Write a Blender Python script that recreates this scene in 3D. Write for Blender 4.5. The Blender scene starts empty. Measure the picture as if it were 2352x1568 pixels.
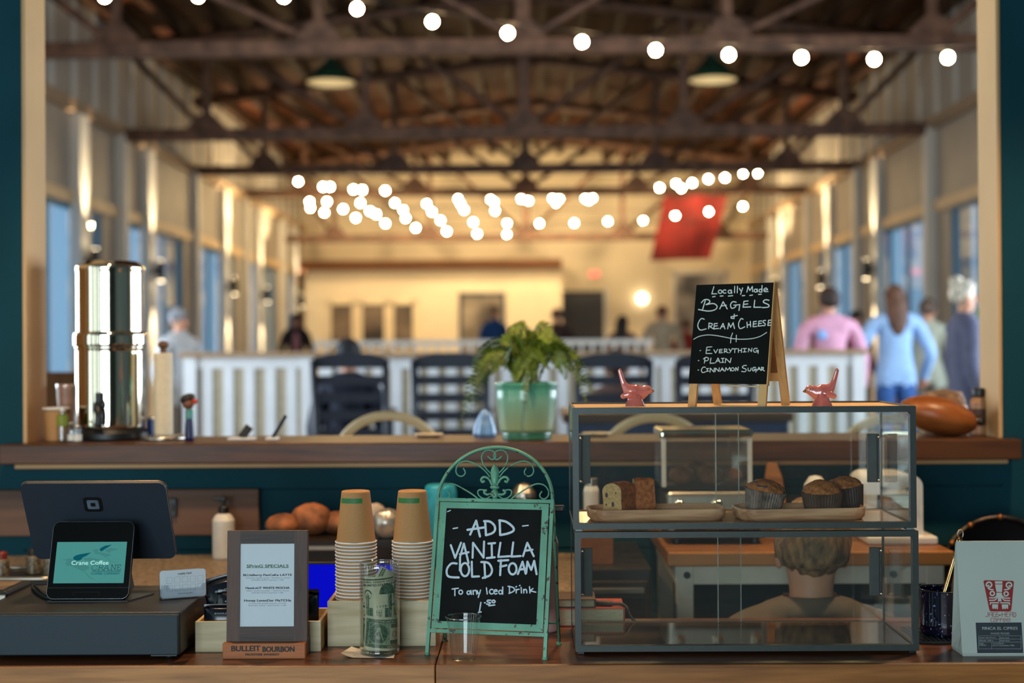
import bpy, bmesh, math, random
from mathutils import Vector, Matrix, noise
R = math.radians
SC = bpy.context.scene
COL = SC.collection
def hexc(h, k=1.0):
    h = h.lstrip('#'); o = []
    for i in (0, 2, 4):
        s = int(h[i:i+2], 16)/255
        o.append((s/12.92 if s <= .04045 else ((s+.055)/1.055)**2.4)*k)
    return (o[0], o[1], o[2], 1)

# ---------------------------------------------------------------- camera
F = 3267.0
CAM = Vector((0, 0, 1.604))
CAMR = (Matrix.Rotation(math.atan(39/F), 3, 'Z') @ Matrix.Rotation(R(90)+math.atan(16/F), 3, 'X')
        @ Matrix.Rotation(R(-.36), 3, 'Z'))
cd = bpy.data.cameras.new('camera')
cam = bpy.data.objects.new('camera', cd); COL.objects.link(cam)
cam.matrix_world = Matrix.Translation(CAM) @ CAMR.to_4x4()
cd.sensor_width = 36; cd.lens = 36*F/2352
cd.clip_start = .05; cd.clip_end = 200
cd.dof.use_dof = True; cd.dof.focus_distance = 2.80; cd.dof.aperture_fstop = 2.35; cd.dof.aperture_blades = 0
SC.camera = cam

# ---------------------------------------------------------------- world, daylight, exposure
w = bpy.data.worlds.new('world'); SC.world = w; w.use_nodes = True
w.node_tree.nodes['Background'].inputs[0].default_value = (.44, .68, .93, 1)
w.node_tree.nodes['Background'].inputs[1].default_value = .8
def area(name, loc, rot, sx, sy, power, color):
    l = bpy.data.lights.new(name, 'AREA'); l.shape = 'RECTANGLE'; l.size = sx; l.size_y = sy
    l.energy = power; l.color = color
    o = bpy.data.objects.new(name, l); COL.objects.link(o); o.location = loc; o.rotation_euler = rot
    return o
# storefront daylight behind the customers' side, and the hall's near windows
for x in (-2.8, -1.95, -1.1, -.25):
    area('storefront_daylight', (x, -3.7, 1.75), (R(90), 0, 0), .72, 2.4, 66, (.76, .92, 1.0))
for y in (-1.6, .2, 1.6, 2.7):
    area('side_window_daylight', (-3.36, y, 1.75), (R(90), 0, R(-90)), .55, 2.2, 9, (.80, .96, .92))
area('left_window_daylight', (-5.8, 8.3, 2.3), (R(90), 0, R(-90)), 7, 2.2, 600, (.74, .87, 1.0))
area('right_window_daylight', (5.8, 8.3, 2.3), (R(90), 0, R(90)), 7, 2.2, 600, (.74, .87, 1.0))
# ceiling lamps of the bar (above the frame): warm downlights over the work counter
for x, y, p in ((-1.1, 3.45, 16), (.15, 3.45, 18), (1.5, 3.45, 18)):
    l = bpy.data.lights.new('bar_downlight', 'SPOT'); l.energy = p*6; l.color = (1, .66, .36)
    l.spot_size = R(95); l.spot_blend = .7; l.shadow_soft_size = .06
    o = bpy.data.objects.new('bar_downlight', l); COL.objects.link(o); o.location = (x, y, 3.0)
SC.view_settings.view_transform = 'Standard'; SC.view_settings.look = 'None'
SC.view_settings.exposure = 0.0; SC.view_settings.gamma = 1; SC.view_settings.use_curve_mapping = False
SC.cycles.transparent_max_bounces = 32; SC.cycles.max_bounces = 10
SC.cycles.caustics_reflective = False; SC.cycles.caustics_refractive = False
SC.cycles.sample_clamp_indirect = 4
# ---------------------------------------------------------------- helpers
def ray(px, py): return CAMR @ Vector(((px-1176)/F, (784-py)/F, -1))
def at(px, py, Y):                      # the world point seen at a pixel, at depth Y
    d = ray(px, py); return CAM + d*(Y/d.y)
def on(px, py, Z):                      # the world point seen at a pixel on the level Z
    d = ray(px, py); return CAM + d*((Z-CAM.z)/d.z)
class Plane:                            # a drawing surface: origin, width axis, up axis
    def __init__(s, o, u, v):
        s.o, s.u, s.v = Vector(o), Vector(u).normalized(), Vector(v).normalized(); s.n = s.u.cross(s.v)
    def px(s, x, y):
        d = ray(x, y); p = CAM + d*((s.o-CAM).dot(s.n)/d.dot(s.n)) - s.o
        return (p.dot(s.u), p.dot(s.v))
    def pt(s, u, v, h=0): return s.o + s.u*u + s.v*v + s.n*h
    def box(s, mb, u0, u1, v0, v1, h0, h1):
        vs = [s.pt(a, b, c) for c in (h0, h1) for a, b in ((u0, v0), (u1, v0), (u1, v1), (u0, v1))]
        mb.add(vs, [(3, 2, 1, 0), (4, 5, 6, 7), (0, 1, 5, 4), (1, 2, 6, 5), (2, 3, 7, 6), (3, 0, 4, 7)])
    def local(s, root):
        m = root.matrix_basis.inverted(); q = m.to_3x3()
        return Plane(m @ s.o, q @ s.u, q @ s.v)

MATS = {}
def nodes_of(m): return m.node_tree.nodes, m.node_tree.links
def mat(name, col, rough=.5, metal=0, spec=.5, var=.12, scale=30, bump=0, coat=0, emit=None, es=0, col2=None, stretch=(1, 1, 1), detail=3):
    if name in MATS: return MATS[name]
    m = bpy.data.materials.new(name); m.use_nodes = True; N, K = nodes_of(m)
    b = N['Principled BSDF']
    if isinstance(col, str): col = hexc(col)
    b.inputs['Roughness'].default_value = rough; b.inputs['Metallic'].default_value = metal
    b.inputs['Specular IOR Level'].default_value = spec; b.inputs['Coat Weight'].default_value = coat
    b.inputs['Base Color'].default_value = col
    if var or bump:
        tc = N.new('ShaderNodeTexCoord'); mp = N.new('ShaderNodeMapping'); mp.inputs['Scale'].default_value = stretch
        nz = N.new('ShaderNodeTexNoise'); nz.inputs['Scale'].default_value = scale; nz.inputs['Detail'].default_value = detail
        K.new(tc.outputs['Object'], mp.inputs[0]); K.new(mp.outputs[0], nz.inputs[0])
        cr = N.new('ShaderNodeValToRGB')
        c2 = hexc(col2) if col2 else tuple(c*(1-var*2.2) for c in col[:3])+(1,)
        c1 = col if col2 else tuple(min(1, c*(1+var)) for c in col[:3])+(1,)
        cr.color_ramp.elements[0].position = .32; cr.color_ramp.elements[1].position = .68
        cr.color_ramp.elements[0].color = c2; cr.color_ramp.elements[1].color = c1
        K.new(nz.outputs[0], cr.inputs[0]); K.new(cr.outputs[0], b.inputs['Base Color'])
        if bump:
            bp = N.new('ShaderNodeBump'); bp.inputs['Strength'].default_value = bump; bp.inputs['Distance'].default_value = .003
            K.new(nz.outputs[0], bp.inputs['Height']); K.new(bp.outputs[0], b.inputs['Normal'])
    if emit:
        b.inputs['Emission Color'].default_value = hexc(emit) if isinstance(emit, str) else emit
        b.inputs['Emission Strength'].default_value = es
    MATS[name] = m; return m
def wood(name, c1, c2, axis='x', scale=7, rough=.5, fine=1.0, spec=.4, bump=.15, knots=False):
    if name in MATS: return MATS[name]
    m = bpy.data.materials.new(name); m.use_nodes = True; N, K = nodes_of(m); b = N['Principled BSDF']
    b.inputs['Roughness'].default_value = rough; b.inputs['Specular IOR Level'].default_value = spec
    tc = N.new('ShaderNodeTexCoord'); mp = N.new('ShaderNodeMapping')
    s = {'x': (.12, 1.6, 1.6), 'y': (1.6, .12, 1.6), 'z': (1.6, 1.6, .12)}[axis]
    mp.inputs['Scale'].default_value = [v*scale for v in s]
    n1 = N.new('ShaderNodeTexNoise'); n1.inputs['Scale'].default_value = 2.2; n1.inputs['Detail'].default_value = 5; n1.inputs['Distortion'].default_value = .9
    n2 = N.new('ShaderNodeTexNoise'); n2.inputs['Scale'].default_value = 11*fine; n2.inputs['Detail'].default_value = 4
    K.new(tc.outputs['Object'], mp.inputs[0]); K.new(mp.outputs[0], n1.inputs[0]); K.new(mp.outputs[0], n2.inputs[0])
    mx = N.new('ShaderNodeMath'); mx.operation = 'MULTIPLY_ADD'; mx.inputs[1].default_value = .45
    K.new(n2.outputs[0], mx.inputs[0]); K.new(n1.outputs[0], mx.inputs[2])
    cr = N.new('ShaderNodeValToRGB'); e = cr.color_ramp.elements
    e[0].position = .45; e[1].position = .86; e[0].color = hexc(c2); e[1].color = hexc(c1)
    K.new(mx.outputs[0], cr.inputs[0]); src = cr.outputs[0]
    if knots:
        vo = N.new('ShaderNodeTexVoronoi'); vo.inputs['Scale'].default_value = 1
        m2 = N.new('ShaderNodeMapping'); m2.inputs['Scale'].default_value = (3.1, 9, 9); K.new(tc.outputs['Object'], m2.inputs[0]); K.new(m2.outputs[0], vo.inputs[0])
        c2r = N.new('ShaderNodeValToRGB'); c2r.color_ramp.elements[0].position = .03; c2r.color_ramp.elements[1].position = .11
        c2r.color_ramp.elements[0].color = (.25, .18, .12, 1); c2r.color_ramp.elements[1].color = (1, 1, 1, 1)
        K.new(vo.outputs['Distance'], c2r.inputs[0])
        mm = N.new('ShaderNodeMixRGB'); mm.blend_type = 'MULTIPLY'; mm.inputs[0].default_value = 1
        K.new(src, mm.inputs[1]); K.new(c2r.outputs[0], mm.inputs[2]); src = mm.outputs[0]
    K.new(src, b.inputs['Base Color'])
    bp = N.new('ShaderNodeBump'); bp.inputs['Strength'].default_value = bump; bp.inputs['Distance'].default_value = .002
    K.new(mx.outputs[0], bp.inputs['Height']); K.new(bp.outputs[0], b.inputs['Normal'])
    MATS[name] = m; return m
def glass(name, tint=(1, 1, 1), refl=1.0, rough=.02, base=0.0, haze=0.0):   # thin clear sheet: sees straight through, reflects by angle
    if name in MATS: return MATS[name]
    m = bpy.data.materials.new(name); m.use_nodes = True; N, K = nodes_of(m); N.remove(N['Principled BSDF'])
    t = N.new('ShaderNodeBsdfTransparent'); t.inputs[0].default_value = (*tint, 1)
    g = N.new('ShaderNodeBsdfGlossy'); g.inputs['Roughness'].default_value = rough; g.inputs[0].default_value = (1, 1, 1, 1)
    fr = N.new('ShaderNodeLayerWeight'); fr.inputs[0].default_value = .5
    pw = N.new('ShaderNodeMath'); pw.operation = 'POWER'; pw.inputs[1].default_value = 4.2; K.new(fr.outputs['Facing'], pw.inputs[0])
    mu = N.new('ShaderNodeMath'); mu.operation = 'MULTIPLY_ADD'; mu.inputs[1].default_value = min(1, .9*refl); mu.inputs[2].default_value = .04*refl+base; mu.use_clamp = True
    K.new(pw.outputs[0], mu.inputs[0])
    x = N.new('ShaderNodeMixShader'); K.new(mu.outputs[0], x.inputs[0]); K.new(t.outputs[0], x.inputs[1]); K.new(g.outputs[0], x.inputs[2])
    out = x
    if haze:
        d = N.new('ShaderNodeBsdfDiffuse'); d.inputs[0].default_value = (.8, .8, .8, 1)
        y = N.new('ShaderNodeMixShader'); y.inputs[0].default_value = haze; K.new(x.outputs[0], y.inputs[1]); K.new(d.outputs[0], y.inputs[2]); out = y
    K.new(out.outputs[0], N['Material Output'].inputs[0])
    MATS[name] = m; return m
def glow(name, col, strength):
    if name in MATS: return MATS[name]
    m = bpy.data.materials.new(name); m.use_nodes = True; N, K = nodes_of(m); N.remove(N['Principled BSDF'])
    e = N.new('ShaderNodeEmission'); e.inputs[0].default_value = hexc(col) if isinstance(col, str) else col; e.inputs[1].default_value = strength
    K.new(e.outputs[0], N['Material Output'].inputs[0]); MATS[name] = m; return m

def rrect(w, h, r, n=5, cx=0, cy=0):
    o = []
    for sx, sy, a0 in ((1, -1, -90), (1, 1, 0), (-1, 1, 90), (-1, -1, 180)):
        for k in range(n+1):
            a = R(a0+90*k/n); o.append((cx+sx*(w/2-r)+r*math.cos(a), cy+sy*(h/2-r)+r*math.sin(a)))
    return o
def smooth_path(p, n=6, closed=False):
    p = [Vector(q) for q in p]; o = []; m = len(p)
    if m < 3: return p
    for i in range(m if closed else m-1):
        if closed: a, b, c, d = p[i-1], p[i], p[(i+1) % m], p[(i+2) % m]
        else: a, b, c, d = p[max(i-1, 0)], p[i], p[i+1], p[min(i+2, m-1)]
        for k in range(n):
            t = k/n; o.append(.5*((2*b)+(c-a)*t+(2*a-5*b+4*c-d)*t*t+(3*b-a-3*c+d)*t**3))
    if not closed: o.append(p[-1])
    return o
class MB:
    def __init__(s): s.v, s.f, s.s, s.m, s.T, s.mi = [], [], [], [], None, 0
    def add(s, vs, fs, smooth=False):
        o = len(s.v)
        s.v += [tuple(s.T @ Vector(q)) if s.T else tuple(q) for q in vs]
        for f in fs: s.f.append(tuple(i+o for i in f)); s.s.append(smooth); s.m.append(s.mi)
        return s
    def box(s, x0, x1, y0, y1, z0, z1, bev=0, seg=2):
        if x0 > x1: x0, x1 = x1, x0
        if y0 > y1: y0, y1 = y1, y0
        if z0 > z1: z0, z1 = z1, z0
        if not bev:
            vs = [(x, y, z) for z in (z0, z1) for x, y in ((x0, y0), (x1, y0), (x1, y1), (x0, y1))]
            return s.add(vs, [(3, 2, 1, 0), (4, 5, 6, 7), (0, 1, 5, 4), (1, 2, 6, 5), (2, 3, 7, 6), (3, 0, 4, 7)])
        b = bmesh.new(); bmesh.ops.create_cube(b, size=1)
        for q in b.verts: q.co = ((x0+x1)/2+q.co.x*(x1-x0), (y0+y1)/2+q.co.y*(y1-y0), (z0+z1)/2+q.co.z*(z1-z0))
        bmesh.ops.bevel(b, geom=b.edges[:], offset=bev, segments=seg, profile=.5, affect='EDGES')
        b.verts.index_update()
        s.add([q.co for q in b.verts], [[q.index for q in f.verts] for f in b.faces], False); b.free(); return s
    def loft(s, rings, closed=True, caps=True, smooth=True):
        n = len(rings[0]); vs = [q for r in rings for q in r]; fs = []
        for i in range(len(rings)-1):
            for k in range(n if closed else n-1):
                a, b = i*n+k, i*n+(k+1) % n; fs.append((a, b, b+n, a+n))
        s.add(vs, fs, smooth)
        if caps and closed:
            s.add(rings[0], [tuple(range(n-1, -1, -1))]); s.add(rings[-1], [tuple(range(n))])
        return s
    def lathe(s, prof, n=32, c=(0, 0, 0), caps=True, smooth=True, wob=None):
        rs = []; q = [prof[0]]
        for a, b in zip(prof, prof[1:]):                             # support rings keep long straight walls straight
            if math.hypot(b[0]-a[0], b[1]-a[1]) > .012 and min(a[0], b[0]) > 1e-4: q += [(a[0]+(b[0]-a[0])*u, a[1]+(b[1]-a[1])*u) for u in (.03, .97)]
            q.append(b)
        for r, z in q:
            rs.append([(c[0]+max(r, 1e-5)*math.cos(2*math.pi*k/n)*(wob(k, n) if wob else 1), c[1]+max(r, 1e-5)*math.sin(2*math.pi*k/n)*(wob(k, n) if wob else 1), c[2]+z) for k in range(n)])
        return s.loft(rs, True, caps, smooth)
    def cyl(s, c, r, z0, z1, n=20, r2=None): 
        return s.lathe([(r, z0), (r if r2 is None else r2, z1)], n, c)
    def tube(s, pts, r, n=8, closed=False, flat=None):
        p = [Vector(q) for q in pts]; m = len(p); rs = []; up = None
        for i in range(m):
            t = (p[(i+1) % m]-p[i-1]) if closed else (p[min(i+1, m-1)]-p[max(i-1, 0)])
            t = t.normalized() if t.length > 1e-9 else Vector((0, 0, 1))
            if up is None:
                up = Vector((0, 0, 1)) if abs(t.z) < .9 else Vector((0, 1, 0))
            a = (up - t*up.dot(t)); a = a.normalized() if a.length > 1e-6 else t.orthogonal().normalized()
            b = t.cross(a); up = a; q = r[i] if isinstance(r, (list, tuple)) else r
            fa = flat or 1
            rs.append([p[i]+a*q*math.cos(2*math.pi*k/n)+b*q*fa*math.sin(2*math.pi*k/n) for k in range(n)])
        if closed: rs.append(rs[0])
        return s.loft(rs, True, not closed, True)
    def ball(s, c, r, nu=16, nv=10, fn=None, T=None):
        rx, ry, rz = r if isinstance(r, (tuple, list)) else (r, r, r); rs = []
        for i in range(nv+1):
            th = math.pi*i/nv; ring = []
            for k in range(nu):
                ph = 2*math.pi*k/nu; d = Vector((math.sin(th)*math.cos(ph), math.sin(th)*math.sin(ph), -math.cos(th)))
                q = fn(d) if fn else 1
                p = Vector((d.x*rx*q, d.y*ry*q, d.z*rz*q)); p = T @ p if T else p
                ring.append(p+Vector(c))
            rs.append(ring)
        return s.loft(rs, True, False, True)
    def prism(s, poly, d0, d1, ax='y', smooth=False):
        f = {'y': lambda a, b, d: (a, d, b), 'z': lambda a, b, d: (a, b, d), 'x': lambda a, b, d: (d, a, b)}[ax]
        n = len(poly); s.add([f(a, b, d0) for a, b in poly]+[f(a, b, d1) for a, b in poly], [tuple(range(n)), tuple(range(2*n-1, n-1, -1))])
        s.add([f(a, b, d0) for a, b in poly]+[f(a, b, d1) for a, b in poly], [(k, k+n, (k+1) % n+n, (k+1) % n) for k in range(n)], smooth); return s
    def grid(s, fn, nu, nv, smooth=True):
        vs = [fn(i/nu, j/nv) for j in range(nv+1) for i in range(nu+1)]
        return s.add(vs, [(j*(nu+1)+i, j*(nu+1)+i+1, (j+1)*(nu+1)+i+1, (j+1)*(nu+1)+i) for j in range(nv) for i in range(nu)], smooth)
    def build(s, name, mats, parent=None, label=None, loc=None, fixn=True):
        me = bpy.data.meshes.new(name); me.from_pydata(s.v, [], s.f)
        for q in (mats if isinstance(mats, (list, tuple)) else [mats]): me.materials.append(q)
        me.polygons.foreach_set('use_smooth', s.s); me.polygons.foreach_set('material_index', s.m)
        if fixn:
            b = bmesh.new(); b.from_mesh(me); bmesh.ops.remove_doubles(b, verts=b.verts, dist=1e-6); bmesh.ops.recalc_face_normals(b, faces=b.faces); b.to_mesh(me); b.free()
        me.update()
        o = bpy.data.objects.new(name, me); COL.objects.link(o)
        if parent: o.parent = parent
        if label: o['label'] = label
        if loc: o.location = loc
        return o
def tag(o, label, cat, group=None, kind=None):
    o['label'] = label; o['category'] = cat
    if group: o['group'] = group
    if kind: o['kind'] = kind
    return o
def thing(name, label, cat, loc=(0, 0, 0), rz=0, group=None, rot=None):
    o = bpy.data.objects.new(name, None); COL.objects.link(o); o.empty_display_size = .05
    o.location = loc; o.rotation_euler = rot or (0, 0, rz)
    o.matrix_basis = Matrix.Translation(loc) @ (Matrix.Rotation(rz, 4, 'Z') if not rot else __import__('mathutils').Euler(rot).to_matrix().to_4x4())
    return tag(o, label, cat, group)
def struct(o): o['kind'] = 'structure'; return o
def dup(root, loc=None, rz=None, label=None):
    def cp(o, par):
        c = o.copy(); COL.objects.link(c)
        if par: c.parent = par
        for ch in list(o.children): cp(ch, c)
        return c
    r = cp(root, None)
    if loc is not None: r.location = loc
    if rz is not None: r.rotation_euler = (0, 0, rz)
    if label: r['label'] = label
    return r
ORD = 'first second third fourth fifth sixth seventh eighth ninth tenth eleventh twelfth thirteenth fourteenth fifteenth sixteenth seventeenth eighteenth nineteenth twentieth'.split()
# ---- writing: flat shapes in plane coordinates, mapped onto a surface
_TXT = {}
def text2d(t, bold=0):
    bold = 0
    if (t, bold) in _TXT: return _TXT[(t, bold)]
    cu = bpy.data.curves.new('txt', 'FONT'); cu.body = t; cu.size = 1; cu.offset = bold; cu.resolution_u = 3
    o = bpy.data.objects.new('txt', cu); me = bpy.data.meshes.new_from_object(o)
    vs = [(q.co.x, q.co.y) for q in me.vertices]; fs = [tuple(p.vertices) for p in me.polygons]
    bpy.data.objects.remove(o); bpy.data.meshes.remove(me); bpy.data.curves.remove(cu)
    _TXT[(t, bold)] = (vs, fs); return vs, fs
class Ink:
    def __init__(s): s.v, s.f = [], []
    def poly(s, p):
        o = len(s.v); s.v += [tuple(q) for q in p]; s.f.append(tuple(range(o, o+len(p))))
    def disc(s, c, r, n=14, ry=None): s.poly([(c[0]+r*math.cos(2*math.pi*k/n), c[1]+(ry or r)*math.sin(2*math.pi*k/n)) for k in range(n)])
    def ring(s, c, r, w, n=28, ry=None): s.stroke([(c[0]+r*math.cos(2*math.pi*k/n), c[1]+(ry or r)*math.sin(2*math.pi*k/n)) for k in range(n+1)], w, cap=False)
    def rect(s, u0, v0, u1, v1): s.poly([(u0, v0), (u1, v0), (u1, v1), (u0, v1)])
    def frame(s, u0, v0, u1, v1, w):
        for a, b, c, d in ((u0, v0, u1, v0+w), (u0, v1-w, u1, v1), (u0, v0+w, u0+w, v1-w), (u1-w, v0+w, u1, v1-w)): s.rect(a, b, c, d)
    def stroke(s, pts, w, cap=True):
        p = [Vector((q[0], q[1])) for q in pts]
        for i in range(len(p)-1):
            d = p[i+1]-p[i]
            if d.length < 1e-9: continue
            n = Vector((-d.y, d.x)).normalized()*w/2
            s.poly([p[i]-n, p[i+1]-n, p[i+1]+n, p[i]+n])
        if cap or len(p) > 2:
            for q in (p if cap else p[1:-1]): s.disc(q, w/2, 8)
    def text(s, t, cx, cy, width=None, height=None, bold=0, align='c'):   # centred on (cx,cy); height = cap height
        vs, fs = text2d(t, bold)
        x0, x1 = min(v[0] for v in vs), max(v[0] for v in vs); h = .729
        sy = height/h if height else width/(x1-x0); sx = width/(x1-x0) if width else sy
        ox = {'c': (x0+x1)/2, 'l': x0, 'r': x1}[align]; w_ = sy*bold*1.6
        for du, dv in (((-w_, -w_*.5), (w_, w_*.5), (w_, -w_*.5), (-w_, w_*.5)) if bold else ((0, 0),)):
            for f in fs: s.poly([(cx+(vs[i][0]-ox)*sx+du, cy+(vs[i][1]-h/2)*sy+dv) for i in f])
    def build(s, name, m, fn, parent=None, label=None):
        mb = MB(); M = [Vector(fn(*q)) for q in s.v]
        if len(s.v) == sum(len(f) for f in s.f):                     # loose strokes: each lies a hair above the last
            for i, f in enumerate(s.f):
                n = (M[f[1]]-M[f[0]]).cross(M[f[2]]-M[f[1]]); n = n.normalized() if n.length > 1e-14 else n
                for j in f: M[j] = M[j]+n*(4e-6*(i % 45))
        mb.add(M, s.f); return mb.build(name, m, parent, label, fixn=False)
def trace(ink, txt, x0, y0, k, pl, w, curve=True):      # handwriting: polylines measured on the sign
    for st in txt.split(';'):
        st = st.strip()
        if not st: continue
        if st[0] == 'o':
            cx, cy, rx, ry = [float(q) for q in st[1:].split(',')]
            p = [(cx+rx*math.cos(R(a)), cy+ry*math.sin(R(a))) for a in range(-80, 290, 24)]
        elif st[0] == 'c':
            cx, cy, rx, ry = [float(q) for q in st[1:].split(',')]
            p = [(cx+rx*math.cos(R(a)), cy+ry*math.sin(R(a))) for a in range(-50, -311, -26)]
        elif st[0] == 's':
            p = [tuple(float(v) for v in q.split(',')) for q in st[1:].split()]
            p = [(q.x, q.y) for q in smooth_path([(a, b, 0) for a, b in p], 5)]
        else: p = [tuple(float(v) for v in q.split(',')) for q in st.split()]
        ink.stroke([pl.px(x0+a/k, y0+b/k) for a, b in p], w)
# ---------------------------------------------------------------- materials of the setting
teal = mat('teal_paint', '#103f4a', .75, spec=.15, var=.06, scale=3)
cream_trim = mat('cream_trim_paint', '#c99f6a', .5, var=.04, scale=3)
cafe_wall = mat('cafe_wall_paint', '#5d6a6a', .7, var=.05, scale=2)
floor_m = wood('cafe_floor_boards', '#6b4f38', '#3c2a1d', 'y', 3, .5)
hall_floor = mat('hall_concrete', '#8a7a66', .5, var=.1, scale=1.2)
hall_white = mat('hall_wall_paint', '#aea598', .6, var=.05, scale=1.5)
hall_cream = mat('hall_end_paint', '#ecdcbc', .6, var=.04, scale=.8)
batten_m = mat('hall_batten_paint', '#dcdad2', .6, var=.03, scale=2)
header_m = mat('warm_header_paint', '#e0c49c', .6, var=.04, scale=2)
deck_m = wood('roof_deck_boards', '#5a311a', '#241109', 'x', 1.5, .7, spec=.2)
steel_m = mat('rusty_truss_steel', '#70503e', .6, .0, var=.25, scale=6)
ZH = .45                                                            # the hall floor lies two steps higher
FX0, FX1 = -3.4, 3.4
# cafe side
mb = MB(); mb.box(FX0, FX1, -4, 4.2, -.1, 0); struct(mb.build('floor_cafe', floor_m))
mb = MB(); mb.box(FX0, FX1, -4, 4.2, 3.4, 3.5); struct(mb.build('ceiling_cafe', cafe_wall))
mb = MB(); mb.box(FX0-.12, FX0, -4, 4.36, -.1, 3.5); struct(mb.build('wall_cafe_left', cafe_wall))
mb = MB(); mb.box(FX1, FX1+.12, -4, 4.36, -.1, 3.5); struct(mb.build('wall_cafe_right', cafe_wall))
mb = MB(); mb.box(FX0, FX1, -4.12, -4, -.1, 3.5); struct(mb.build('wall_storefront', cafe_wall))
# the partition between bar and hall, with its pass-through
JL, JR, JT = -1.500, 1.390, 3.0
zs = 1.262
for nm, q in (('left', (FX0, JL, 4.2, 4.36, 0, 3.4)), ('right', (JR, FX1, 4.2, 4.36, 0, 3.4)), ('upper', (JL, JR, 4.2, 4.36, JT, 3.4))):
    mb = MB(); mb.box(*q); struct(mb.build('wall_partition_'+nm, teal))
mb = MB(); mb.box(JL, JR, 4.212, 4.36, 0, zs)
for a, b in ((0, .64), (.646, .826), (.832, 1.012), (1.018, 1.19), (1.196, zs)): mb.box(JL, JR, 4.2, 4.2121, a, b)
struct(mb.build('wall_partition_lower', teal))
mb = MB(); mb.box(JL, JL+.012, 4.196, 4.37, zs, JT, .002); struct(mb.build('trim_1', cream_trim))
mb = MB(); mb.box(JR-.012, JR, 4.196, 4.37, zs, JT, .002); struct(mb.build('trim_2', cream_trim))
mb = MB(); mb.box(JL, JR, 4.196, 4.37, JT-.012, JT, .002); struct(mb.build('trim_3', cream_trim))
mb = MB(); mb.box(JL-.02, JR+.01, 4.178, 4.2, 1.258, 1.275, .003); struct(mb.build('trim_4', cream_trim))
# hall shell
HW, HE, ZE, ZR, XO = 6.0, 38.0, 6.42, 7.15, -.05
PIER = [4.5, 7.1, 11.7, 16.3, 20.9, 25.5, 30.0, 34.6, 38.0]
mb = MB(); mb.box(XO-HW-.3, XO+HW+.3, 4.36, HE+.3, ZH-.55, ZH); struct(mb.build('floor_hall', hall_floor))
def side_wall(nm, sx, frm):
    X = XO+sx*HW; xo = X+sx*.3
    mb = MB(); b = lambda y0, y1, z0, z1: mb.box(X, xo, y0, y1, z0, z1)
    b(4.36, HE, 0, 1.15); b(4.36, HE, 3.58, ZE+.1)
    for i, y in enumerate(PIER[1:-1]): b(y-.75 if i % 2 else y-.6, y+.6, 1.15, 3.58)
    b(4.36, 5.2, 1.15, 3.58); b(HE-1.7, HE, 1.15, 3.58)
    struct(mb.build('wall_'+nm, hall_white))
    mb = MB()                                                       # battens on the upper wall, laid on as one cladding
    y = 5.0
    while y < HE-.2: mb.box(X-sx*.03, X, y, y+.13, 4.95, ZE); y += .92
    struct(mb.build('trim_'+nm+'_battens', batten_m))
    mb = MB(); mb.box(X-sx*.10, X, 4.4, HE, 4.76, 4.93, .01); struct(mb.build('trim_'+nm+'_girt', mat('girt_paint', '#b49a7c', .6, var=.05)))
    mb = MB(); mb.box(X-sx*.05, X, 4.4, HE, 3.55, 3.72, .01); struct(mb.build('trim_'+nm+'_header', header_m))
    for i, y in enumerate(PIER[1:-1]):
        mb = MB(); mb.box(X-sx*.14, X, y-.12, y+.12, ZH, 4.8, .01); struct(mb.build('trim_%s_post' % nm, batten_m))
    return X
for sx, nm in ((-1, 'hall_left'), (1, 'hall_right')):
    X = side_wall(nm, sx, None)
    frame_m = mat('window_frame_paint', '#5f8aa0', .5, var=.04); pane_m = glass('window_glass', (.86, .95, 1), .8)
    k = 0
    for i in range(len(PIER)-1):
        y0 = PIER[i]+(.6 if i else .7); y1 = PIER[i+1]-(.75 if (i % 2) else .6)
        if i == len(PIER)-2: y1 = HE-1.7
        if y1-y0 < .6: continue
        n = max(2, round((y1-y0)/1.15)); mb = MB(); xa, xb = X+sx*.05, X+sx*.11
        mb.box(xa, xb, y0, y1, 1.15, 1.24); mb.box(xa, xb, y0, y1, 3.5, 3.58)
        for j in range(n+1):
            yy = y0+(y1-y0)*j/n; mb.box(xa, xb, max(y0, yy-.035), min(y1, yy+.035), 1.24, 3.5)
        k += 1
        o = struct(mb.build('window_%s_%d' % (nm.split('_')[1], k), frame_m))
        mb = MB(); mb.box(X+sx*.075, X+sx*.083, y0, y1, 1.2, 3.54); mb.build('pane', pane_m, o)
        mb = MB(); mb.box(X-sx*.08, X+sx*.02, y0-.05, y1+.05, 1.08, 1.15, .008); mb.build('window_sill', batten_m, o)
# end wall: gable above, an inner room with a flat top standing before it, an entry recess on its right
ey = HE
mb = MB(); mb.box(XO-HW-.3, XO+HW+.3, ey, ey+.25, 0, ZE+.1)
mb.prism([(XO-HW, ZE), (XO+HW, ZE), (XO, ZR)], ey, ey+.25)
struct(mb.build('wall_hall_end', hall_cream))
mb = MB(); a, b = at(700, 600, 36).x, at(1290, 600, 36).x
mb.box(a, b, 36, ey, ZH, 3.6); struct(mb.build('wall_inner_room', hall_cream))
mb = MB(); mb.box(a-.1, b, 35.85, ey, 3.6, 3.86, .01); struct(mb.build('trim_inner_roof', mat('brown_fascia', '#8a5a34', .6, var=.08)))
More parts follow.
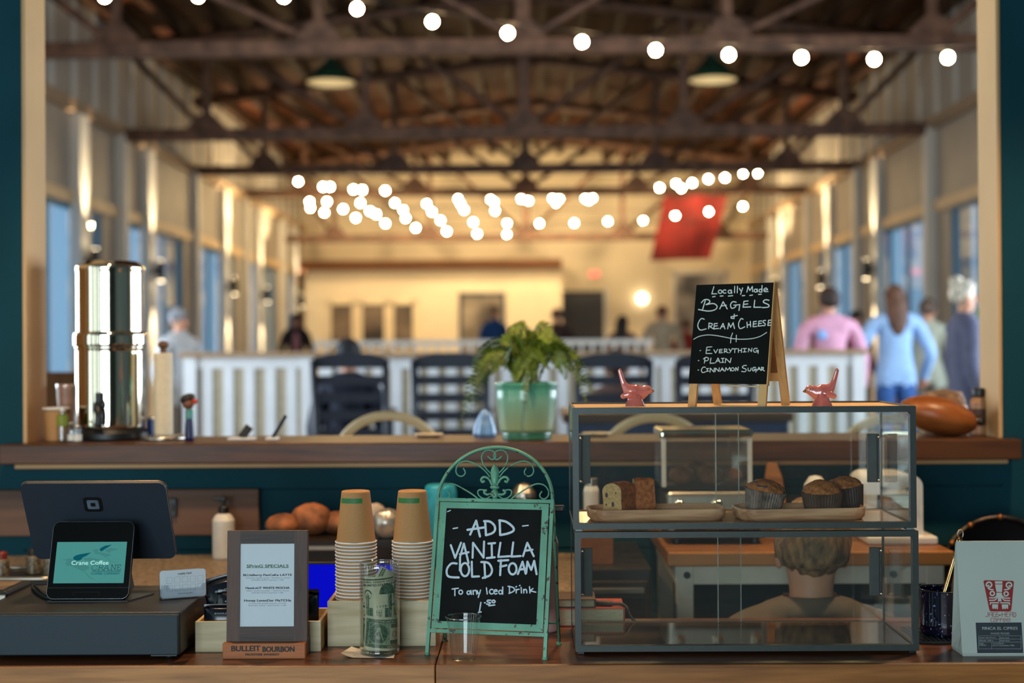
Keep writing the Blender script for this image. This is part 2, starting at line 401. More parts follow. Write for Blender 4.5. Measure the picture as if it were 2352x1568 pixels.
# roof
mb = MB()
for sx in (-1, 1):
    n = 13; y = 4.36
    while y < HE+.2:
        y1 = min(y+.28, HE+.25)
        p = [(XO+sx*HW*1.04, ZE-.02), (XO, ZR)]
        vs = [(p[0][0], y, p[0][1]), (p[1][0], y, p[1][1]), (p[1][0], y1-.02, p[1][1]), (p[0][0], y1-.02, p[0][1])]
        vs += [(a, c, d+.06) for a, c, d in vs]
        mb.add(vs, [(0, 1, 2, 3), (7, 6, 5, 4), (0, 4, 5, 1), (1, 5, 6, 2), (2, 6, 7, 3), (3, 7, 4, 0)])
        y += .28
    mb.add([(XO+sx*HW*1.06, 4.3, ZE+.05), (XO, 4.3, ZR+.1), (XO, HE+.3, ZR+.1), (XO+sx*HW*1.06, HE+.3, ZE+.05)], [(0, 1, 2, 3)])
struct(mb.build('ceiling_hall', deck_m))
pur = wood('purlin_wood', '#3f2614', '#1f1109', 'y', 1.2, .7, spec=.2); nrf = 0
for sx in (-1, 1):
    for i in range(10):
        t = (i+.5)/10; x = XO+sx*HW*t; z = ZR+(ZE-ZR)*t
        mb = MB(); mb.box(-.07, .07, 0, HE-4.4, -.26, -.03)
        o = mb.build('roof_purlin', pur, loc=(x, 4.4, z)); struct(o)
mb = MB(); mb.box(XO-HW-.3, XO+HW+.3, 4.36, 4.5, 3.4, ZR+.1); mb.box(XO-HW-.3, FX0, 4.36, 4.5, 0, 3.4); mb.box(FX1, XO+HW+.3, 4.36, 4.5, 0, 3.4)
struct(mb.build('wall_hall_near', hall_white))
# ---------------------------------------------------------------- roof trusses
def truss(Y, zb, nm, i, near):
    t = thing('roof_truss', '%s steel roof truss from the bar, bottom chord %s' % (ORD[i], nm), 'truss', (XO, Y, zb), group='steel roof trusses across the hall')
    th = .085
    mb = MB(); mb.box(-HW+.02, HW-.02, -.1, .1, -th, th, .012); mb.build('bottom_chord', steel_m, t)
    zt = lambda x: (ZR+(ZE-ZR)*abs(x)/HW)-zb-.36
    for sx in (-1, 1):
        mb = MB(); mb.tube([(sx*(HW-.05), 0, zt(HW-.05)), (0, 0, zt(0))], .1, 4); mb.build('top_chord', steel_m, t)
    P = [0, 2.34, 4.68, 5.9]
    for sx in (-1, 1):
        for j in range(3):
            x = sx*P[j]; x2 = sx*P[j+1]
            if not (j == 0 and sx < 0): mb = MB(); mb.box(x-(.055 if j else .08), x+(.055 if j else .08), -.04, .04, 0, zt(x)); mb.build('web_post', steel_m, t)
            mb = MB(); mb.tube([(x, 0, .05), (x2, 0, zt(x2))], .05, 4); mb.build('web_brace', steel_m, t)
            if not (j == 0 and sx < 0):
                mb = MB(); mb.prism([(x-.26, -.02), (x+.26, -.02), (x+.26, .14), (x+.1, .3), (x-.1, .3), (x-.26, .14)], -.06, .06); mb.build('gusset_plate', steel_m, t)
for i, (Y, y, nm) in enumerate(((16.3, 107, 'nearest and highest in view'), (20.9, 304, 'right under the green lamps'), (25.5, 387, 'above the far bulbs'), (30.0, 440, 'level with the topmost far bulbs'), (34.6, 545, 'lowest, just before the end wall'))):
    truss(Y, at(1200, y, Y).z, nm, i, i == 0)
# ---------------------------------------------------------------- string lights: bulbs and their wires
bulb_glass = glow('bulb_glow', (1, .72, .36, 1), 260)
sock_m = mat('bulb_socket_black', '#15120f', .5)
wire_m = mat('light_wire_black', '#1a1511', .6)
mbb = MB(); mbb.ball((0, 0, -.05), .040, 12, 8); mbb.lathe([(.012, -.018), (.014, -.01)], 10)
proto = None
def bulb(px, py, Y, label, group):
    global proto
    p = at(px, py, Y); p.z += .05
    if proto is None:
        proto = thing('string_light_bulb', label, 'light bulb', p, group=group)
        mbb.build('bulb', bulb_glass, proto); q = MB(); q.lathe([(.015, -.016), (.017, .02), (.008, .03)], 10); q.build('socket', sock_m, proto)
        return p
    o = dup(proto, p, label=label); o['group'] = group; return p
near = [(62, -52), (240, -8), (455, -9), (652, -8), (820, 20), (993, 50), (1166, 76), (1337, 96), (1506, 115), (1674, 126), (1841, 132), (2008, 136), (2177, 132)]
pts = [bulb(x, y, 11.5, 'round bulb lit on the nearest light string, %s from the left' % ORD[i], 'bulbs of the nearest light string') for i, (x, y) in enumerate(near) if i > 0]
def wire(pts, lab, extra=()):
    mb = MB(); q = [p+Vector((0, 0, .035)) for p in pts]
    mb.tube(list(extra[:1])+q+list(extra[1:]), .006, 5)
    tag(mb.build('string_light_wire', wire_m), lab, 'wire', 'wires of the string lights')
wire(pts, 'black sagging wire of the nearest light string', [Vector((XO-HW, 11.5, 4.6)), Vector((XO+HW, 11.5, 4.2))])
rows = {
 'topmost left row': (27, [(685, 417), (742, 429), (758, 429), (812, 435), (832, 436), (885, 438)]),
 'second left row': (29, [(711, 463), (713, 477), (751, 463), (828, 466), (850, 485), (864, 492)]),
 'third left row': (30, [(745, 488), (788, 480), (817, 500), (885, 513), (955, 523), (1026, 531)]),
 'fourth row': (32, [(907, 466), (926, 482), (932, 501), (980, 468), (992, 486), (1012, 506)]),
 'middle row': (31, [(1052, 457), (1058, 468), (1066, 482), (1087, 510), (1096, 537)]),
 'row left of the king post': (33, [(1127, 458), (1135, 464), (1137, 484), (1165, 513), (1164, 538)]),
 'row across the king post': (32, [(1197, 457), (1214, 461), (1239, 513), (1319, 512), (1396, 508), (1477, 506)]),
 'row right of the king post': (34, [(1269, 456), (1277, 466), (1285, 457), (1344, 456), (1352, 461), (1361, 455)]),
 'row over the red banner': (28, [(1515, 431), (1553, 422), (1565, 432), (1590, 420), (1627, 411), (1665, 408)]),
 'last pair on the right': (33, [(1707, 399), (1741, 399)]),
 'row against the red banner': (30, [(1551, 495), (1628, 486), (1706, 474)]),
}
for nm, (Y, ps) in rows.items():
    q = [bulb(x, y, Y, 'far bulb, %s from the left in the %s' % (ORD[i], nm), 'far string light bulbs') for i, (x, y) in enumerate(ps)]
    wire(q, 'thin black light wire of the %s' % nm, [Vector((XO-HW, Y, q[0].z+.3)), Vector((XO+HW, Y, q[-1].z+.3))])
# ---------------------------------------------------------------- wall sconces, each throwing light up and down
sconce_m = mat('sconce_black', '#121212', .4)
lens_m = glow('sconce_lens', (1, .78, .45, 1), 25)
def sconce(px, py, sx, i, Y, lab):
    X = XO+sx*(HW-.14); p = at(px, py, Y); z = p.z
    # a plain pilaster carries the lamp
    t = thing('wall_sconce', lab, 'wall lamp', (X-sx*.13, Y, z), group='up and down wall sconces')
    mb = MB(); mb.lathe([(.055, -.16), (.06, -.15), (.06, .15), (.055, .16)], 16); mb.build('housing', sconce_m, t)
    mb = MB(); mb.box(-.02, .13*1, -.04, .04, -.05, .05) if sx > 0 else mb.box(-.13, .02, -.04, .04, -.05, .05); mb.build('bracket', sconce_m, t)
    for sg in (1, -1):
        mb = MB(); mb.cyl((0, 0, 0), .045, sg*.155, sg*.163, 14); mb.build('lens', lens_m, t)
        l = bpy.data.lights.new('sconce_beam', 'SPOT'); l.energy = 620; l.color = (1, .76, .46); l.spot_size = R(32); l.spot_blend = .35; l.shadow_soft_size = .03
        o = bpy.data.objects.new('sconce_beam', l); COL.objects.link(o); o.parent = t; o.location = (0, 0, sg*.18); o.rotation_euler = (0 if sg < 0 else math.pi, 0, 0)
for i, (px, Y, py) in enumerate(((180, 18.9, 600), (338, 22.3, 622), (512, 27.9, 657), (590, 31.4, 677), (682, 36.2, 690))):
    mb = MB(); X = XO-HW; mb.box(X, X+.14, Y-.2, Y+.2, ZH, 4.76, .01); struct(mb.build('trim_hall_left_pilaster', batten_m))
    sconce(px, py, -1, i, Y, 'black up-and-down sconce on the left hall wall, %s from the bar' % ORD[i])
for i, (px, Y, py) in enumerate(((2035, 24.0, 618), (1932, 27.8, 640), (1812, 32.9, 655))):
    mb = MB(); X = XO+HW; mb.box(X-.14, X, Y-.2, Y+.2, ZH, 4.76, .01); struct(mb.build('trim_hall_right_pilaster', batten_m))
    sconce(px, py, 1, i, Y, 'black up-and-down sconce on the right hall wall, %s from the bar' % ORD[i])
# ---------------------------------------------------------------- green pendant lamps under the roof
enam = mat('green_enamel', '#1c3b2c', .3, coat=.3, var=.05); inn = mat('lamp_inside_cream', '#f2dfae', .5, var=.02)
def pendant(px, py, Y, lab):
    p = at(px, py, Y); t = thing('pendant_lamp', lab, 'pendant lamp', p, group='green dome pendants under the roof')
    mb = MB(); mb.lathe([(.05, .34), (.07, .26), (.16, .2), (.27, .08), (.31, 0)], 28, caps=False); mb.build('lamp_shade', enam, t)
    mb = MB(); mb.lathe([(.045, .33), (.06, .25), (.15, .19), (.26, .07), (.305, -.002)], 28, caps=False); mb.build('shade_lining', inn, t)
    mb = MB(); mb.tube([(0, 0, .33), (0, 0, 6.9-p.z)], .012, 6); mb.build('cord', wire_m, t)
    mb = MB(); mb.ball((0, 0, .12), .05, 12, 8); mb.build('bulb', glow('pendant_bulb', (1, .8, .5, 1), 14), t)
pendant(760, 190, 18.2, 'green enamel dome pendant hanging left of the king post'); pendant(1637, 184, 18.2, 'green enamel dome pendant hanging on the right under the near string')
# ---------------------------------------------------------------- end wall details
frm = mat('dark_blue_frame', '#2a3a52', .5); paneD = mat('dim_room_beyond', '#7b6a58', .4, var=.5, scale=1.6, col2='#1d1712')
def endwin(n, x0, x1, y0, y1, Y, pm, fm=hall_cream):
    a, b = at(x0, y1, Y), at(x1, y0, Y); mb = MB()
    for q in ((a.x, a.x+.08, a.z, b.z), (b.x-.08, b.x, a.z, b.z), (a.x, b.x, a.z, a.z+.08), (a.x, b.x, b.z-.08, b.z)): mb.box(q[0], q[1], Y-.06, Y, q[2], q[3])
    o = struct(mb.build('window_end_%d' % n, fm)); mb = MB(); mb.box(a.x+.08, b.x-.08, Y-.03, Y, a.z+.08, b.z-.08); mb.build('pane', pm, o)
for n, (x0, x1) in enumerate(((754, 816), (826, 890), (898, 956))): endwin(n+1, x0, x1, 692, 808, 36, paneD)
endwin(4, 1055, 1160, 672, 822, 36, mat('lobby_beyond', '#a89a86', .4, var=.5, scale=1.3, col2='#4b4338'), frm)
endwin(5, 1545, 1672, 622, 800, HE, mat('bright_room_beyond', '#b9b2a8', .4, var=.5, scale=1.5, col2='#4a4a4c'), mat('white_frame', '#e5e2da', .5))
a, b = at(1290, 830, HE), at(1387, 668, HE)
mb = MB(); mb.box(a.x, b.x, HE-.05, HE, ZH, b.z); d = struct(mb.build('door_1', mat('black_door', '#1d1915', .35, var=.2, scale=2)))
mb = MB(); mb.box(b.x-.22, b.x-.1, HE-.11, HE-.05, 1.45, 1.5); mb.build('door_handle', mat('brass', '#c9a14a', .3, .9), d)
for sx, nm in ((a.x-.12, 2), (b.x, 3)):
    mb = MB(); mb.box(sx, sx+.12, HE-.07, HE, ZH, b.z+.1); struct(mb.build('trim_door_%d' % nm, batten_m))
p = at(1366, 629, HE-.04); mb = MB(); mb.box(-.16, .16, -.04, .04, -.1, .1, .008)
t = thing('exit_sign', 'red glowing exit sign above the black door at the hall end', 'sign', p); mb.build('housing', mat('exit_white', '#e6dcd0', .5), t)
ik = Ink(); ik.text('EXIT', 0, 0, .25, .13, .02); ik.build('lettering', glow('exit_red', (1, .09, .06, 1), 3.5), lambda u, v: (u, -.042, v), t)
p = at(1475, 685, HE-.16); t = thing('globe_wall_lamp', 'round lit globe lamp on the end wall right of the black door', 'wall lamp', p)
mb = MB(); mb.ball((0, 0, 0), .13, 16, 10); mb.build('globe', glow('globe_glow', (1, .8, .5, 1), 8), t); mb = MB(); mb.cyl((0, 0, 0), .06, 0, .05, 12); mb.T = Matrix.Rotation(R(-90), 4, 'X'); mb.build('wall_plate', mat('brass', '#c9a14a', .3, .9), t, loc=(0, .15, 0))
# red banner hanging aslant
ban = mat('red_banner_cloth', '#74140f', .8, var=.2, scale=2, bump=.3)
A, B_, C_, D_ = [at(x, y, 33.4+dy) for x, y, dy in ((1527, 449, 0), (1672, 447, .2), (1632, 594, .4), (1493, 599, .3))]
mb = MB(); mb.grid(lambda u, v: (A*(1-u)+B_*u)*(1-v)+(D_*(1-u)+C_*u)*v+Vector((0, .06*math.sin(u*9)+.05*math.sin(v*5+u*3), 0)), 24, 18)
mb.grid(lambda u, v: (A*(1-u)+B_*u)*(1-v)+(D_*(1-u)+C_*u)*v+Vector((0, .012+.06*math.sin(u*9)+.05*math.sin(v*5+u*3), 0)), 24, 18)
ob_ = thing('hanging_banner', 'large red cloth banner hanging aslant before the end wall', 'banner', tuple(A)); mb.v = [tuple(Vector(q)-A) for q in mb.v]; mb.build('cloth', ban, ob_, fixn=False)
mb = MB(); mb.tube([Vector((-.05, 0, .02)), B_-A+Vector((.05, 0, .02))], .02, 8); mb.build('rod', wire_m, ob_)
for q in (Vector((.1, 0, .02)), B_-A+Vector((-.1, 0, .02))): mb = MB(); mb.tube([q, Vector((q.x, q.y, 6.6-A.z))], .008, 5); mb.build('hanging_cord', wire_m, ob_)
# red cloth banner hanging aslant before the end wall', 'banner')
# added upward spots without fixtures, brightening the side walls near the end
for sx, xs in ((-1, -5.4), (1, 5.35)):
    for y in (28.2, 32.6):
        l = bpy.data.lights.new('wall_uplight', 'SPOT'); l.energy = 420; l.color = (1, .75, .42); l.spot_size = R(85); l.spot_blend = .6; l.shadow_soft_size = .08
        o = bpy.data.objects.new('wall_uplight', l); COL.objects.link(o); o.location = (XO+xs, y, 3.6); o.rotation_euler = (math.pi, R(8)*sx, 0)

# added fill spots without fixtures, aimed at the end wall to brighten it
for x in (-4, -1.4, 1.4, 4):
    l = bpy.data.lights.new('wall_wash', 'SPOT'); l.energy = 400; l.color = (1, .72, .38); l.spot_size = R(120); l.spot_blend = .8; l.shadow_soft_size = .15
    o = bpy.data.objects.new('wall_wash', l); COL.objects.link(o); o.location = (x, 32.2, 5.6); o.rotation_euler = (R(62), 0, 0)
# ================================================================ the ledge of the pass-through and what stands on it
black_pl = mat('black_plastic', '#111214', .42, var=.03)
chrome = mat('polished_steel', '#f0e6d2', .07, 1, var=0)
steel_b = mat('brushed_steel', '#b9b2a6', .28, .9, var=.1, scale=8, stretch=(1, 20, 1))
white_pl = mat('white_enamel', '#dcd8cf', .35, var=.03)
kraft = mat('kraft_paper', '#b5834f', .75, var=.035, scale=420, bump=.02)
paper_w = mat('white_paper', '#e4e6e6', .7, var=.02)
dark_wood = wood('ledge_walnut', '#573216', '#1e0f06', 'x', 5, .42, bump=.2, knots=True)
ZS = 1.333
t = thing('bar_ledge', 'thick stained wooden ledge running along the pass-through to the hall', 'shelf', (0, 4.12, ZS-.058))
mb = MB(); mb.box(JL-.045, JR+.03, 0, .058, 0, .058, .004); mb.box(JL-.0, JR, .05, .37, 0, .058, .004); mb.build('ledge_board', dark_wood, t)
# polished two-part water dispenser
p = on(256, 1008, ZS); 
t = thing('water_dispenser', 'tall polished steel gravity water filter at the left end of the ledge', 'water filter', (p.x, 4.36, ZS))
k = 4.36/F; r = 78*k/1.0
mb = MB(); mb.lathe([(r*.95, .034), (r, .04), (r, .275), (r*1.02, .28), (r*1.02, .288)], 64); mb.build('lower_chamber', chrome, t)
mb = MB(); mb.lathe([(r*1.045, .286), (r*1.06, .292), (r*1.06, .318), (r*1.045, .326), (r*.99, .329), (r*.97, .33)], 64, caps=False); mb.build('collar', chrome, t)
mb = MB(); mb.lathe([(r*.97, .326), (r*.97, .512), (r*.985, .518), (r*.985, .528), (r*.95, .534)], 64); mb.build('upper_chamber', chrome, t)
mb = MB(); mb.lathe([(r*.93, .532), (r*.8, .545), (.02, .552), (0, .553)], 48); mb.build('lid', chrome, t)
mb = MB(); mb.lathe([(r*1.08, 0), (r*1.1, .006), (r*1.1, .022), (r*1.0, .034)], 48); mb.build('base_ring', black_pl, t)
mb = MB(); mb.T = Matrix.Translation((0, -r-.004, .075)); mb.tube(smooth_path([(-.012, .01, .03), (-.004, -.02, .028), (.006, -.034, .005), (.004, -.036, -.03)], 6), [.012]*18+[.008], 10)
mb.ball((0, -.012, .034), .017, 12, 8); mb.box(-.008, .008, -.03, -.005, .04, .072, .004); mb.build('spigot', black_pl, t)
# paper towel holder
p = on(396, 1004, ZS); t = thing('paper_towel_holder', 'upright holder with a tall slim roll of paper towels beside the water filter', 'paper towel holder', (p.x, 4.33, ZS))
mb = MB(); mb.lathe([(.07, 0), (.072, .004), (.07, .012), (.02, .014)], 32); mb.build('base_plate', steel_b, t)
mb = MB(); mb.lathe([(.0275, .014), (.028, .016), (.028, .262), (.0275, .264), (.008, .264)], 32); mb.build('paper_roll', mat('paper_towel', '#e2cfae', .85, var=.03, scale=60, bump=.1), t)
mb = MB(); mb.lathe([(.008, .26), (.011, .27), (.009, .276), (.017, .285), (.017, .293), (.008, .3), (0, .301)], 16); mb.build('finial', wood('finial_wood', '#7a5236', '#3f2718', 'z', 8), t)
# small figurine: dark base, banded neck, brown cap and a red dot
p = on(450, 1008, ZS); t = thing('bottle_stopper_figure', 'slim dark blue figurine with a brown round top and red tip right of the towels', 'figurine', (p.x, 4.26, ZS))
mb = MB(); mb.lathe([(.013, 0), (.014, .01), (.0125, .05), (.011, .068)], 16); mb.build('body', mat('navy_enamel', '#191c4e', .4), t)
mb = MB(); mb.lathe([(.012, .067), (.012, .092), (.01, .095)], 16); mb.build('neck_band', mat('sea_green_enamel', '#4f8f86', .4), t)
mb = MB(); mb.ball((-.002, 0, .113), (.017, .016, .02), 14, 10); mb.build('top_knob', mat('tan_enamel', '#7c4a2e', .5), t)
mb = MB(); mb.ball((-.006, .002, .127), (.024, .02, .014), 14, 8, T=Matrix.Rotation(R(-20), 3, 'Y')); mb.build('cap', mat('dark_brown_enamel', '#21130e', .5), t)
mb = MB(); mb.ball((.017, -.003, .118), .008, 10, 8); mb.build('tip', mat('red_enamel', '#d23a1e', .4), t)
# kraft cup and little bottles at the left end
t = thing('paper_cup', 'kraft paper cup standing upright in the left corner of the ledge', 'cup', (on(95, 1020, ZS).x, 4.27, ZS))
mb = MB(); mb.lathe([(.028, 0), (.0305, .003), (.039, .098)], 28); mb.build('cup_wall', kraft, t)
mb = MB(); mb.tube([(.0395*math.cos(a*.2244), .0395*math.sin(a*.2244), .099) for a in range(28)], .0025, 6, True); mb.build('rim', paper_w, t)
mb = MB(); mb.lathe([(.0303, .012), (.0318, .027)], 28, caps=False); mb.build('green_band', mat('cup_green', '#2c7a3c', .6), t, 'dark green band near the foot')
clearg = glass('clear_glass', (.93, .96, .95), 1.3, base=.04)
def small_bottle(nm, lab, px, y, r, h, neck, capm, lm=None, lh=(0, 0)):
    t = thing(nm, lab, 'bottle', (on(px, 1018, ZS).x, y, ZS)); mb = MB()
    mb.lathe([(r*.9, 0), (r, .004), (r, h*.6), (r*.85, h*.7), (neck, h*.78), (neck, h*.9)], 20); mb.build('bottle_body', clearg, t)
    mb = MB(); mb.lathe([(neck*1.15, h*.88), (neck*1.15, h), (neck*.8, h)], 16); mb.build('cap', capm, t)
    if lm: mb = MB(); mb.lathe([(r*1.01, lh[0]*h), (r*1.01, lh[1]*h)], 20, caps=False); mb.build('label_band', lm, t)
    return t
small_bottle('glass_bottle', 'small clear bottle with a green sleeve beside the upright kraft cup', 127, 4.24, .017, .105, .008, white_pl, mat('lime_sleeve', '#7c8a2c', .6), (.45, .78))
small_bottle('glass_bottle', 'tiny clear shaker with a steel cap next to the water filter base', 152, 4.22, .012, .06, .009, steel_b, white_pl, (.1, .4))
small_bottle('glass_bottle', 'low steel topped shaker touching the left side of the water filter', 168, 4.21, .013, .05, .011, steel_b, white_pl, (.1, .5))
t = thing('tall_tumbler', 'tall rosy plastic tumbler behind the small bottles at the left', 'tumbler', (on(148, 1008, ZS).x, 4.4, ZS))
mb = MB(); mb.lathe([(.022, 0), (.03, .165), (.0305, .168)], 24); mb.build('tumbler_wall', mat('rosy_plastic', '#b58a78', .35), t)
mb = MB(); mb.lathe([(.023, .0), (.0315, .165), (.0315, .17), (.02, .171)], 24, caps=False); mb.build('rim', clearg, t)
# jar, clips and phone stand behind
t = thing('blue_canister', 'small dark blue canister between water filter and towel roll', 'canister', (on(362, 1004, ZS).x, 4.40, ZS))
mb = MB(); mb.lathe([(.022, 0), (.022, .06)], 20); mb.build('can', mat('can_blue', '#1e3272', .35), t); mb = MB(); mb.lathe([(.0225, .058), (.0225, .066), (.018, .068)], 20); mb.build('lid', steel_b, t)
for lab, px, w_, h_, ln, col in (('dark tilted receipt clip on the ledge left of the slanted phone', 562, .05, .05, -35, '#2b2724'), ('slim dark phone leaning back on the ledge over a white card', 632, .022, .085, -30, '#15181f')):
    t = thing('phone_stand', lab, 'stand', (on(px, 1006, ZS).x, 4.3, ZS)); mb = MB(); mb.T = Matrix.Rotation(R(-ln), 4, 'Y') @ Matrix.Rotation(R(-15), 4, 'X')
    mb.box(-w_*.25, w_*.25, -.006, .002, .006, h_, .002); mb.build('slab', mat('slab_'+col[1:], col, .25), t)
    mb = MB(); mb.box(-w_*.7, w_*.9, -.02, .03, 0, .006, .002); mb.build('foot', paper_w, t)
# ---------------------------------------------------------------- potted fern
pot_m = bpy.data.materials.new('glazed_pot'); pot_m.use_nodes = True; N, K = nodes_of(pot_m); b = N['Principled BSDF']
b.inputs['Roughness'].default_value = .22; b.inputs['Coat Weight'].default_value = .4
tc = N.new('ShaderNodeTexCoord'); sp = N.new('ShaderNodeSeparateXYZ'); mr = N.new('ShaderNodeMapRange'); mr.inputs[2].default_value = .166
cr = N.new('ShaderNodeValToRGB'); cr.color_ramp.elements[0].color = hexc('#3f7a5c'); cr.color_ramp.elements[1].color = hexc('#4f9c7e')
for pos, c in ((.12, '#3f8163'), (.16, '#9aa878'), (.42, '#8aa583'), (.7, '#7fb096'), (.84, '#5ba287')): e = cr.color_ramp.elements.new(pos); e.color = hexc(c)
wv = N.new('ShaderNodeTexWave'); wv.bands_direction = 'Z'; wv.inputs['Scale'].default_value = 38; wv.inputs['Distortion'].default_value = .8; wv.inputs['Detail'].default_value = 2
mm = N.new('ShaderNodeMixRGB'); mm.blend_type = 'MULTIPLY'; mm.inputs[0].default_value = .25
K.new(tc.outputs['Object'], sp.inputs[0]); K.new(sp.outputs[2], mr.inputs[0]); K.new(mr.outputs[0], cr.inputs[0]); K.new(tc.outputs['Object'], wv.inputs[0])
K.new(cr.outputs[0], mm.inputs[1]); K.new(wv.outputs[0], mm.inputs[2]); K.new(mm.outputs[0], b.inputs['Base Color'])
p = on(1210, 1006, ZS); ty = 4.25
t = thing('potted_fern', 'green fern in a glazed mint pot at the middle of the ledge', 'potted plant', (p.x, ty, ZS))
mb = MB(); prof = [(.0, .001), (.068, 0), (.073, .004), (.074, .018), (.071, .024)]
for i in range(22): z = .026+i*.006; prof.append((.0745+.017*min(1, z/.12)**.8+(.0011 if i % 2 else -.0006), z))
prof += [(.0935, .162), (.0955, .166), (.093, .170), (.088, .169), (.086, .155)]
mb.lathe(prof, 56, caps=False); mb.build('pot', pot_m, t)
mb = MB(); mb.lathe([(.088, .150), (.05, .156), (0, .158)], 24); mb.build('soil', mat('potting_soil', '#2a1c12', .95, var=.5, scale=90, bump=.8), t)
leaf_m = [mat('fern_leaf_a', '#66761c', .5, var=.25, scale=20), mat('fern_leaf_b', '#50681a', .5, var=.25, scale=20), mat('fern_leaf_c', '#86902c', .5, var=.25, scale=20)]
random.seed(5)
def frond(path, wmax, mi, curl=.3):
    tw = random.choice((-1, 1))*R(random.uniform(35, 65)); P = smooth_path(path, 13); mb = MB(); n = len(P); mb.tube(P, [.0016*(1-.6*i/n) for i in range(n)], 5)
    for i in range(3, n):
        f = i/n; wl = wmax*min(1, f*5, .12+(1-f)*3.2)
        t_ = (P[min(i+1, n-1)]-P[i-1]).normalized(); sd = t_.cross(Vector((0, 0, 1)))
        if sd.length < .2: sd = t_.cross(Vector((0, 1, 0)))
        sd.normalize(); sd = Matrix.Rotation(tw, 3, t_) @ sd; up = sd.cross(t_)
        for s in (-1, 1):
            d = (sd*s+t_*.35+up*(-.25*curl)+Vector((random.uniform(-.1, .1),)*3)).normalized(); e = P[i]+d*wl*random.uniform(1.1, 1.4); h = t_*wl*.2+up*random.uniform(-.002, .002)
            q = P[i]+d*wl*.45
            mb.add([P[i], q-h+up*.001, e, q+h+up*.001], [(0, 1, 2, 3)])
    return mb.build('frond', leaf_m[mi], t, fixn=False)
# fronds seen in the photo, laid out from their tips (pixel, sideways depth)
base = lambda: Vector((random.uniform(-.04, .04), random.uniform(-.03, .03), .155))
def fr(tx, ty_, lift, dy, wm, mi):
    q = at(tx, ty_, ty+dy)-Vector((p.x, ty, ZS)); b0 = base(); m = (b0+q)/2; m.z = max(b0.z, q.z)+lift
    a = b0*.75+m*.25; a.z = b0.z*.45+m.z*.55; c = m*.4+q*.6; c.z = m.z*.6+q.z*.4+lift*.12
    frond([b0, a, m, c, q], wm, mi)
for a in ((1055, 990, .10, -.03, .020, 1), (1078, 955, .11, .0, .02, 0), (1090, 935, .08, .05, .019, 1), (1170, 752, .0, .02, .024, 0), (1185, 772, .02, -.05, .024, 2), (1150, 790, .02, -.02, .022, 0),
          (1347, 925, .13, -.02, .022, 2), (1362, 905, .12, .03, .02, 0), (1335, 880, .08, .06, .02, 1), (1318, 850, .07, -.03, .022, 0), (1205, 945, .06, -.13, .022, 0), (1262, 850, .05, -.1, .022, 2),
          (1240, 800, .03, .02, .026, 0), (1262, 790, .05, -.04, .024, 2), (1290, 812, .05, .0, .024, 0), (1105, 838, .05, .04, .02, 1), (1130, 860, .06, -.06, .02, 0), (1080, 845, .08, .02, .018, 1),
          (1215, 780, .01, -.02, .025, 0), (1160, 850, .06, -.09, .022, 1), (1300, 870, .07, -.07, .022, 1), (1098, 880, .08, -.05, .02, 0), (1228, 880, .05, -.12, .02, 1), (1275, 830, .06, -.02, .024, 0), (1180, 820, .04, -.08, .024, 0), (1140, 815, .05, .0, .022, 2)): fr(*a)
# ---------------------------------------------------------------- right end of the ledge
t = thing('wooden_bowl', 'rounded brown wooden bowl lying on its side at the right of the ledge', 'bowl', (at(2155, 950, 4.27).x, 4.27, ZS))
mb = MB(); T = Matrix.Rotation(R(14), 3, 'Y'); mb.ball((0, 0, .062), (.118, .075, .056), 30, 18, T=T); mb.build('bowl_body', wood('bowl_wood', '#9c5a2a', '#6b3513', 'x', 4, .35), t)
mb = MB(); mb.lathe([(.012, -.03), (.012, .0), (.016, .004), (.012, .012)], 12); mb.T = None; o = mb.build('handle_knob', mat('knob_dark', '#1a100b', .4), t, loc=(.118, -.01, .045)); o.rotation_euler = (0, R(80), 0)
t = thing('wicker_basket', 'pale brown basket behind the rounded wooden bowl on the right', 'basket', (at(2165, 930, 4.42).x, 4.42, ZS))
mb = MB(); mb.lathe([(.05, 0), (.064, .03), (.07, .1), (.058, .128), (0, .138)], 26, wob=lambda k, n: 1+.02*math.sin(k*3)); mb.build('basket_body', mat('wicker', '#8a6a4c', .8, var=.3, scale=60, bump=.5), t)
p2 = on(2238, 996, ZS); t = thing('growler_bottle', 'tan jug bottle with dark lid and label at the right jamb', 'bottle', (p2.x, 4.34, ZS))
mb = MB(); mb.lathe([(.026, 0), (.028, .004), (.028, .098), (.02, .112), (.018, .118)], 24); mb.build('bottle_body', mat('tan_stoneware', '#a67a56', .4), t)
mb = MB(); mb.lathe([(.021, .115), (.022, .12), (.022, .138), (.016, .142)], 20); mb.build('lid', black_pl, t)
mb = MB(); mb.lathe([(.0284, .03), (.0284, .08)], 24, caps=False); mb.build('label_band', mat('label_dark', '#4a3226', .6), t)
t = thing('bud_vase', 'small white vase between the wooden bowl and the tan jug', 'vase', (on(2207, 996, ZS).x, 4.36, ZS))
mb = MB(); mb.lathe([(.012, 0), (.015, .02), (.008, .05), (.012, .078), (.009, .09)], 18); mb.build('vase', white_pl, t)
t = thing('clear_tumbler', 'clear tumbler squeezed against the right jamb', 'tumbler', (on(2268, 996, ZS).x, 4.36, ZS)); mb = MB(); mb.lathe([(.014, 0), (.017, .075)], 18, caps=False); mb.build('glass_wall', clearg, t)
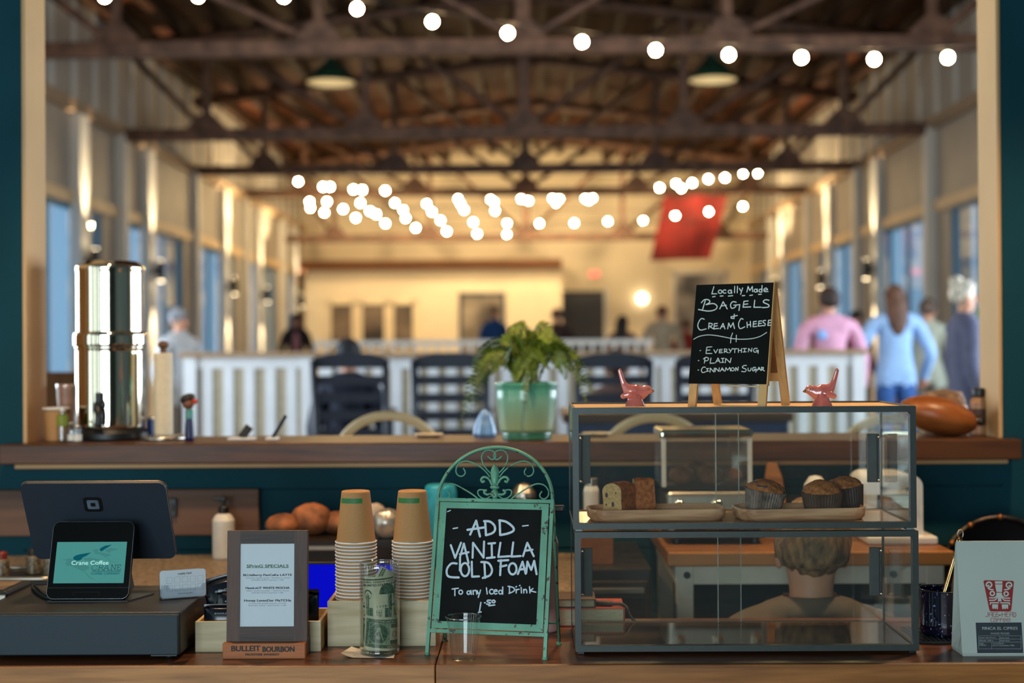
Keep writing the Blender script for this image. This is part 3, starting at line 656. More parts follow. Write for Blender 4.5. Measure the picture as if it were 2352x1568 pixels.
# dishes by the stools
for i, (px, lab) in enumerate(((985, 'flat cream dish on the ledge below the fern\'s left fronds'), (1372, 'flat cream dish on the ledge seen through the left of the upper case'))):
    t = thing('cream_dish', lab, 'dish', (on(px, 1003, ZS).x, 4.38, ZS)); mb = MB(); mb.lathe([(.03, 0), (.044, .008), (.045, .011), (.03, .006), (0, .005)], 28, caps=False); mb.build('dish', mat('cream_ceramic', '#d9c4a0', .4), t)
t = thing('blue_napkins', 'crumpled light blue bag on the ledge left of the fern pot', 'bag', (on(1112, 1004, ZS).x, 4.42, ZS)); mb = MB(); mb.lathe([(.03, 0), (.034, .008), (.03, .03), (.02, .058), (.009, .078), (0, .084)], 24, wob=lambda k_, n: 1+.16*math.sin(k_*1.6)+.1*math.sin(k_*3.7)); mb.build('bag_body', mat('light_blue_film', '#8fb4e0', .4, var=.15, scale=25), t)

# ================================================================ back bar: work surfaces along the partition
stone = mat('speckled_stone', '#8d7c68', .45, var=.3, scale=70, detail=6)
cab = mat('cabinet_dark', '#1c1f20', .5)
ZB = 1.0
t = thing('back_worktop', 'speckled tan stone worktop along the teal wall behind the till', 'worktop', (0, 3.5, ZB)); xr = at(1330, 1300, 3.6).x
mb = MB(); mb.box(FX0, xr, 0, .7, -.035, 0, .004); mb.build('slab', stone, t)
for i, x in enumerate((-2.9, -2.2, -1.5, -.8, -.1)):
    w_ = .7 if i < 4 else xr+.1
    c = thing('base_cabinet', 'dark base cabinet under the stone worktop, %s from the left wall' % ORD[i], 'cabinet', (x-.5+.35-.0, 3.54, 0)); w2 = w_ if i == 4 else .7
    mb = MB(); mb.box(-.35+.001, -.35+w2-.001, .02, .65, 0.08, ZB-.036); mb.build('body', cab, c)
    mb = MB(); mb.box(-.34, -.36+w2, 0, .02, .1, ZB-.05, .003); d = mb.build('door', cab, c); mb = MB(); mb.box(-.3, -.285, -.03, 0, .6, .8, .003); mb.build('handle', steel_b, d)
    mb = MB(); mb.box(-.35, -.35+w2, .06, .6, 0, .08); mb.build('plinth', black_pl, c)
# wooden board along the wall, and a hook strip
a, b_ = at(-80, 1232, 4.18), at(595, 1122, 4.18)
mb = MB(); mb.box(a.x, b_.x, 4.175, 4.2, a.z, b_.z, .004); tag(mb.build('backsplash_board', wood('weathered_board', '#6b4b38', '#2a1812', 'x', 2.4, .6, bump=.3)), 'weathered wooden board fixed along the teal wall behind the till', 'board')
t = thing('wall_switch', 'small black switch on the weathered board right of the big screen', 'switch', at(396, 1165, 4.172)); mb = MB(); mb.box(-.014, .014, -.006, .004, -.028, .028, .003); mb.build('switch_plate', black_pl, t); mb = MB(); mb.box(-.006, .006, -.012, -.005, -.008, .01, .002); mb.build('toggle', black_pl, t)
# pump bottle
p = on(526, 1274, ZB); t = thing('pump_bottle', 'white bottle with a black pump top on the stone worktop', 'bottle', (p.x, p.y if p.y < 4.12 else 4.12, ZB))
mb = MB(); mb.lathe([(.03, 0), (.032, .004), (.032, .112), (.024, .126), (.013, .132)], 24); mb.build('bottle_body', white_pl, t)
mb = MB(); mb.lathe([(.015, .13), (.015, .148), (.006, .152), (.006, .172)], 16); mb.box(-.03, .008, -.006, .006, .168, .18, .003); mb.build('pump', black_pl, t)
# tray of small jars at the far left
p = on(75, 1328, ZB); t = thing('round_tray', 'dark tray with a bright steel rim on the worktop left of the till', 'tray', (p.x, 3.72, ZB))
mb = MB(); mb.box(-.1, .09, -.06, .12, 0, .012, .004); mb.build('tray_base', black_pl, t); mb = MB()
mb.tube([(a, b, .018) for a, b in rrect(.2, .19, .03, 4, -.005, .03)], .006, 6, True); mb.build('rim', steel_b, t)
trp = (p.x, 3.72)
for i, (dx, dy, lab, cc) in enumerate(((-.062, .0, 'speckled salt jar with a red lid on the left of the steel rimmed tray', '#8a2a1c'), (.0, .06, 'small dark jar in the middle of the steel rimmed tray', '#2a2320'), (.06, .02, 'speckled jar at the right of the steel rimmed tray', '#b9b2a6'))):
    j = thing('spice_jar', lab, 'jar', (trp[0]+dx, trp[1]+dy, ZB+.012), group='jars on the steel rimmed tray'); mb = MB(); mb.lathe([(.018, 0), (.02, .003), (.019, .045), (.012, .05)], 16); mb.build('jar_body', mat('speckled_jar', '#7d6e56', .4, var=.5, scale=160), j)
    mb = MB(); mb.lathe([(.014, .049), (.015, .064), (.01, .067)], 14); mb.build('lid', mat('jar_lid_'+cc[1:], cc, .4), j)
# dark grinder block carrying loaves
a, b_ = at(612, 1290, 3.95), at(805, 1232, 3.95)
t = thing('warming_cabinet', 'low dark warming cabinet carrying loaves behind the cup stacks', 'appliance', ((a.x+b_.x)/2+.03, 3.92, ZB)); hh = b_.z-ZB
mb = MB(); mb.box(-.19, .19, -.02, .2, .012, hh, .008); mb.build('body', mat('dark_bronze', '#2a211b', .35, .4), t)
mb = MB(); mb.box(-.17, .17, -.026, -.02, hh-.03, hh-.018, .002); mb.build('vent_strip', steel_b, t)
for sx in (-.16, .16): mb = MB(); mb.cyl((sx, .02, 0), .015, 0, .014, 12); mb.cyl((sx, .16, 0), .015, 0, .014, 12); mb.build('foot', black_pl, t)
crust = mat('bread_crust', '#a06038', .7, var=.3, scale=25, bump=.4)
wx, wz = (a.x+b_.x)/2+.03, b_.z
for i, (px, w_, h_, lab) in enumerate(((650, .05, .032, 'small round loaf at the left of the warming cabinet'), (712, .06, .046, 'large golden loaf in the middle of the warming cabinet'), (772, .05, .033, 'flat loaf behind the left cup stack'))):
    x = at(px, 1200, 3.98).x; mb = MB(); mb.ball((0, 0, h_*.92), (w_, .05, h_), 20, 12, fn=lambda d: 1+.06*noise.noise(d*4)-.05*max(0, -d.z-.6))
    tag(mb.build('bread_loaf', crust, loc=(x, 3.99+.02*i-.01, wz)), lab, 'bread', 'loaves on the warming cabinet')
foil = mat('crumpled_foil', '#cfc6bb', .3, .7, var=.2, scale=30, bump=.6)
mb = MB(); mb.ball((0, 0, .04), (.042, .04, .042), 18, 12, fn=lambda d: 1+.2*noise.noise(d*3.3)+.14*noise.noise(d*8)); tag(mb.build('foil_parcel', foil, loc=(at(888, 1200, 3.9).x, 3.9, at(888, 1236, 3.9).z)), 'shiny crumpled foil parcel between the two cup stacks', 'parcel')
mb = MB(); mb.ball((0, 0, .038), (.035, .03, .04), 16, 12, fn=lambda d: 1+.15*noise.noise(d*3)); tag(mb.build('paper_parcel', mat('greased_paper', '#b8a898', .6, var=.2), loc=(at(862, 1200, 4.08).x, 4.08, wz)), 'pale wrapped parcel behind the left cup stack', 'parcel')
zz = at(888, 1236, 3.9).z
t = thing('coffee_grinder_base', 'dark square machine base under the foil parcel', 'appliance', (at(900, 1260, 3.9).x, 3.86, ZB)); mb = MB(); mb.box(-.07, .1, 0, .15, 0, zz-ZB+.001, .006); mb.build('body', black_pl, t); mb = MB(); mb.box(-.05, .08, -.006, 0, .02, .07, .002); mb.build('front_plate', mat('dark_bronze', '#2a211b', .35, .4), t)
# turquoise jar and the bright-lidded jar
t = thing('turquoise_jar', 'turquoise enamel jar behind the left side of the green sign', 'jar', (at(1012, 1130, 3.98).x, 3.98, ZB)); hz = at(1012, 1112, 3.98).z-ZB
mb = MB(); mb.lathe([(.05, 0), (.054, .01), (.046, hz-.02), (.043, hz-.006), (.036, hz), (0, hz+.001)], 28); mb.build('jar_body', mat('turquoise_enamel', '#2a9fb4', .35), t)
t = thing('dark_jar', 'dark jar with a bright domed lid behind the right of the green sign', 'jar', (at(1203, 1130, 4.05).x, 4.05, ZB)); hz = at(1203, 1140, 4.05).z-ZB
mb = MB(); mb.lathe([(.04, 0), (.042, .01), (.042, hz-.01), (.036, hz)], 24); mb.build('jar_body', mat('dark_glass', '#16120f', .15), t); mb = MB(); mb.lathe([(.036, hz), (.034, hz+.012), (.02, hz+.034), (0, hz+.04)], 24); mb.build('lid', steel_b, t)
# blue glowing display
a, b_ = at(690, 1392, 3.14), at(965, 1291, 3.14)
t = thing('display_screen', 'blue glowing screen standing behind the cup box', 'screen', ((a.x+b_.x)/2, 3.14, ZB)); w_ = b_.x-a.x; h_ = b_.z-ZB
mb = MB(); mb.box(-w_/2, w_/2, .002, .02, .004, h_, .004); mb.build('housing', black_pl, t)
mb = MB(); mb.box(-w_/2+.004, w_/2-.004, 0, .003, .008, h_-.004); mb.build('panel', glow('screen_blue', (.004, .006, .85, 1), .62), t)
mb = MB(); mb.box(-.08, .08, -.03, .035, 0, .006, .002); mb.build('foot', black_pl, t)
# ---------------------------------------------------------------- butcher-block table with white legs
butcher = wood('butcher_block', '#a8713f', '#6a401f', 'x', 3.5, .4)
wt = mat('white_table_paint', '#cfc6b6', .5, var=.03)
a, b_ = at(1535, 1265, 3.62), at(2192, 1295, 3.62); zt = at(1850, 1266, 3.62).z
x0, x1 = at(1535, 1300, 3.6).x, at(2190, 1270, 3.62).x
t = thing('prep_table', 'white-legged prep table with a butcher-block top behind the pastry case', 'table', ((x0+x1)/2, 3.9, 0)); hw = (x1-x0)/2
mb = MB(); mb.box(-hw, hw, -.29, .29, zt-.036, zt, .004); mb.build('tabletop', butcher, t)
mb = MB(); mb.box(-hw+.02, hw-.02, -.27, -.24, zt-.085, zt-.036, .003); mb.box(-hw+.02, hw-.02, .24, .27, zt-.085, zt-.036, .003); mb.box(-hw+.02, -hw+.05, -.24, .24, zt-.085, zt-.036, .003); mb.box(hw-.05, hw-.02, -.24, .24, zt-.085, zt-.036, .003); mb.build('apron', wt, t)
for sx in (-1, 1):
    for sy in (-1, 1): mb = MB(); mb.box(sx*(hw-.045)-.022, sx*(hw-.045)+.022, sy*.25-.022, sy*.25+.022, 0, zt-.036, .003); mb.build('leg', wt, t)
mb = MB(); mb.box(-hw+.05, hw-.05, -.23, .23, .36, .38, .003); mb.build('shelf', wt, t)
for sx in (-hw+.05, hw-.15): mb = MB(); mb.cyl((0, 0, 0), .009, 0, .006, 12); o = mb.build('bolt', black_pl, t, loc=(sx, -.27, zt-.06)); o.rotation_euler = (R(90), 0, 0)
# stainless toaster with the acrylic pastry bin on top
yT = 3.86
a, b_ = at(1532, 1265, yT-.12), at(1765, 1128, yT-.12)
t = thing('toaster', 'wide stainless toaster on the prep table behind the pastry case', 'toaster', ((a.x+b_.x)/2, yT, zt)); w_ = (b_.x-a.x)/2; h_ = b_.z-zt
mb = MB(); mb.box(-w_, w_, -.11, .12, .014, h_, .014, 3); mb.build('body', steel_b, t)
mb = MB(); mb.box(-w_+.02, w_-.02, -.117, -.11, .03, h_*.55, .004); mb.build('lower_panel', mat('toaster_shadow', '#3d352d', .3, .5), t)  # darker metal panel low on the toaster front
for sx in (-.5, 0, .5): mb = MB(); mb.lathe([(.014, 0), (.013, .012), (0, .013)], 16); o = mb.build('knob', chrome, t, loc=(sx*w_*1.5, -.112, h_*.75)); o.rotation_euler = (R(90), 0, 0)
for sx in (-1, 1):
    for sy in (-.08, .09): mb = MB(); mb.cyl((sx*(w_-.03), sy, 0), .012, 0, .016, 10); mb.build('foot', black_pl, t)
zt2 = zt+h_
a, b_ = at(1520, 1143, yT-.1), at(1727, 986, yT-.1); w_ = (b_.x-a.x)/2; h_ = b_.z-zt2
t = thing('pastry_bin', 'clear acrylic pastry bin with a chrome lid on the toaster', 'container', ((a.x+b_.x)/2, yT, zt2))
mb = MB(); mb.box(-w_, w_, -.1, .1, 0, .012, .003); mb.build('base', black_pl, t)
acr = glass('cloudy_acrylic', (.95, .95, .93), 1.0, base=.02, haze=.03)
for q in ((-w_, w_, -.1, -.096), (-w_, w_, .096, .1)): mb = MB(); mb.box(*q, .012, h_-.02); mb.build('acrylic_side', acr, t)
for sx in (-1, 1): mb = MB(); mb.box(sx*w_-(.004 if sx > 0 else 0), sx*w_+(.004 if sx < 0 else 0), -.096, .096, .012, h_-.02); mb.build('acrylic_side', acr, t)
for sx in (-1, 1): mb = MB(); mb.box(sx*(w_-.006)-.006, sx*(w_-.006)+.006, -.104, -.098, .01, h_-.02, .002); mb.build('corner_strip', white_pl, t)
mb = MB(); mb.box(-w_-.004, w_+.004, -.106, .106, h_-.024, h_, .008, 3); mb.build('lid', chrome, t)
bx = ((a.x+b_.x)/2, yT)
for i, (dx, dy, r_, lab) in enumerate(((-.06, -.03, .034, 'browned pastry at the left in the acrylic bin'), (.015, -.04, .036, 'browned pastry in the middle of the acrylic bin'), (.075, -.02, .03, 'browned pastry at the right in the acrylic bin'), (-.01, .04, .04, 'browned pastry at the back of the acrylic bin'))):
    mb = MB(); mb.ball((0, 0, r_*.7), (r_, r_*.9, r_*.72), 16, 10, fn=lambda d: 1+.12*noise.noise(d*4)); tag(mb.build('pastry', crust, loc=(bx[0]+dx, bx[1]+dy, zt2+.012)), lab, 'pastry', 'pastries in the acrylic bin')
# white bottles / egg shaped dispenser / paddle / coffee machine
t = thing('white_flask', 'white cylindrical flask at the far left behind the upper case', 'flask', (at(1358, 1150, 3.86).x, 3.86, ZB)); hz = at(1358, 1108, 3.86).z-ZB
mb = MB(); mb.lathe([(.02, 0), (.021, .004), (.021, hz-.02), (.016, hz-.006), (0, hz)], 22); mb.build('flask_body', white_pl, t); mb = MB(); mb.lathe([(.017, hz-.012), (.017, hz+.012), (0, hz+.014)], 18); mb.build('cap', steel_b, t)
t = thing('egg_dispenser', 'white egg-topped dispenser behind the front right muffin', 'dispenser', (at(1873, 1120, 3.84).x, 3.84, zt)); hz = at(1873, 1091, 3.84).z-zt
mb = MB(); mb.lathe([(.028, 0), (.03, .01), (.03, hz*.45), (.034, hz*.62), (.03, hz*.86), (.016, hz*.98), (0, hz)], 26); mb.build('dispenser_body', white_pl, t); mb = MB(); mb.lathe([(.0305, hz*.4), (.0305, hz*.43)], 26, caps=False); mb.build('seam_band', steel_b, t)
t = thing('wooden_paddle', 'upright wooden board leaning behind the left muffin', 'cutting board', (at(1778, 1150, 4.06).x, 4.08, zt)); hz = at(1778, 1063, 4.06).z-zt
mb = MB(); mb.T = Matrix.Rotation(R(-8), 4, 'X'); mb.prism([(-.04, 0), (.045, 0), (.03, hz*.75), (.015, hz), (-.012, hz), (-.02, hz*.75)], -.008, .008); mb.build('board', butcher, t)
a, b_ = at(1993, 1262, 3.75), at(2122, 1092, 3.75); w_ = (b_.x-a.x)/2; h_ = b_.z-zt
t = thing('white_coffee_machine', 'white arched countertop machine with a dark window, right on the prep table', 'appliance', ((a.x+b_.x)/2, 3.76, zt))
out = [(-w_, .02)]+[(-w_+.03-.03*math.cos(R(q)), h_-.03+.03*math.sin(R(q))) for q in range(0, 91, 15)]+[(w_-.03+.03*math.sin(R(q)), h_-.03+.03*math.cos(R(q))) for q in range(0, 91, 15)]+[(w_, .02)]
mb = MB(); mb.prism(out, 0, .2); mb.build('housing', white_pl, t)
mb = MB(); mb.box(-w_+.028, w_-.028, -.004, .002, .045, h_-.05, .003); mb.build('window_panel', mat('smoked_panel', '#3b403c', .2), t)
mb = MB(); mb.box(-w_-.005, w_+.03, -.035, .21, 0, .022, .006); mb.build('base', white_pl, t)
for sx in (-.4, .4): mb = MB(); mb.box(sx*w_-.006, sx*w_+.006, -.012, -.003, h_-.044, h_-.03, .002); mb.build('button', steel_b, t)
# round black tub standing on edge at the right
c = at(2305, 1330, 3.98); rr = abs(at(2305, 1186, 3.98).z-c.z)
t = thing('round_pan', 'large round black pan with a riveted steel rim behind the coffee bag', 'pan', (c.x, 4.02, c.z)); t.rotation_euler = (R(90-6), 0, 0); t.matrix_basis = Matrix.Translation((c.x, 4.02, c.z)) @ Matrix.Rotation(R(84), 4, 'X')
mb = MB(); mb.lathe([(0, .0), (rr*.93, .0), (rr*.97, .02), (rr*.93, .03), (rr*.9, .012), (0, .01)], 48, caps=False); mb.build('pan_body', mat('black_iron', '#08080a', .6), t)
mb = MB(); mb.tube([(rr*.96*math.cos(k*.1309), rr*.96*math.sin(k*.1309), .026) for k in range(48)], .006, 8, True); mb.build('rim', mat('worn_rim', '#5a5047', .35, .8, var=.3), t)
for q in (60, 90, 120, 145, 35): mb = MB(); mb.ball((rr*.96*math.cos(R(q)), rr*.96*math.sin(R(q)), .034), .009, 10, 6); mb.build('rivet', mat('copper', '#b0703c', .35, .8), t)
t = thing('pan_stand', 'low dark stool holding the round black pan behind the coffee bag', 'stool', (c.x, 4.0, 0)); mb = MB(); mb.box(-.13, .13, -.07, .09, c.z-rr-.03, c.z-rr+.001, .004); mb.build('seat', cab, t)
for sx in (-.11, .11):
    for sy in (-.05, .07): mb = MB(); mb.box(sx-.012, sx+.012, sy-.012, sy+.012, 0, c.z-rr-.03); mb.build('leg', cab, t)
# brown carton and dark fridge seen through the lower case
a, b_ = at(1335, 1420, 3.55), at(1500, 1300, 3.55)
t = thing('undercounter_fridge', 'dark under-counter fridge with a steel bar left of the prep table', 'fridge', ((a.x+b_.x)/2+.0, 3.6, 0)); w_ = (b_.x-a.x)/2; hz = at(1400, 1312, 3.55).z
mb = MB(); mb.box(-w_, w_, 0, .5, .05, hz, .006); mb.build('body', mat('fridge_dark', '#2b2622', .4), t); mb = MB(); mb.box(-w_+.01, w_-.01, -.02, 0, .1, hz-.03, .004); d = mb.build('door', mat('fridge_door', '#332c26', .35), t); mb = MB(); mb.box(-w_+.02, w_-.02, -.035, -.02, hz-.06, hz-.045, .003); mb.build('handle', steel_b, d)
for sx in (-.6, .6): mb = MB(); mb.box(sx*w_-.02, sx*w_+.02, .05, .45, 0, .05); mb.build('foot', black_pl, t)
x_ = (at(1345, 1300, 3.62).x+at(1402, 1300, 3.62).x)/2; h_ = at(1370, 1200, 3.62).z-hz
t = thing('carton', 'plain brown carton on the dark fridge behind the pastry case', 'carton', (x_, 3.66, hz)); w_ = (at(1402, 1300, 3.62).x-at(1345, 1300, 3.62).x)/2+.01
mb = MB(); mb.box(-w_, w_, 0, .12, 0, h_, .002); mb.build('box_body', mat('carton_brown', '#a8683f', .8, var=.08), t); mb = MB(); mb.box(-w_*.25, w_*.25, -.0008, .121, h_-.002, h_+.0012); mb.build('tape', mat('tape_tan', '#c9a06a', .4), t)
# ================================================================ the service counter and the things on it
ZC = 1.0
top_w = wood('counter_top_wood', '#70432a', '#2c170c', 'x', 6.0, .32, bump=.2, knots=True)
edge_w = wood('counter_edge_wood', '#bd8148', '#6b3f1c', 'x', 5.5, .42, bump=.25, knots=True)
def pscale(pl, x, y):
    a, b = pl.px(x, y), pl.px(x+1, y); return math.hypot(a[0]-b[0], a[1]-b[1])
def ptext(ik, pl, t, x, y, w_=None, h=None, bold=0, align='c'):
    s = pscale(pl, x, y); a, b = pl.px(x, y); ik.text(t, a, b, w_*s if w_ else None, h*s if h else None, bold, align)
YF = on(1100, 1526, ZC).y
t = thing('service_counter', 'long stained plank counter across the bottom of the picture', 'counter', (0, YF, ZC)); xs = on(1000, 1526, ZC).x
mb = MB(); mb.box(FX0+.02, xs-.0008, .0, .46, -.043, 0, .003); mb.build('plank', top_w, t); mb = MB(); mb.box(xs+.0008, FX1-.02, .0, .46, -.043, 0, .003); mb.build('plank', top_w, t)
mb = MB(); mb.box(FX0+.02, xs-.0008, -.004, 0, -.0425, -.0006, .002); mb.build('front_edge', edge_w, t); mb = MB(); mb.box(xs+.0008, FX1-.02, -.0045, 0, -.0425, -.0006, .002); mb.build('front_edge', wood('counter_edge_dark', '#a56b36', '#5a3317', 'x', 5, .42, bump=.25, knots=True), t)
mb = MB(); mb.box(FX0+.02, FX1-.02, .012, .03, -1, -.043); mb.build('front_panel', mat('counter_panel', '#a89a88', .6, var=.05), t)
mb = MB(); mb.box(FX0+.02, FX1-.02, .4, .42, -1, -.043); mb.build('back_panel', cab, t)
# ---------------------------------------------------------------- cash drawer and tills
gun = mat('gunmetal_powdercoat', '#182a34', .6, .1, var=.04, scale=120)
YD = on(400, 1518, ZC).y; xr = at(410, 1450, YD).x; ztd = at(405, 1408, YD).z
t = thing('cash_drawer', 'wide dark steel cash drawer at the left end of the counter', 'cash drawer', (xr-.205, YD, ZC)); hd = ztd-ZC; dd = .33
mb = MB(); mb.box(-.205, .205, .012, dd, .009, hd, .003); mb.build('body', mat('drawer_body', '#262422', .45, .1, var=.04, scale=80), t)
mb = MB(); mb.box(-.204, .204, 0, .013, .012, hd-.003, .002); mb.build('drawer_front', gun, t)
for sx in (-.18, .18):
    for y in (.03, dd-.04): mb = MB(); mb.cyl((sx, y, 0), .008, 0, .01, 12); mb.build('foot', black_pl, t)
mb = MB(); mb.box(.15, .2, .004, .010, .009, .0118); mb.build('front_lip', black_pl, t)
# big till screen seen from behind
Yb = 3.035; a_ = R(29); zb_ = at(240, 1283, Yb).z
pl = Plane((at(240, 1283, Yb).x, Yb, zb_), (1, 0, 0), (0, -math.sin(a_), math.cos(a_)))
P = [pl.px(*q) for q in ((42, 1113), (381, 1113), (403, 1281), (84, 1286))]; wv_ = (P[1][0]-P[0][0]+P[2][0]-P[3][0])/2; hv = P[0][1]-P[3][1]
cx = (P[0][0]+P[1][0]+P[2][0]+P[3][0])/4
t = thing('till_screen', 'large dark till tablet seen from behind, tilted toward us on the cash drawer', 'tablet', (pl.o.x+cx, Yb, ztd)); lp = pl.local(t); lp.o = lp.o + lp.u*cx
def plate(mb, lp, poly, h0, h1):
    n = len(poly); A = [lp.pt(u, v, h0) for u, v in poly]; B = [lp.pt(u, v, h1) for u, v in poly]
    mb.add(A+B, [tuple(range(n-1, -1, -1)), tuple(range(n, 2*n))]); mb.add(A+B, [(k, (k+1) % n, (k+1) % n+n, k+n) for k in range(n)], False)
mb = MB(); plate(mb, lp, rrect(wv_, hv, .016, 6, 0, hv/2), -.008, 0); mb.build('housing', mat('till_shell', '#242e3a', .55, .05, var=.03), t)
mb = MB(); plate(mb, lp, rrect(wv_-.012, hv-.012, .012, 6, 0, hv/2), -.0095, -.008); mb.build('display', mat('dark_glass_panel', '#050507', .08), t)
mb = MB(); mb.tube([lp.pt(u, v, -.008) for u, v in rrect(wv_, hv, .016, 6, 0, hv/2)], .0012, 6, True); mb.build('edge_trim', mat('copper_edge', '#9a7a58', .3, .8), t)  # warm hall light catching the housing edge, put into this tube's colour
ik = Ink(); q = pl.px(214, 1158); q = (q[0]-cx, q[1]); s = pscale(pl, 214, 1158); ik.poly([(q[0]+a, q[1]+b) for a, b in rrect(43*s, 40*s, 8*s)]); ik.build('logo_square', mat('logo_black', '#101113', .4), lambda u, v: lp.pt(u, v, .0006), t)
ik = Ink(); ik.poly([(q[0]+a, q[1]+b) for a, b in rrect(27*s, 25*s, 4*s)]); ik.build('logo_ring', mat('logo_grey', '#5d6a77', .4), lambda u, v: lp.pt(u, v, .0010), t)
ik = Ink(); ik.poly([(q[0]+a, q[1]+b) for a, b in rrect(11*s, 10*s, 1.5*s)]); ik.build('logo_dot', mat('logo_black', '#101113', .4), lambda u, v: lp.pt(u, v, .0014), t)
mb = MB(); mb.loft([[Vector((x, y, 0)) for x, y in ((-.05, .0), (.05, .0), (.05, .04), (-.05, .04))], [lp.pt(u, v, -.006) for u, v in ((-.045, .03), (.045, .03), (.045, .09), (-.045, .09))]], True, True, False); mb.build('stand', mat('till_stand', '#23282d', .5), t)
# customer display
Yc = on(200, 1382, ztd).y; a_ = R(19)
pl = Plane((at(203, 1380, Yc).x, Yc, ztd+.002), (1, 0, 0), (0, math.sin(a_), math.cos(a_)))
t = thing('customer_display', 'small black customer screen showing two cranes, standing on the cash drawer', 'screen', tuple(pl.o)); lp = pl.local(t)
k = 7.127; X0, Y0 = 100, 1180; pp = lambda x, y: pl.px(X0+x/k, Y0+y/k)
c4 = [pp(170, 130), pp(1490, 130), pp(1375, 1390), pp(45, 1390)]; wd = (c4[1][0]-c4[0][0]+c4[2][0]-c4[3][0])/2; v0, v1 = c4[3][1], c4[0][1]; uc = sum(q[0] for q in c4)/4
mb = MB(); plate(mb, lp, rrect(wd, v1-v0, .014, 7, uc, (v0+v1)/2), -.012, 0); mb.build('housing', mat('screen_black_glass', '#030304', .12, spec=.25, var=0), t)
mb = MB(); mb.tube([lp.pt(u, v, -.001) for u, v in rrect(wd, v1-v0, .014, 7, uc, (v0+v1)/2)], .0009, 6, True); mb.build('bezel_rim', mat('bezel_grey', '#8b9096', .3, .7), t)
mb = MB(); u_, vv = pp(710, 1210); lpw = wd/2; mb.add([lp.pt(uc-lpw, vv, .0003), lp.pt(uc+lpw, vv, .0003), lp.pt(uc+lpw, vv+.0007, .0003), lp.pt(uc-lpw, vv+.0007, .0003)], [(0, 1, 2, 3)]); mb.build('seam', mat('seam_grey', '#2a2d2f', .3), t)
ik = Ink(); ik.ring(pp(700, 1300), .0, .0004) if 0 else None; c0 = pp(480, 1325); c1 = pp(920, 1278); ik.stroke([(c0[0]+a, c0[1]+b) for a, b in rrect(c1[0]-c0[0], c1[1]-c0[1], .0028, 5, (c1[0]-c0[0])/2, (c1[1]-c0[1])/2)], .0003); ik.build('card_slot', mat('seam_grey', '#2a2d2f', .3), lambda u, v: lp.pt(u, v, .0004), t)
sc4 = [pp(150, 1135), pp(1300, 1135), pp(1378, 455), pp(235, 455)]; um = (sc4[0][0]+sc4[3][0])/2, (sc4[1][0]+sc4[2][0])/2
ik = Ink(); ik.rect(um[0], sc4[0][1], um[1], sc4[2][1]); so = ik.build('screen_panel', glow('screen_teal', '#4b918c', .92), lambda u, v: lp.pt(u, v, .0005), t, 'lit teal screen')
def art(nm, m, polys, h, strokes=()):
    ik = Ink()
    for p_ in polys: ik.poly([pp(*[float(z) for z in q.split(',')]) for q in p_.split()])
    for st, w_ in strokes: trace(ik, st, X0, Y0, k, pl, w_)
    ik.build(nm, m, lambda u, v: lp.pt(u, v, h), so)
pale = glow('screen_pale', '#438480', .92)
art('crane_body', pale, ['295,748 380,740 430,722 470,735 520,768 620,790 760,880 700,920 640,935 560,900 470,855 390,850 350,812 390,768', '640,725 760,715 900,740 960,755 800,772 690,765',
     '795,590 870,575 905,580 900,604 880,622 950,630 1110,668 1060,695 1010,705 930,665 840,650 832,615', '1040,572 1110,556 1240,580 1120,605 1070,640 1010,610'], .0008)
art('crane_wing', glow('screen_deep', '#0d5a66', .9), ['485,735 492,705 530,680 600,660 690,645 785,632 700,690 640,715 625,745 570,768 520,760', '920,575 950,550 1010,520 1125,503 1060,545 1010,575 985,595 940,615 926,595'], .0011)
art('crane_legs', glow('screen_olive', '#3f7a55', .9), [], .0011, [('640,932 680,960 730,1020 780,1060 850,1085;670,932 720,990 760,1035 815,1060', .0005)])
art('crane_legs', glow('screen_olive', '#3f7a55', .9), [], .0011, [('1020,705 1070,745 1110,785 1170,800', .0005)])
art('brand_word', glow('screen_navy', '#10303f', .8), [], .0011, [('s880,850 860,836 830,836 802,862 796,895 815,918 850,918 878,900;882,834 878,858;925,835 905,918;908,835 958,835;s958,835 978,848 972,870 955,880 915,880;940,880 978,918;893,918 922,918;968,918 992,918;988,918 1045,833 1065,918;1008,888 1058,888;976,918 1004,918;1050,918 1086,918;1110,918 1125,835 1172,918 1188,835;1094,918 1128,918;1110,835 1132,835;1170,835 1206,835;1226,835 1210,918;1215,835 1272,835 1267,856;1218,876 1250,876;1200,918 1260,918 1268,896;800,938 1265,938', .00085)])
ik = Ink(); ptext(ik, pl, 'COFFEE COMPANY', X0+1017/k, Y0+974/k, 470/k, 38/k, .012); ik.build('brand_line', glow('screen_deep', '#0d5a66', .9), lambda u, v: lp.pt(u, v, .0011), so)
ik = Ink(); ptext(ik, pl, 'Crane Coffee', X0+765/k, Y0+798/k, 606/k, 70/k, .004); ik.build('title', glow('screen_white', '#b8f2e8', 1.0), lambda u, v: lp.pt(u, v, .0014), so)
mb = MB(); mb.loft([[lp.pt(uc-lpw*.9, v0+.004, -.011), lp.pt(uc+lpw*.9, v0+.004, -.011), lp.pt(uc+lpw*.9, v0+.07, -.011), lp.pt(uc-lpw*.9, v0+.07, -.011)], [Vector((uc-.06, .06, .0)), Vector((uc+.06, .06, 0)), Vector((uc+.06, .075, .004)), Vector((uc-.06, .075, .004))]], True, True, False)
mb.build('stand_back', mat('till_stand', '#23282d', .5), t)
mb = MB(); mb.prism([(uc-.08, -.004), (uc+.085, -.004), (uc+.115, .085), (uc-.06, .085)], -.0018, .0012, 'z'); mb.build('base_plate', mat('base_dark_metal', '#2c2c2c', .3, .6), t)
mb = MB(); q = [on(x, y, ztd)+Vector((0, 0, .004)) for x, y in ((118, 1378), (100, 1374), (82, 1362), (74, 1352), (78, 1349), (88, 1356), (100, 1369), (125, 1379), (150, 1376))]
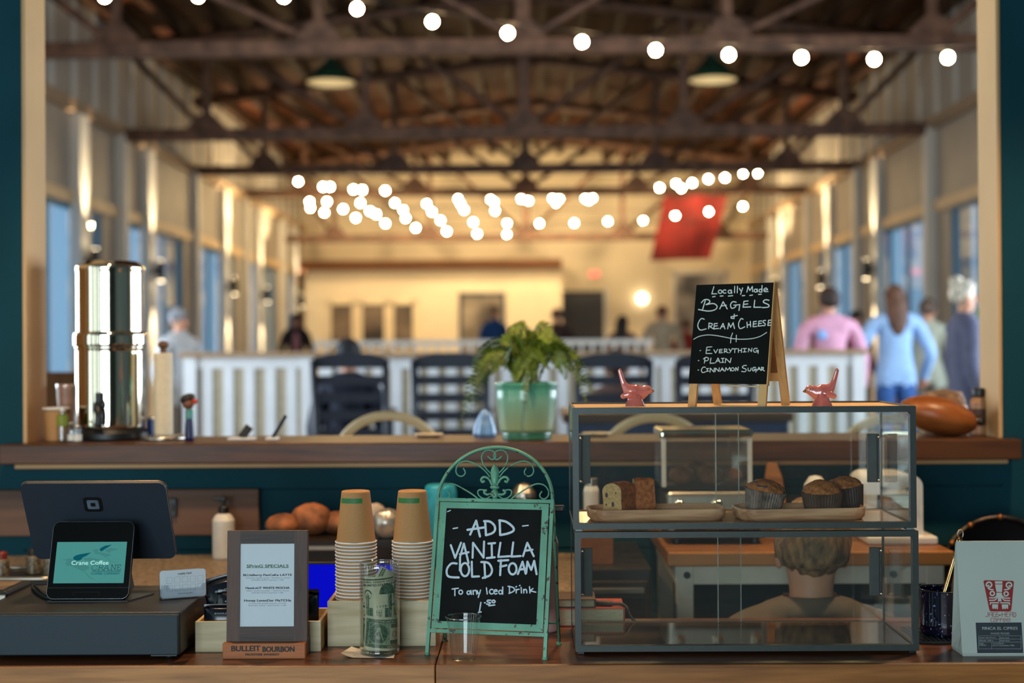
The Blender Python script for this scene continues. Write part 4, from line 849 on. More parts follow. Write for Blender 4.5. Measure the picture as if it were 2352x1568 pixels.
mb.tube(smooth_path(q, 6), .0025, 8); tag(mb.build('power_cable', black_pl), 'thin black cable looping at the left of the small crane screen', 'cable')
# loyalty card holder
Yl = on(424, 1374, ztd).y; rz = R(24)
t = thing('card_holder', 'clear acrylic holder on the cash drawer corner', 'card holder', (at(424, 1374, Yl).x, Yl, ztd), rz)
mb = MB()
for q in ((-.049, .049, -.006, -.0045, 0, .022), (-.049, .049, .0135, .015, 0, .045), (-.049, -.0475, -.006, .015, 0, .022), (.0475, .049, -.006, .015, 0, .022), (-.049, .049, -.006, .015, 0, .0025)): mb.box(*q)
for sx in (-1, 1): mb.prism([(sx*.049, .022), (sx*.049, .031), (sx*.036, .03), (sx*.03, .022)], -.006, -.0045)
mb.build('acrylic_shell', glass('card_acrylic', (.96, .98, 1), 1.4, base=.05), t)
rt = t.matrix_basis; mkp = lambda y, z, a: Plane(rt @ Vector((0, y, z)), rt.to_3x3() @ Vector((1, 0, 0)), rt.to_3x3() @ Vector((0, math.sin(a), math.cos(a))))
card_m = mat('card_stock', '#c9d3da', .6, var=.01)
for n, (dy, dx, lab) in enumerate(((.004, -.006, 'white loyalty cards behind the front one, peeking out left'), (0, .001, 'front white loyalty card with two rows of stamp squares'))):
    c = thing('loyalty_card', lab, 'card', tuple(rt @ Vector((dx, dy-.002, .003))), rz, 'loyalty cards in the holder'); pc = Plane(rt @ Vector((dx, dy-.002, .003)), rt.to_3x3() @ Vector((1, 0, 0)), rt.to_3x3() @ Vector((0, math.sin(R(6)), math.cos(R(6))))); lc = pc.local(c)
    mb = MB(); plate(mb, lc, rrect(.086, .056, .006, 5, 0, .028), -.0006 if n else -.002, 0); mb.build('card', card_m, c)
    if n:
        ik = Ink(); ik.text('Loyalty Card', 0, .049, .027, .0042, .01); ik.text('Thank you for your support', 0, .0085, .03, .0022); ik.build('lettering', mat('ink_dark', '#20242a', .6), lambda u, v: lc.pt(u, v, .0003), c)
        ik = Ink()
        for r_ in (0, 1):
            for j in range(5): ik.frame(-.037+j*.0158, .030-r_*.0165, -.037+j*.0158+.0115, .030-r_*.0165+.0125, .00035)
        ik.build('stamp_squares', mat('ink_grey', '#8f979d', .6), lambda u, v: lc.pt(u, v, .0003), c)
# receipt printer at the picture edge
q = on(8, 1402, ZC); t = thing('receipt_printer', 'black receipt printer cut off by the left picture edge', 'printer', (-1.175, 2.95, ZC)); hp = .105
mb = MB(); mb.box(-.08, .085, 0, .15, 0, hp, .006); mb.build('body', black_pl, t); mb = MB(); mb.box(.03, .084, -.004, .0, .07, hp-.006, .002); mb.build('front_plate', steel_b, t)
mb = MB(); mb.box(-.06, .07, .02, .13, hp, hp+.0012); mb.build('paper_slip', mat('slip_tan', '#7a644c', .7), t)
# ---------------------------------------------------------------- tea box with sachets
pine = wood('pale_pine', '#cfc1a0', '#a8966f', 'x', 6, .6, bump=.1)
pine2 = wood('warm_pine', '#c9a878', '#9a754a', 'y', 6, .6, bump=.1)
def open_box(nm, lab, cat, x0, x1, y, d, h, zf, th=.007):
    t = thing(nm, lab, cat, ((x0+x1)/2, y, ZC)); w_ = (x1-x0)/2
    mb = MB(); mb.box(-w_, w_, 0, th, 0, h, .0012); mb.build('front_board', pine, t); mb = MB(); mb.box(-w_, w_, d-th, d, 0, h, .0012); mb.build('back_board', pine, t)
    for s in (-1, 1): mb = MB(); mb.box(s*w_, s*(w_-th), th, d-th, 0, h, .0012); mb.build('side_board', pine2, t)
    mb = MB(); mb.box(-w_+th, w_-th, th, d-th, 0, zf); mb.build('base_board', pine2, t); return t
Yt = on(480, 1497, ZC).y; hx = at(500, 1427, Yt).z-ZC
x0, x1 = at(448, 1460, Yt).x, at(737, 1460, Yt).x
open_box('tea_box', 'light wooden box of dark tea packets behind the framed menu', 'box', x0, x1, Yt, .15, hx, .03)
navy = mat('black_foil_sachet', '#0c1420', .22, var=.05, scale=12, bump=.3)
def sachet(x, y, z, w_, h, tilt, rz, lab, word=None, roll=0):
    t = thing('tea_sachet', lab, 'tea packet', (x, y, z), group='dark tea packets', rot=(R(-tilt), R(roll), R(rz)))
    mb = MB(); th = .009
    for s in (-1, 1): mb.grid(lambda u, v: Vector(((u-.5)*w_, s*th*(math.sin(math.pi*min(1, max(0, (u-.06)/.88)))*math.sin(math.pi*min(1, max(0, (v-.1)/.8))))**.6, v*h)), 14, 12)
    mb.build('packet', navy, t)
    if word:
        ik = Ink(); ik.text(word, 0, h*.7, w_*.42, .003, .0); ik.build('lettering', mat('ink_silver', '#aeb6bc', .5), lambda u, v: (u, -th-.0006, v), t)
zt_ = ZC+.031
sachet(x0+.052, Yt+.022, zt_, .078, .06, 8, 4, 'front tea packet lying lowest at the left end of the tea box', 'ENGLISH')
sachet(x0+.058, Yt+.05, zt_+.004, .075, .078, 14, -8, 'tea packet bulging second in the left of the tea box', 'ENGLISH', 6)
sachet(x0+.056, Yt+.09, zt_+.004, .08, .108, 18, 10, 'tallest tea packet at the back left of the tea box', 'EARL', -14)
sachet(x0+.125, Yt+.06, zt_, .08, .075, 12, 0, 'tea packet in the middle of the tea box behind the frame')
sachet(x1-.042, Yt+.05, zt_, .06, .085, 6, -4, 'tea packet standing at the right end of the tea box', 'MINT')
# ---------------------------------------------------------------- framed menu in its wooden block
Yq = on(610, 1513, ZC).y; x0, x1 = at(511, 1500, Yq).x, at(701, 1500, Yq).x; xc = (x0+x1)/2; hb = at(600, 1477, Yq).z-ZC
fr_w = wood('dark_frame_wood', '#53392d', '#221614', 'z', 6, .55, fine=2.4, bump=.3); blk = wood('orange_block_wood', '#bb6a30', '#7d4119', 'x', 5, .5, fine=2, bump=.2)
t = thing('menu_frame', 'dark wood framed drinks menu standing in an orange wooden block', 'picture frame', (xc, Yq, ZC)); w_ = (x1-x0)/2
mb = MB(); mb.box(-w_, w_, 0, .016, 0, hb, .0012); mb.build('front_block', blk, t)
mb = MB(); mb.box(-w_, w_, .016, .062, 0, hb*.55, .0012); mb.box(-w_, w_, .044, .062, hb*.5, hb, .001); mb.build('base_block', fr_w, t)
pb = Plane((xc, Yq-.0004, ZC), (1, 0, 0), (0, 0, 1)); lb = pb.local(t); k6 = 4.753
ik = Ink(); ptext(ik, pb, 'BULLEIT', 440+592/k6, 1200+1370/k6, 312/k6, 60/k6, .02); ptext(ik, pb, 'BOURBON', 440+948/k6, 1200+1378/k6, 345/k6, 60/k6, .02); ptext(ik, pb, 'FRONTIER WHISKEY', 440+773/k6, 1200+1437/k6, 370/k6, 25/k6, .015); ik.build('lettering', mat('ink_burnt', '#17110e', .6), lambda u, v: lb.pt(u, v, .0004), t)
a_ = R(4); pf = Plane((xc, Yq+.018, ZC+hb*.55), (1, 0, 0), (0, math.sin(a_), math.cos(a_))); lf = pf.local(t)
p0, p1 = pf.px(520, 1476), pf.px(706, 1218); wf = (p1[0]-p0[0])/2; um_ = (p0[0]+p1[0])/2; vt = p1[1]
i0, i1 = pf.px(550, 1439), pf.px(676, 1248)
mb = MB()
for q in ((um_-wf, i0[0], 0, vt), (i1[0], um_+wf, 0, vt)): mb = MB(); lf.box(mb, q[0], q[1], q[2], q[3], -.02, 0); mb.build('frame_stile', fr_w, t)
mb = MB(); fr_h = wood('dark_frame_rail', '#4a342b', '#1f1614', 'x', 6, .55, fine=2.4, bump=.3)
for q in ((i0[0], i1[0], 0, i0[1]), (i0[0], i1[0], i1[1], vt)): mb = MB(); lf.box(mb, q[0], q[1], q[2], q[3], -.02, 0); mb.build('frame_rail', fr_h, t)
mb = MB(); lf.box(mb, i0[0], i1[0], i0[1], i1[1], -.016, -.003); so = mb.build('menu_sheet', mat('menu_paper', '#c2ced6', .55, var=.01), t, 'white printed sheet')
ik = Ink()
for s, y, w1, h1, bo in (('BLUeBerry PanCaKe LATTE', 571, 530, 22, .025), ('HazeLnUT WHITE MOCHA', 712, 478, 24, .025), ('Honey LavenDer MaTCHa', 849, 512, 24, .025)): ptext(ik, pf, s, 440+827/k6, 1200+y/k6, w1/k6, h1/k6, bo)
ik.build('drink_names', mat('ink_dark', '#20242a', .6), lambda u, v: lf.pt(u, v, -.0026), so)
ik = Ink()
for s, y, w1 in (('vermont maple syrup / blueberry puree', 602, 485), ('DOUBLe SHOT espresso / milk', 625, 350), ('white mocha powder / hazelnut syrup', 742, 465), ('DOUBLe SHOT espresso / milk', 765, 345), ('ceremonial grade matcha powder', 880, 415), ('lavender syrup / raw honey / milk', 903, 415)): ptext(ik, pf, s, 440+827/k6, 1200+y/k6, w1/k6, 15/k6)
ik.build('ingredients', mat('ink_midgrey', '#848d94', .6), lambda u, v: lf.pt(u, v, -.0026), so)
ik = Ink(); ptext(ik, pf, 'SPrinG SPECIALS', 440+827/k6, 1200+473/k6, 455/k6, 32/k6, .02); a1, a2 = pf.px(440+598/k6, 1200+494/k6), pf.px(440+1056/k6, 1200+494/k6); ik.stroke([a1, a2], .0006); ik.build('heading', mat('ink_green', '#2c5c3c', .6), lambda u, v: lf.pt(u, v, -.0026), so)
# ---------------------------------------------------------------- cup box with two cup stacks
Yk = on(880, 1484, ZC).y; hx = at(880, 1380, Yk).z-ZC; x0, x1 = at(752, 1440, Yk).x, at(1001, 1440, Yk).x; dk = .12
open_box('cup_box', 'pale wooden box holding two upside-down stacks of paper cups', 'box', x0, x1, Yk, dk, hx, hx-.012, .008)
Ys = Yk+.06; s_ = Ys/F; rb, rr_ = 32.5*s_, 45*s_; hc = 118*s_; stp = 7.6*s_
mbw = MB(); mbw.lathe([(rr_, .001), (rb, hc-.001), (rb-.002, hc), (rb-.003, hc-.003), (0, hc-.003)], 40, caps=False)
mbr = MB(); mbr.tube([((rr_+.0012)*math.cos(2*math.pi*q/40), (rr_+.0012)*math.sin(2*math.pi*q/40), .0018) for q in range(40)], .0017, 8, True)
def wrapf(q, z):
    r = rr_+(rb-rr_)*z/hc+.0004; return (r*math.sin(q/r), -r*math.cos(q/r), z)
green = mat('cup_green', '#2c6a38', .6)
cup0 = None
for side, pxc in (('left', 818), ('right', 948)):
    xk = at(pxc, 1300, Ys).x; n = 19
    for i in range(n):
        ord_ = 'topmost' if i == n-1 else ('lowest' if i == 0 else '%s from the top' % ORD[n-1-i])
        lab = 'upturned kraft cup, %s in the %s cup stack' % (ord_, side)
        if i == n-1: lab += ', green band showing'
        loc = (xk+.0004*math.sin(i*2.1), Ys, ZC+hx-.0115+i*stp)
        if cup0 is None: cup0 = thing('paper_cup', lab, 'cup', loc, group='upturned cups of the two stacks'); mbw.build('cup_wall', kraft, cup0); mbr.build('rim', paper_w, cup0); c = cup0
        else:
            c = dup(cup0, loc, label=lab)
        if i == n-1:
            ik = Ink(); z0, z1 = hc*.78, hc*.875
            for j in range(12): ik.rect(-.034+.0043*j, z0, -.034+.0043*(j+1), z1)
            ik.build('green_band', green, wrapf, c)
            ik = Ink(); ik.rect(-.034, z1+.002, .018, z1+.003); ik.build('green_line', green, wrapf, c)
            ik = Ink(); ik.text('COMPOSTABLE', .008, -(z0+z1)/2, .034, .0045, .01); ik.build('band_lettering', mat('ink_pale_green', '#4f8a55', .6), lambda u, v: tuple(Vector(wrapf(-u+.0, -v))+Vector((0, -.0004, 0))), c)
        top_i = i
# ---------------------------------------------------------------- tip jar with dollar bills on a napkin
Yj = on(872, 1508, ZC).y+.034; s_ = Yj/F; xj = at(872, 1400, Yj).x; rj = 46*s_; hj = at(872, 1300, Yj-rj).z-ZC
t0 = thing('paper_napkin', 'creased white napkin under the glass tip jar', 'napkin', (xj, Yj, ZC))
mb = MB(); mb.grid(lambda u, v: Vector((-.066+u*.098+(.012*(v-.5) if u < .5 else 0), -.045+v*.075-.006*u*(1-v), .0008+.009*max(0, .3-u)**2*11*(1-v*.3))), 16, 10); mb.grid(lambda u, v: Vector((-.066+u*.098+(.012*(v-.5) if u < .5 else 0), -.045+v*.075-.006*u*(1-v), .0013+.009*max(0, .3-u)**2*11*(1-v*.3))), 16, 10); mb.build('sheet', mat('napkin_paper', '#c9c4ba', .85, var=.04, scale=60, bump=.2), t0, fixn=False)
t = thing('tip_jar', 'tall clear glass jar stuffed with dollar bills', 'jar', (xj, Yj, ZC+.0016))
mb = MB(); mb.lathe([(rj*.93, 0), (rj, .003), (rj, hj-.002), (rj-.0012, hj), (rj-.0026, hj-.002), (rj-.0026, .009), (0, .007)], 56, caps=False); mb.lathe([(0, 0), (rj*.93, 0)], 56, caps=False); mb.build('glass_wall', glass('jar_glass', (.94, .96, .95), 1.25, base=.03), t)
mb = MB(); mb.tube([((rj-.0013)*math.cos(q*.1122), (rj-.0013)*math.sin(q*.1122), hj-.0005) for q in range(56)], .0013, 8, True); mb.build('rim', glass('rim_glass', (.85, .88, .86), 2.2, base=.12), t)
mb = MB(); mb.lathe([(rj*.96, .001), (rj*.97, .0075), (rj*.9, .009), (0, .0085)], 48); mb.build('thick_base', glass('base_glass', (.72, .76, .74), 1.8, base=.1), t)
bill_p = mat('bill_paper', '#c9c5a4', .7, var=.06, scale=40, bump=.1); bill_g = mat('bill_green', '#4c6b50', .7, var=.3, scale=300); bill_d = mat('bill_dark', '#2b3a30', .7, var=.2, scale=300); bill_l = mat('bill_mid', '#8fa183', .7, var=.2, scale=200)
def bill(lab, r, u0, v0, rot, L, face, a0=-.5, a1=.5, bend=0):
    c, s = math.cos(R(rot)), math.sin(R(rot))
    def fn(h):
        def g(a, b):
            u = a*c-b*s+u0; v = a*s+b*c+v0; q = u/r; rr = r+h-bend*max(0, v-.1)
            return (rr*math.sin(q), -rr*math.cos(q), v)
        return g
    b = thing('dollar_bill', lab, 'banknote', (xj, Yj, ZC+.0016), group='bills in the tip jar'); H = .066; f0 = fn(0)
    mb = MB(); mb.grid(lambda u, v: Vector(f0((a0+(a1-a0)*u)*L, (v-.5)*H)), 44, 12); mb.build('note', bill_p, b, fixn=False)
    def lay(nm, m, draw, h):
        ik = Ink(); draw(ik)
        ik2 = Ink()
        ik.build(nm, m, fn(h), b)
    clip = lambda a: max(a0*L+.002, min(a1*L-.002, a))
    def strip(ik, x0, y0, x1, y1):
        x0, x1 = clip(x0), clip(x1); n = max(1, int((x1-x0)/.003))
        for j in range(n): ik.rect(x0+(x1-x0)*j/n, y0, x0+(x1-x0)*(j+1)/n, y1)
    def cdisc(ik, c, r, ry=None):
        n = 60
        for j in range(n):
            x0, x1 = -r+2*r*j/n, -r+2*r*(j+1)/n; q = (ry or r)*math.sqrt(max(0, 1-((x0+x1)/2/r)**2)); ik.rect(c[0]+x0, c[1]-q, c[0]+x1, c[1]+q)
    def brd(ik):
        strip(ik, -.073, -.028, .073, -.021); strip(ik, -.073, .021, .073, .028); strip(ik, -.073, -.021, -.065, .021); strip(ik, .065, -.021, .073, .021)
    if face == 'back':
        def f1(ik):
            brd(ik)
            for xx in (-.045, .045):
                if a0*L < xx-.022 and xx+.022 < a1*L: cdisc(ik, (xx, 0), .019)
            strip(ik, -.02, -.02, .02, -.012); strip(ik, -.02, .012, .02, .02)
            strip(ik, -.064, -.02, -.058, .02)
        lay('ground', bill_l, lambda ik: (strip(ik, -.064, -.0205, -.021, .0205), strip(ik, .021, -.0205, .064, .0205)), .0002)
        lay('engraving', bill_g, f1, .0004)
        def f2(ik):
            for xx in (-.045, .045):
                if a0*L < xx-.022 and xx+.022 < a1*L: ik.ring((xx, 0), .0205, .0012); cdisc(ik, (xx, -.007), .0045); ik.poly([(xx-.011, -.012), (xx+.011, -.012), (xx+.004, .006), (xx-.004, .006)]); ik.disc((xx, .009), .004, 12)
            ik.text('ONE', 0, 0, .032, .011, .02)
        lay('seal', bill_l, f2, .0008)
        lay('lettering', bill_p, lambda ik: (ik.text('ONE DOLLAR', -.005, -.0245, .04, .0042, .01), ik.text('THE UNITED STATES OF AMERICA', 0, .0245, .09, .0038, .01), ik.text('1', -.069, .0245, None, .006, .02), ik.text('1', -.069, -.0245, None, .006, .02)), .0008)
    else:
        lay('border', bill_d, lambda ik: (strip(ik, -.073, .026, .073, .0285), ik.text('FEDERAL RESERVE NOTE', -.02, .0225, .07, .0036, .012), ik.text('THE UNITED STATES OF AMERICA', -.008, .0165, .1, .0046, .02), ik.ring((-.042, -.002), .0085, .0022), ik.text('J', -.042, -.002, None, .007, .02), ik.text('J90100023A', -.045, -.019, .026, .0032)), .0004)
        lay('portrait', bill_g, lambda ik: (cdisc(ik, (0, -.002), .017, .02), strip(ik, -.073, -.028, .073, -.024)), .0004)
bill('lowest dollar bill in the jar, back side outward', rj-.0042, .046, .040, -5, .156, 'back', -.5, .5)
bill('dollar bill standing upright in the middle of the jar', rj-.0062, .002, .074, 90, .156, 'back', -.38, .30)
bill('dollar bill behind the lowest one at the left of the jar', rj-.0075, -.03, .042, 2, .156, 'front', -.5, .4)
bill('face-up dollar bill near the top of the jar', rj-.0068, .02, .124, 4, .156, 'front', -.42, .12)
bill('dollar bill leaning up to the jar rim at the right', rj-.0088, .016, .125, 62, .156, 'back', -.36, .26)
bill('folded dollar bill at the right behind the leaning one', rj-.0105, .028, .098, 75, .156, 'front', -.45, .3)
# ---------------------------------------------------------------- clear plastic cup
Yp = on(1065, 1520, ZC).y+.022; s_ = Yp/F
t = thing('plastic_cup', 'empty clear plastic cup in front of the green sign', 'cup', (at(1065, 1480, Yp).x, Yp, ZC)); hp = at(1065, 1421, Yp-.03).z-ZC; r0, r1 = 27*s_, 39.5*s_
mb = MB(); mb.lathe([(0, .004), (r0*.8, .003), (r0, .001), (r0+(r1-r0)*.1, hp*.1)], 72, caps=False); mb.lathe([(r0+(r1-r0)*.1, hp*.1), (r0+(r1-r0)*.62, hp*.62)], 72, caps=False, wob=lambda k_, n: 1+.012*math.cos(k_*math.pi)); mb.lathe([(r0+(r1-r0)*.62, hp*.62), (r0+(r1-r0)*.7, hp*.7), (r1, hp-.002)], 72, caps=False)
mb.build('cup_wall', glass('clear_plastic', (.93, .95, .95), 1.0, rough=.08, base=.015), t)
mb = MB(); mb.tube([((r1+.001)*math.cos(q*.1122), (r1+.001)*math.sin(q*.1122), hp-.001) for q in range(56)], .0014, 8, True); mb.build('rim', glass('rim_plastic', (.8, .83, .82), 2.2, base=.12), t)
# ---------------------------------------------------------------- green A-frame chalkboard
def chipped(name, col, chip, amount=.62, scale=55, rough=.45):
    m = mat(name, col, rough, .1, var=.1, scale=14); N, K = nodes_of(m); b = N['Principled BSDF']; src = b.inputs['Base Color'].links[0].from_socket
    tc = N.new('ShaderNodeTexCoord'); n1 = N.new('ShaderNodeTexNoise'); n1.inputs['Scale'].default_value = scale; n1.inputs['Detail'].default_value = 6; n1.inputs['Roughness'].default_value = .65
    cr = N.new('ShaderNodeValToRGB'); cr.color_ramp.elements[0].position = amount; cr.color_ramp.elements[1].position = amount+.015; cr.color_ramp.elements[0].color = (0, 0, 0, 1)
    K.new(tc.outputs['Object'], n1.inputs[0]); K.new(n1.outputs[0], cr.inputs[0])
    mx = N.new('ShaderNodeMixRGB'); mx.inputs[2].default_value = hexc(chip); K.new(cr.outputs[0], mx.inputs[0]); K.new(src, mx.inputs[1]); K.new(mx.outputs[0], b.inputs['Base Color']); return m
grn = chipped('distressed_green', '#5f9c80', '#3a2c22', .60)
slate = mat('chalkboard_black', '#161717', .7, spec=.12, var=.25, scale=9); chalk = mat('chalk_marker', '#c3d6e2', .6, var=.05, scale=200)
Yg = on(1115, 1509, ZC).y; rz = R(-12); al = R(16)
t = thing('chalkboard_sign', 'green distressed metal A-frame chalkboard advertising cold foam', 'sign', (at(1115, 1509, Yg).x, Yg, ZC), rz)
rt = t.matrix_basis; r3 = rt.to_3x3()
pg = Plane(rt @ Vector((0, 0, 0)), r3 @ Vector((1, 0, 0)), r3 @ Vector((0, math.sin(al), math.cos(al)))); lg = pg.local(t)
uL = (pg.px(981, 1500)[0]+pg.px(1006, 1152)[0])/2; uR = (pg.px(1248, 1500)[0]+pg.px(1273, 1152)[0])/2
vA = pg.px(1135, 1149)[1]; vT = pg.px(1140, 1027)[1]; um = (uL+uR)/2; hw = (uR-uL)/2
flatb = lambda mb, pts, r=.0034: mb.tube(pts, r*1.2, 4)
mb = MB(); arc = [lg.pt(um+hw*math.cos(R(q)), vA+(vT-vA)*math.sin(R(q))) for q in range(0, 181, 5)]; mb.tube(arc, .0046, 4, flat=.8); mb.build('arch', grn, t)
for u in (uL, uR): mb = MB(); lg.box(mb, u-.0035, u+.0035, .004, vA+.004, -.004, .004); mb.build('leg', grn, t); mb = MB(); q = lg.pt(u, .004); mb.lathe([(.0058, 0), (.0062, .002), (.0035, .006)], 12, (q.x, q.y, 0)); mb.build('foot', grn, t)
b0, b1 = pg.px(1022, 1430)[1], pg.px(1022, 1169)[1]; v_lo = pg.px(1110, 1452)[1]
mb = MB(); lg.box(mb, uL+.003, uR-.003, vA-.004, vA+.003, -.004, .0036); mb.build('top_rail', grn, t)
mb = MB(); lg.box(mb, uL+.003, uR-.003, v_lo-.004, v_lo+.003, -.004, .0036); mb.build('bottom_rail', grn, t)
bu0, bu1, bv0, bv1 = uL+.0065, uR-.0065, v_lo+.0052, vA-.0055; fw = .0135; gr2 = chipped('distressed_green_inner', '#62a083', '#33281f', .615, 40)
for q in ((bu0, bu1, bv1-fw*.9, bv1), (bu0, bu1, bv0, bv0+fw), (bu0, bu0+fw, bv0+fw, bv1-fw*.9), (bu1-fw, bu1, bv0+fw, bv1-fw*.9)): mb = MB(); lg.box(mb, *q, -.003, .0026); mb.build('panel_frame', gr2, t)
mb = MB(); lg.box(mb, bu0+fw, bu1-fw, bv0+fw, bv1-fw*.9, -.003, .0008); so = mb.build('chalkboard', slate, t)
for cn in ((bu0+fw+.004, bv1-fw-.004), ): ik = Ink(); ik.stroke([(cn[0]-.002, cn[1]-.0018), (cn[0]+.004, cn[1]+.001)], .0022); ik.build('chalk_smudge', chalk, lambda u, v: lg.pt(u, v, .0012), so)
ik = Ink(); A_ = (700, 1000, 2.761)
trace(ik, '942,590 970,585;1382,574 1418,570', *A_, pg, .0026)
trace(ik, '1050,628 1088,540 1112,640;1033,598 1138,583;1145,545 1150,632;s1138,543 1175,546 1203,570 1207,600 1188,620 1150,632;1237,540 1240,630;s1234,538 1280,548 1322,582 1322,606 1285,622 1240,631', *A_, pg, .0046)
trace(ik, '927,695 955,776 992,680;985,856 986,770 1010,685 1040,808;985,752 1040,740;1065,775 1068,680 1135,774 1138,672;1165,685 1208,682;1186,685 1188,775;1155,777 1206,772;1242,680 1228,770 1302,765;1323,678 1312,768 1370,764;1385,765 1412,680 1453,765;1396,731 1445,724', *A_, pg, .0042)
trace(ik, 's965,812 930,812 902,850 912,893 978,900;o1017,850,27,42;1060,800 1062,895 1106,893;1140,802 1145,902;s1120,802 1165,808 1188,848 1176,885 1130,903;1245,790 1240,885;1228,794 1292,790;1240,832 1280,823;o1319,845,25,36;1352,878 1382,800 1402,876;1364,850 1400,845;1405,872 1413,800 1437,852 1456,795 1471,879', *A_, pg, .0043)
trace(ik, '935,973 975,968;953,970 953,1015;o990,993,12,13;o1040,996,10,11;1054,982 1058,1007;1070,1007 1068,982;s1068,988 1084,981 1090,992 1092,1007;s1095,984 1100,1000 1112,998;1116,980 1101,1026;1153,966 1158,1005;c1186,990,13,15;1200,990 1222,986;c1212,991,12,14;o1242,993,11,12;1256,960 1256,1006;1299,955 1299,1000;s1290,956 1325,965 1328,985 1296,1001;1341,975 1342,998;s1342,985 1350,976 1360,975;1373,963 1375,998;1390,998 1389,975;s1390,982 1402,975 1408,985 1409,998;1426,958 1429,998;1448,970 1429,984 1466,993;1340,960 1344,957;1363,952 1366,950', *A_, pg, .0026)
trace(ik, '1118,1058 1108,1120;1102,1122 1120,1118;1141,1060 1145,1060;s1180,1044 1160,1045 1160,1055 1178,1060 1168,1070 1154,1068;o1198,1052,10,8;1168,1079 1206,1074', *A_, pg, .0028)
ik.build('chalk_lettering', chalk, lambda u, v: lg.pt(u, v, .0013), so)
X0, Y0, k = 980, 1010, 7.127
def scroll(st, mir, r=.0015):
    p_ = [tuple(float(z) for z in q.split(',')) for q in st.split()]
    if mir: p_ = [(2230-a, b) for a, b in p_]
    uv = [pg.px(X0+a/k, Y0+b/k) for a, b in p_]; mb = MB(); mb.tube(smooth_path([lg.pt(u, v) for u, v in uv], 5), r, 7); mb.build('scroll', grn, t)
for st in ('1050,545 960,450 905,330 910,240 970,175 1050,170 1110,205 1130,265 1105,310 1070,320 1030,295 1000,265', '1040,610 960,510 850,420 740,365 640,345 540,375 490,450 480,520 510,575 570,595 620,565 630,520 600,460',
           '850,968 740,885 600,800 480,735 390,718 300,745 240,820 235,900 270,950 320,965 370,935 375,890 340,840', '1060,905 1030,930 980,960 910,950 850,900 840,840 880,815 945,822'):
    for mir in (0, 1): scroll(st, mir)
for st in ('1075,745 1050,690 1025,645 975,612 925,612 893,650 915,690 950,668', '1075,885 1040,890 990,893 945,865 955,828 985,828'):
    for mir in (0, 1): scroll(st, mir, .0027)
def blob(st, nm, th=.004):
    p_ = [tuple(float(z) for z in q.split(',')) for q in st.split()]; p_ = p_+[(2230-a, b) for a, b in reversed(p_)]
    uv = [pg.px(X0+a/k, Y0+b/k) for a, b in p_]; cu = sum(q[0] for q in uv)/len(uv); cv = sum(q[1] for q in uv)/len(uv); mb = MB()
    mb.loft([[lg.pt(cu+(u-cu)*s, cv+(v-cv)*s, h) for u, v in uv] for s, h in ((1, -.002), (1, .001), (.72, th*.8), (.3, th))]); mb.build(nm, grn, t)
blob('1105,400 1075,440 1055,490 1046,560 1055,640 1075,710 1090,760', 'fleur_petal', .006); blob('1100,748 1050,755 1035,778 1055,800 1090,806', 'fleur_collar', .005); blob('1090,800 1060,850 1045,890 1065,930 1100,975', 'fleur_tail', .005)
# rear legs hinged to the arch foot
hl = vA*math.cos(al)
for u, (px, py) in ((uR, (1290, 1480)), (uL, (1028, 1472))):
    g = rt.inverted() @ on(px, py, ZC); tp = lg.pt(u, vA, -.006); mb = MB(); mb.tube([Vector((u, g.y if u == uR else max(g.y, .12), .004)), tp], .0036, 4); mb.build('rear_leg', grn, t)
    mb = MB(); mb.lathe([(.0058, 0), (.0062, .002), (.0035, .006)], 12, (u, g.y if u == uR else max(g.y, .12), 0)); mb.build('rear_foot', grn, t)
    if u == uR: gy = g.y
mb = MB(); f_ = .12; mb.tube([Vector((uL, .115, hl*f_+.01)), Vector((uR, gy*.92, hl*f_+.01))], .0022, 6); mb.build('stay_rod', grn, t)
# pink flask behind the sign
q = on(1256, 1455, ZC); t = thing('pink_flask', 'pink tall flask with black lid hidden behind the green sign\'s right edge', 'flask', (at(1250, 1455, 3.05).x, 3.05, ZC)); hz = at(1260, 1222, 3.05).z-ZC; rr_ = .031
mb = MB(); mb.lathe([(rr_*.92, 0), (rr_, .004), (rr_, hz-.02), (rr_*.8, hz)], 28); mb.build('flask_body', mat('pink_powdercoat', '#d9a6a0', .5, var=.03), t)
mb = MB(); mb.lathe([(rr_*.82, hz-.002), (rr_*.82, hz+.03), (rr_*.7, hz+.034)], 24); mb.box(rr_*.4, rr_+.014, -.007, .007, hz+.044, hz+.058, .003); mb.box(-.01, .01, -.006, .006, hz+.03, hz+.05, .002); mb.build('lid', black_pl, t)
# two books behind the case
Yb = 3.088; x1 = at(1436, 1420, Yb).x; x0 = at(1238, 1420, Yb).x; page = mat('book_pages', '#cdbf9c', .8, var=.08, scale=90, stretch=(1, 1, 8))
def book(lab, cx, y, z, w_, d, h, col, rz=0):
    t = thing('hardcover_book', lab, 'book', (cx, y, z), rz, 'books behind the pastry case'); c = mat('cover_'+col[1:], col, .5, var=.08)
    mb = MB(); mb.box(-w_/2, w_/2-.003, .003, d-.003, .0026, h-.0026); mb.build('page_block', page, t)
    mb = MB(); mb.box(-w_/2, w_/2, 0, d, 0, .0025, .0008); mb.box(-w_/2, w_/2, 0, d, h-.0025, h, .0008); mb.box(w_/2-.004, w_/2, 0, d, .002, h-.002, .001); mb.build('cover', c, t)
hb1 = .040
book('thick red book at the bottom of the pile seen through the lower case', (x0+x1)/2, Yb, ZC, x1-x0, .12, hb1, '#a8402c')
xb = at(1369, 1390, Yb).x; book('thin brown book on top of the thick red one', xb-.075, Yb+.004, ZC+hb1, .15, .1, .019, '#4a3428')
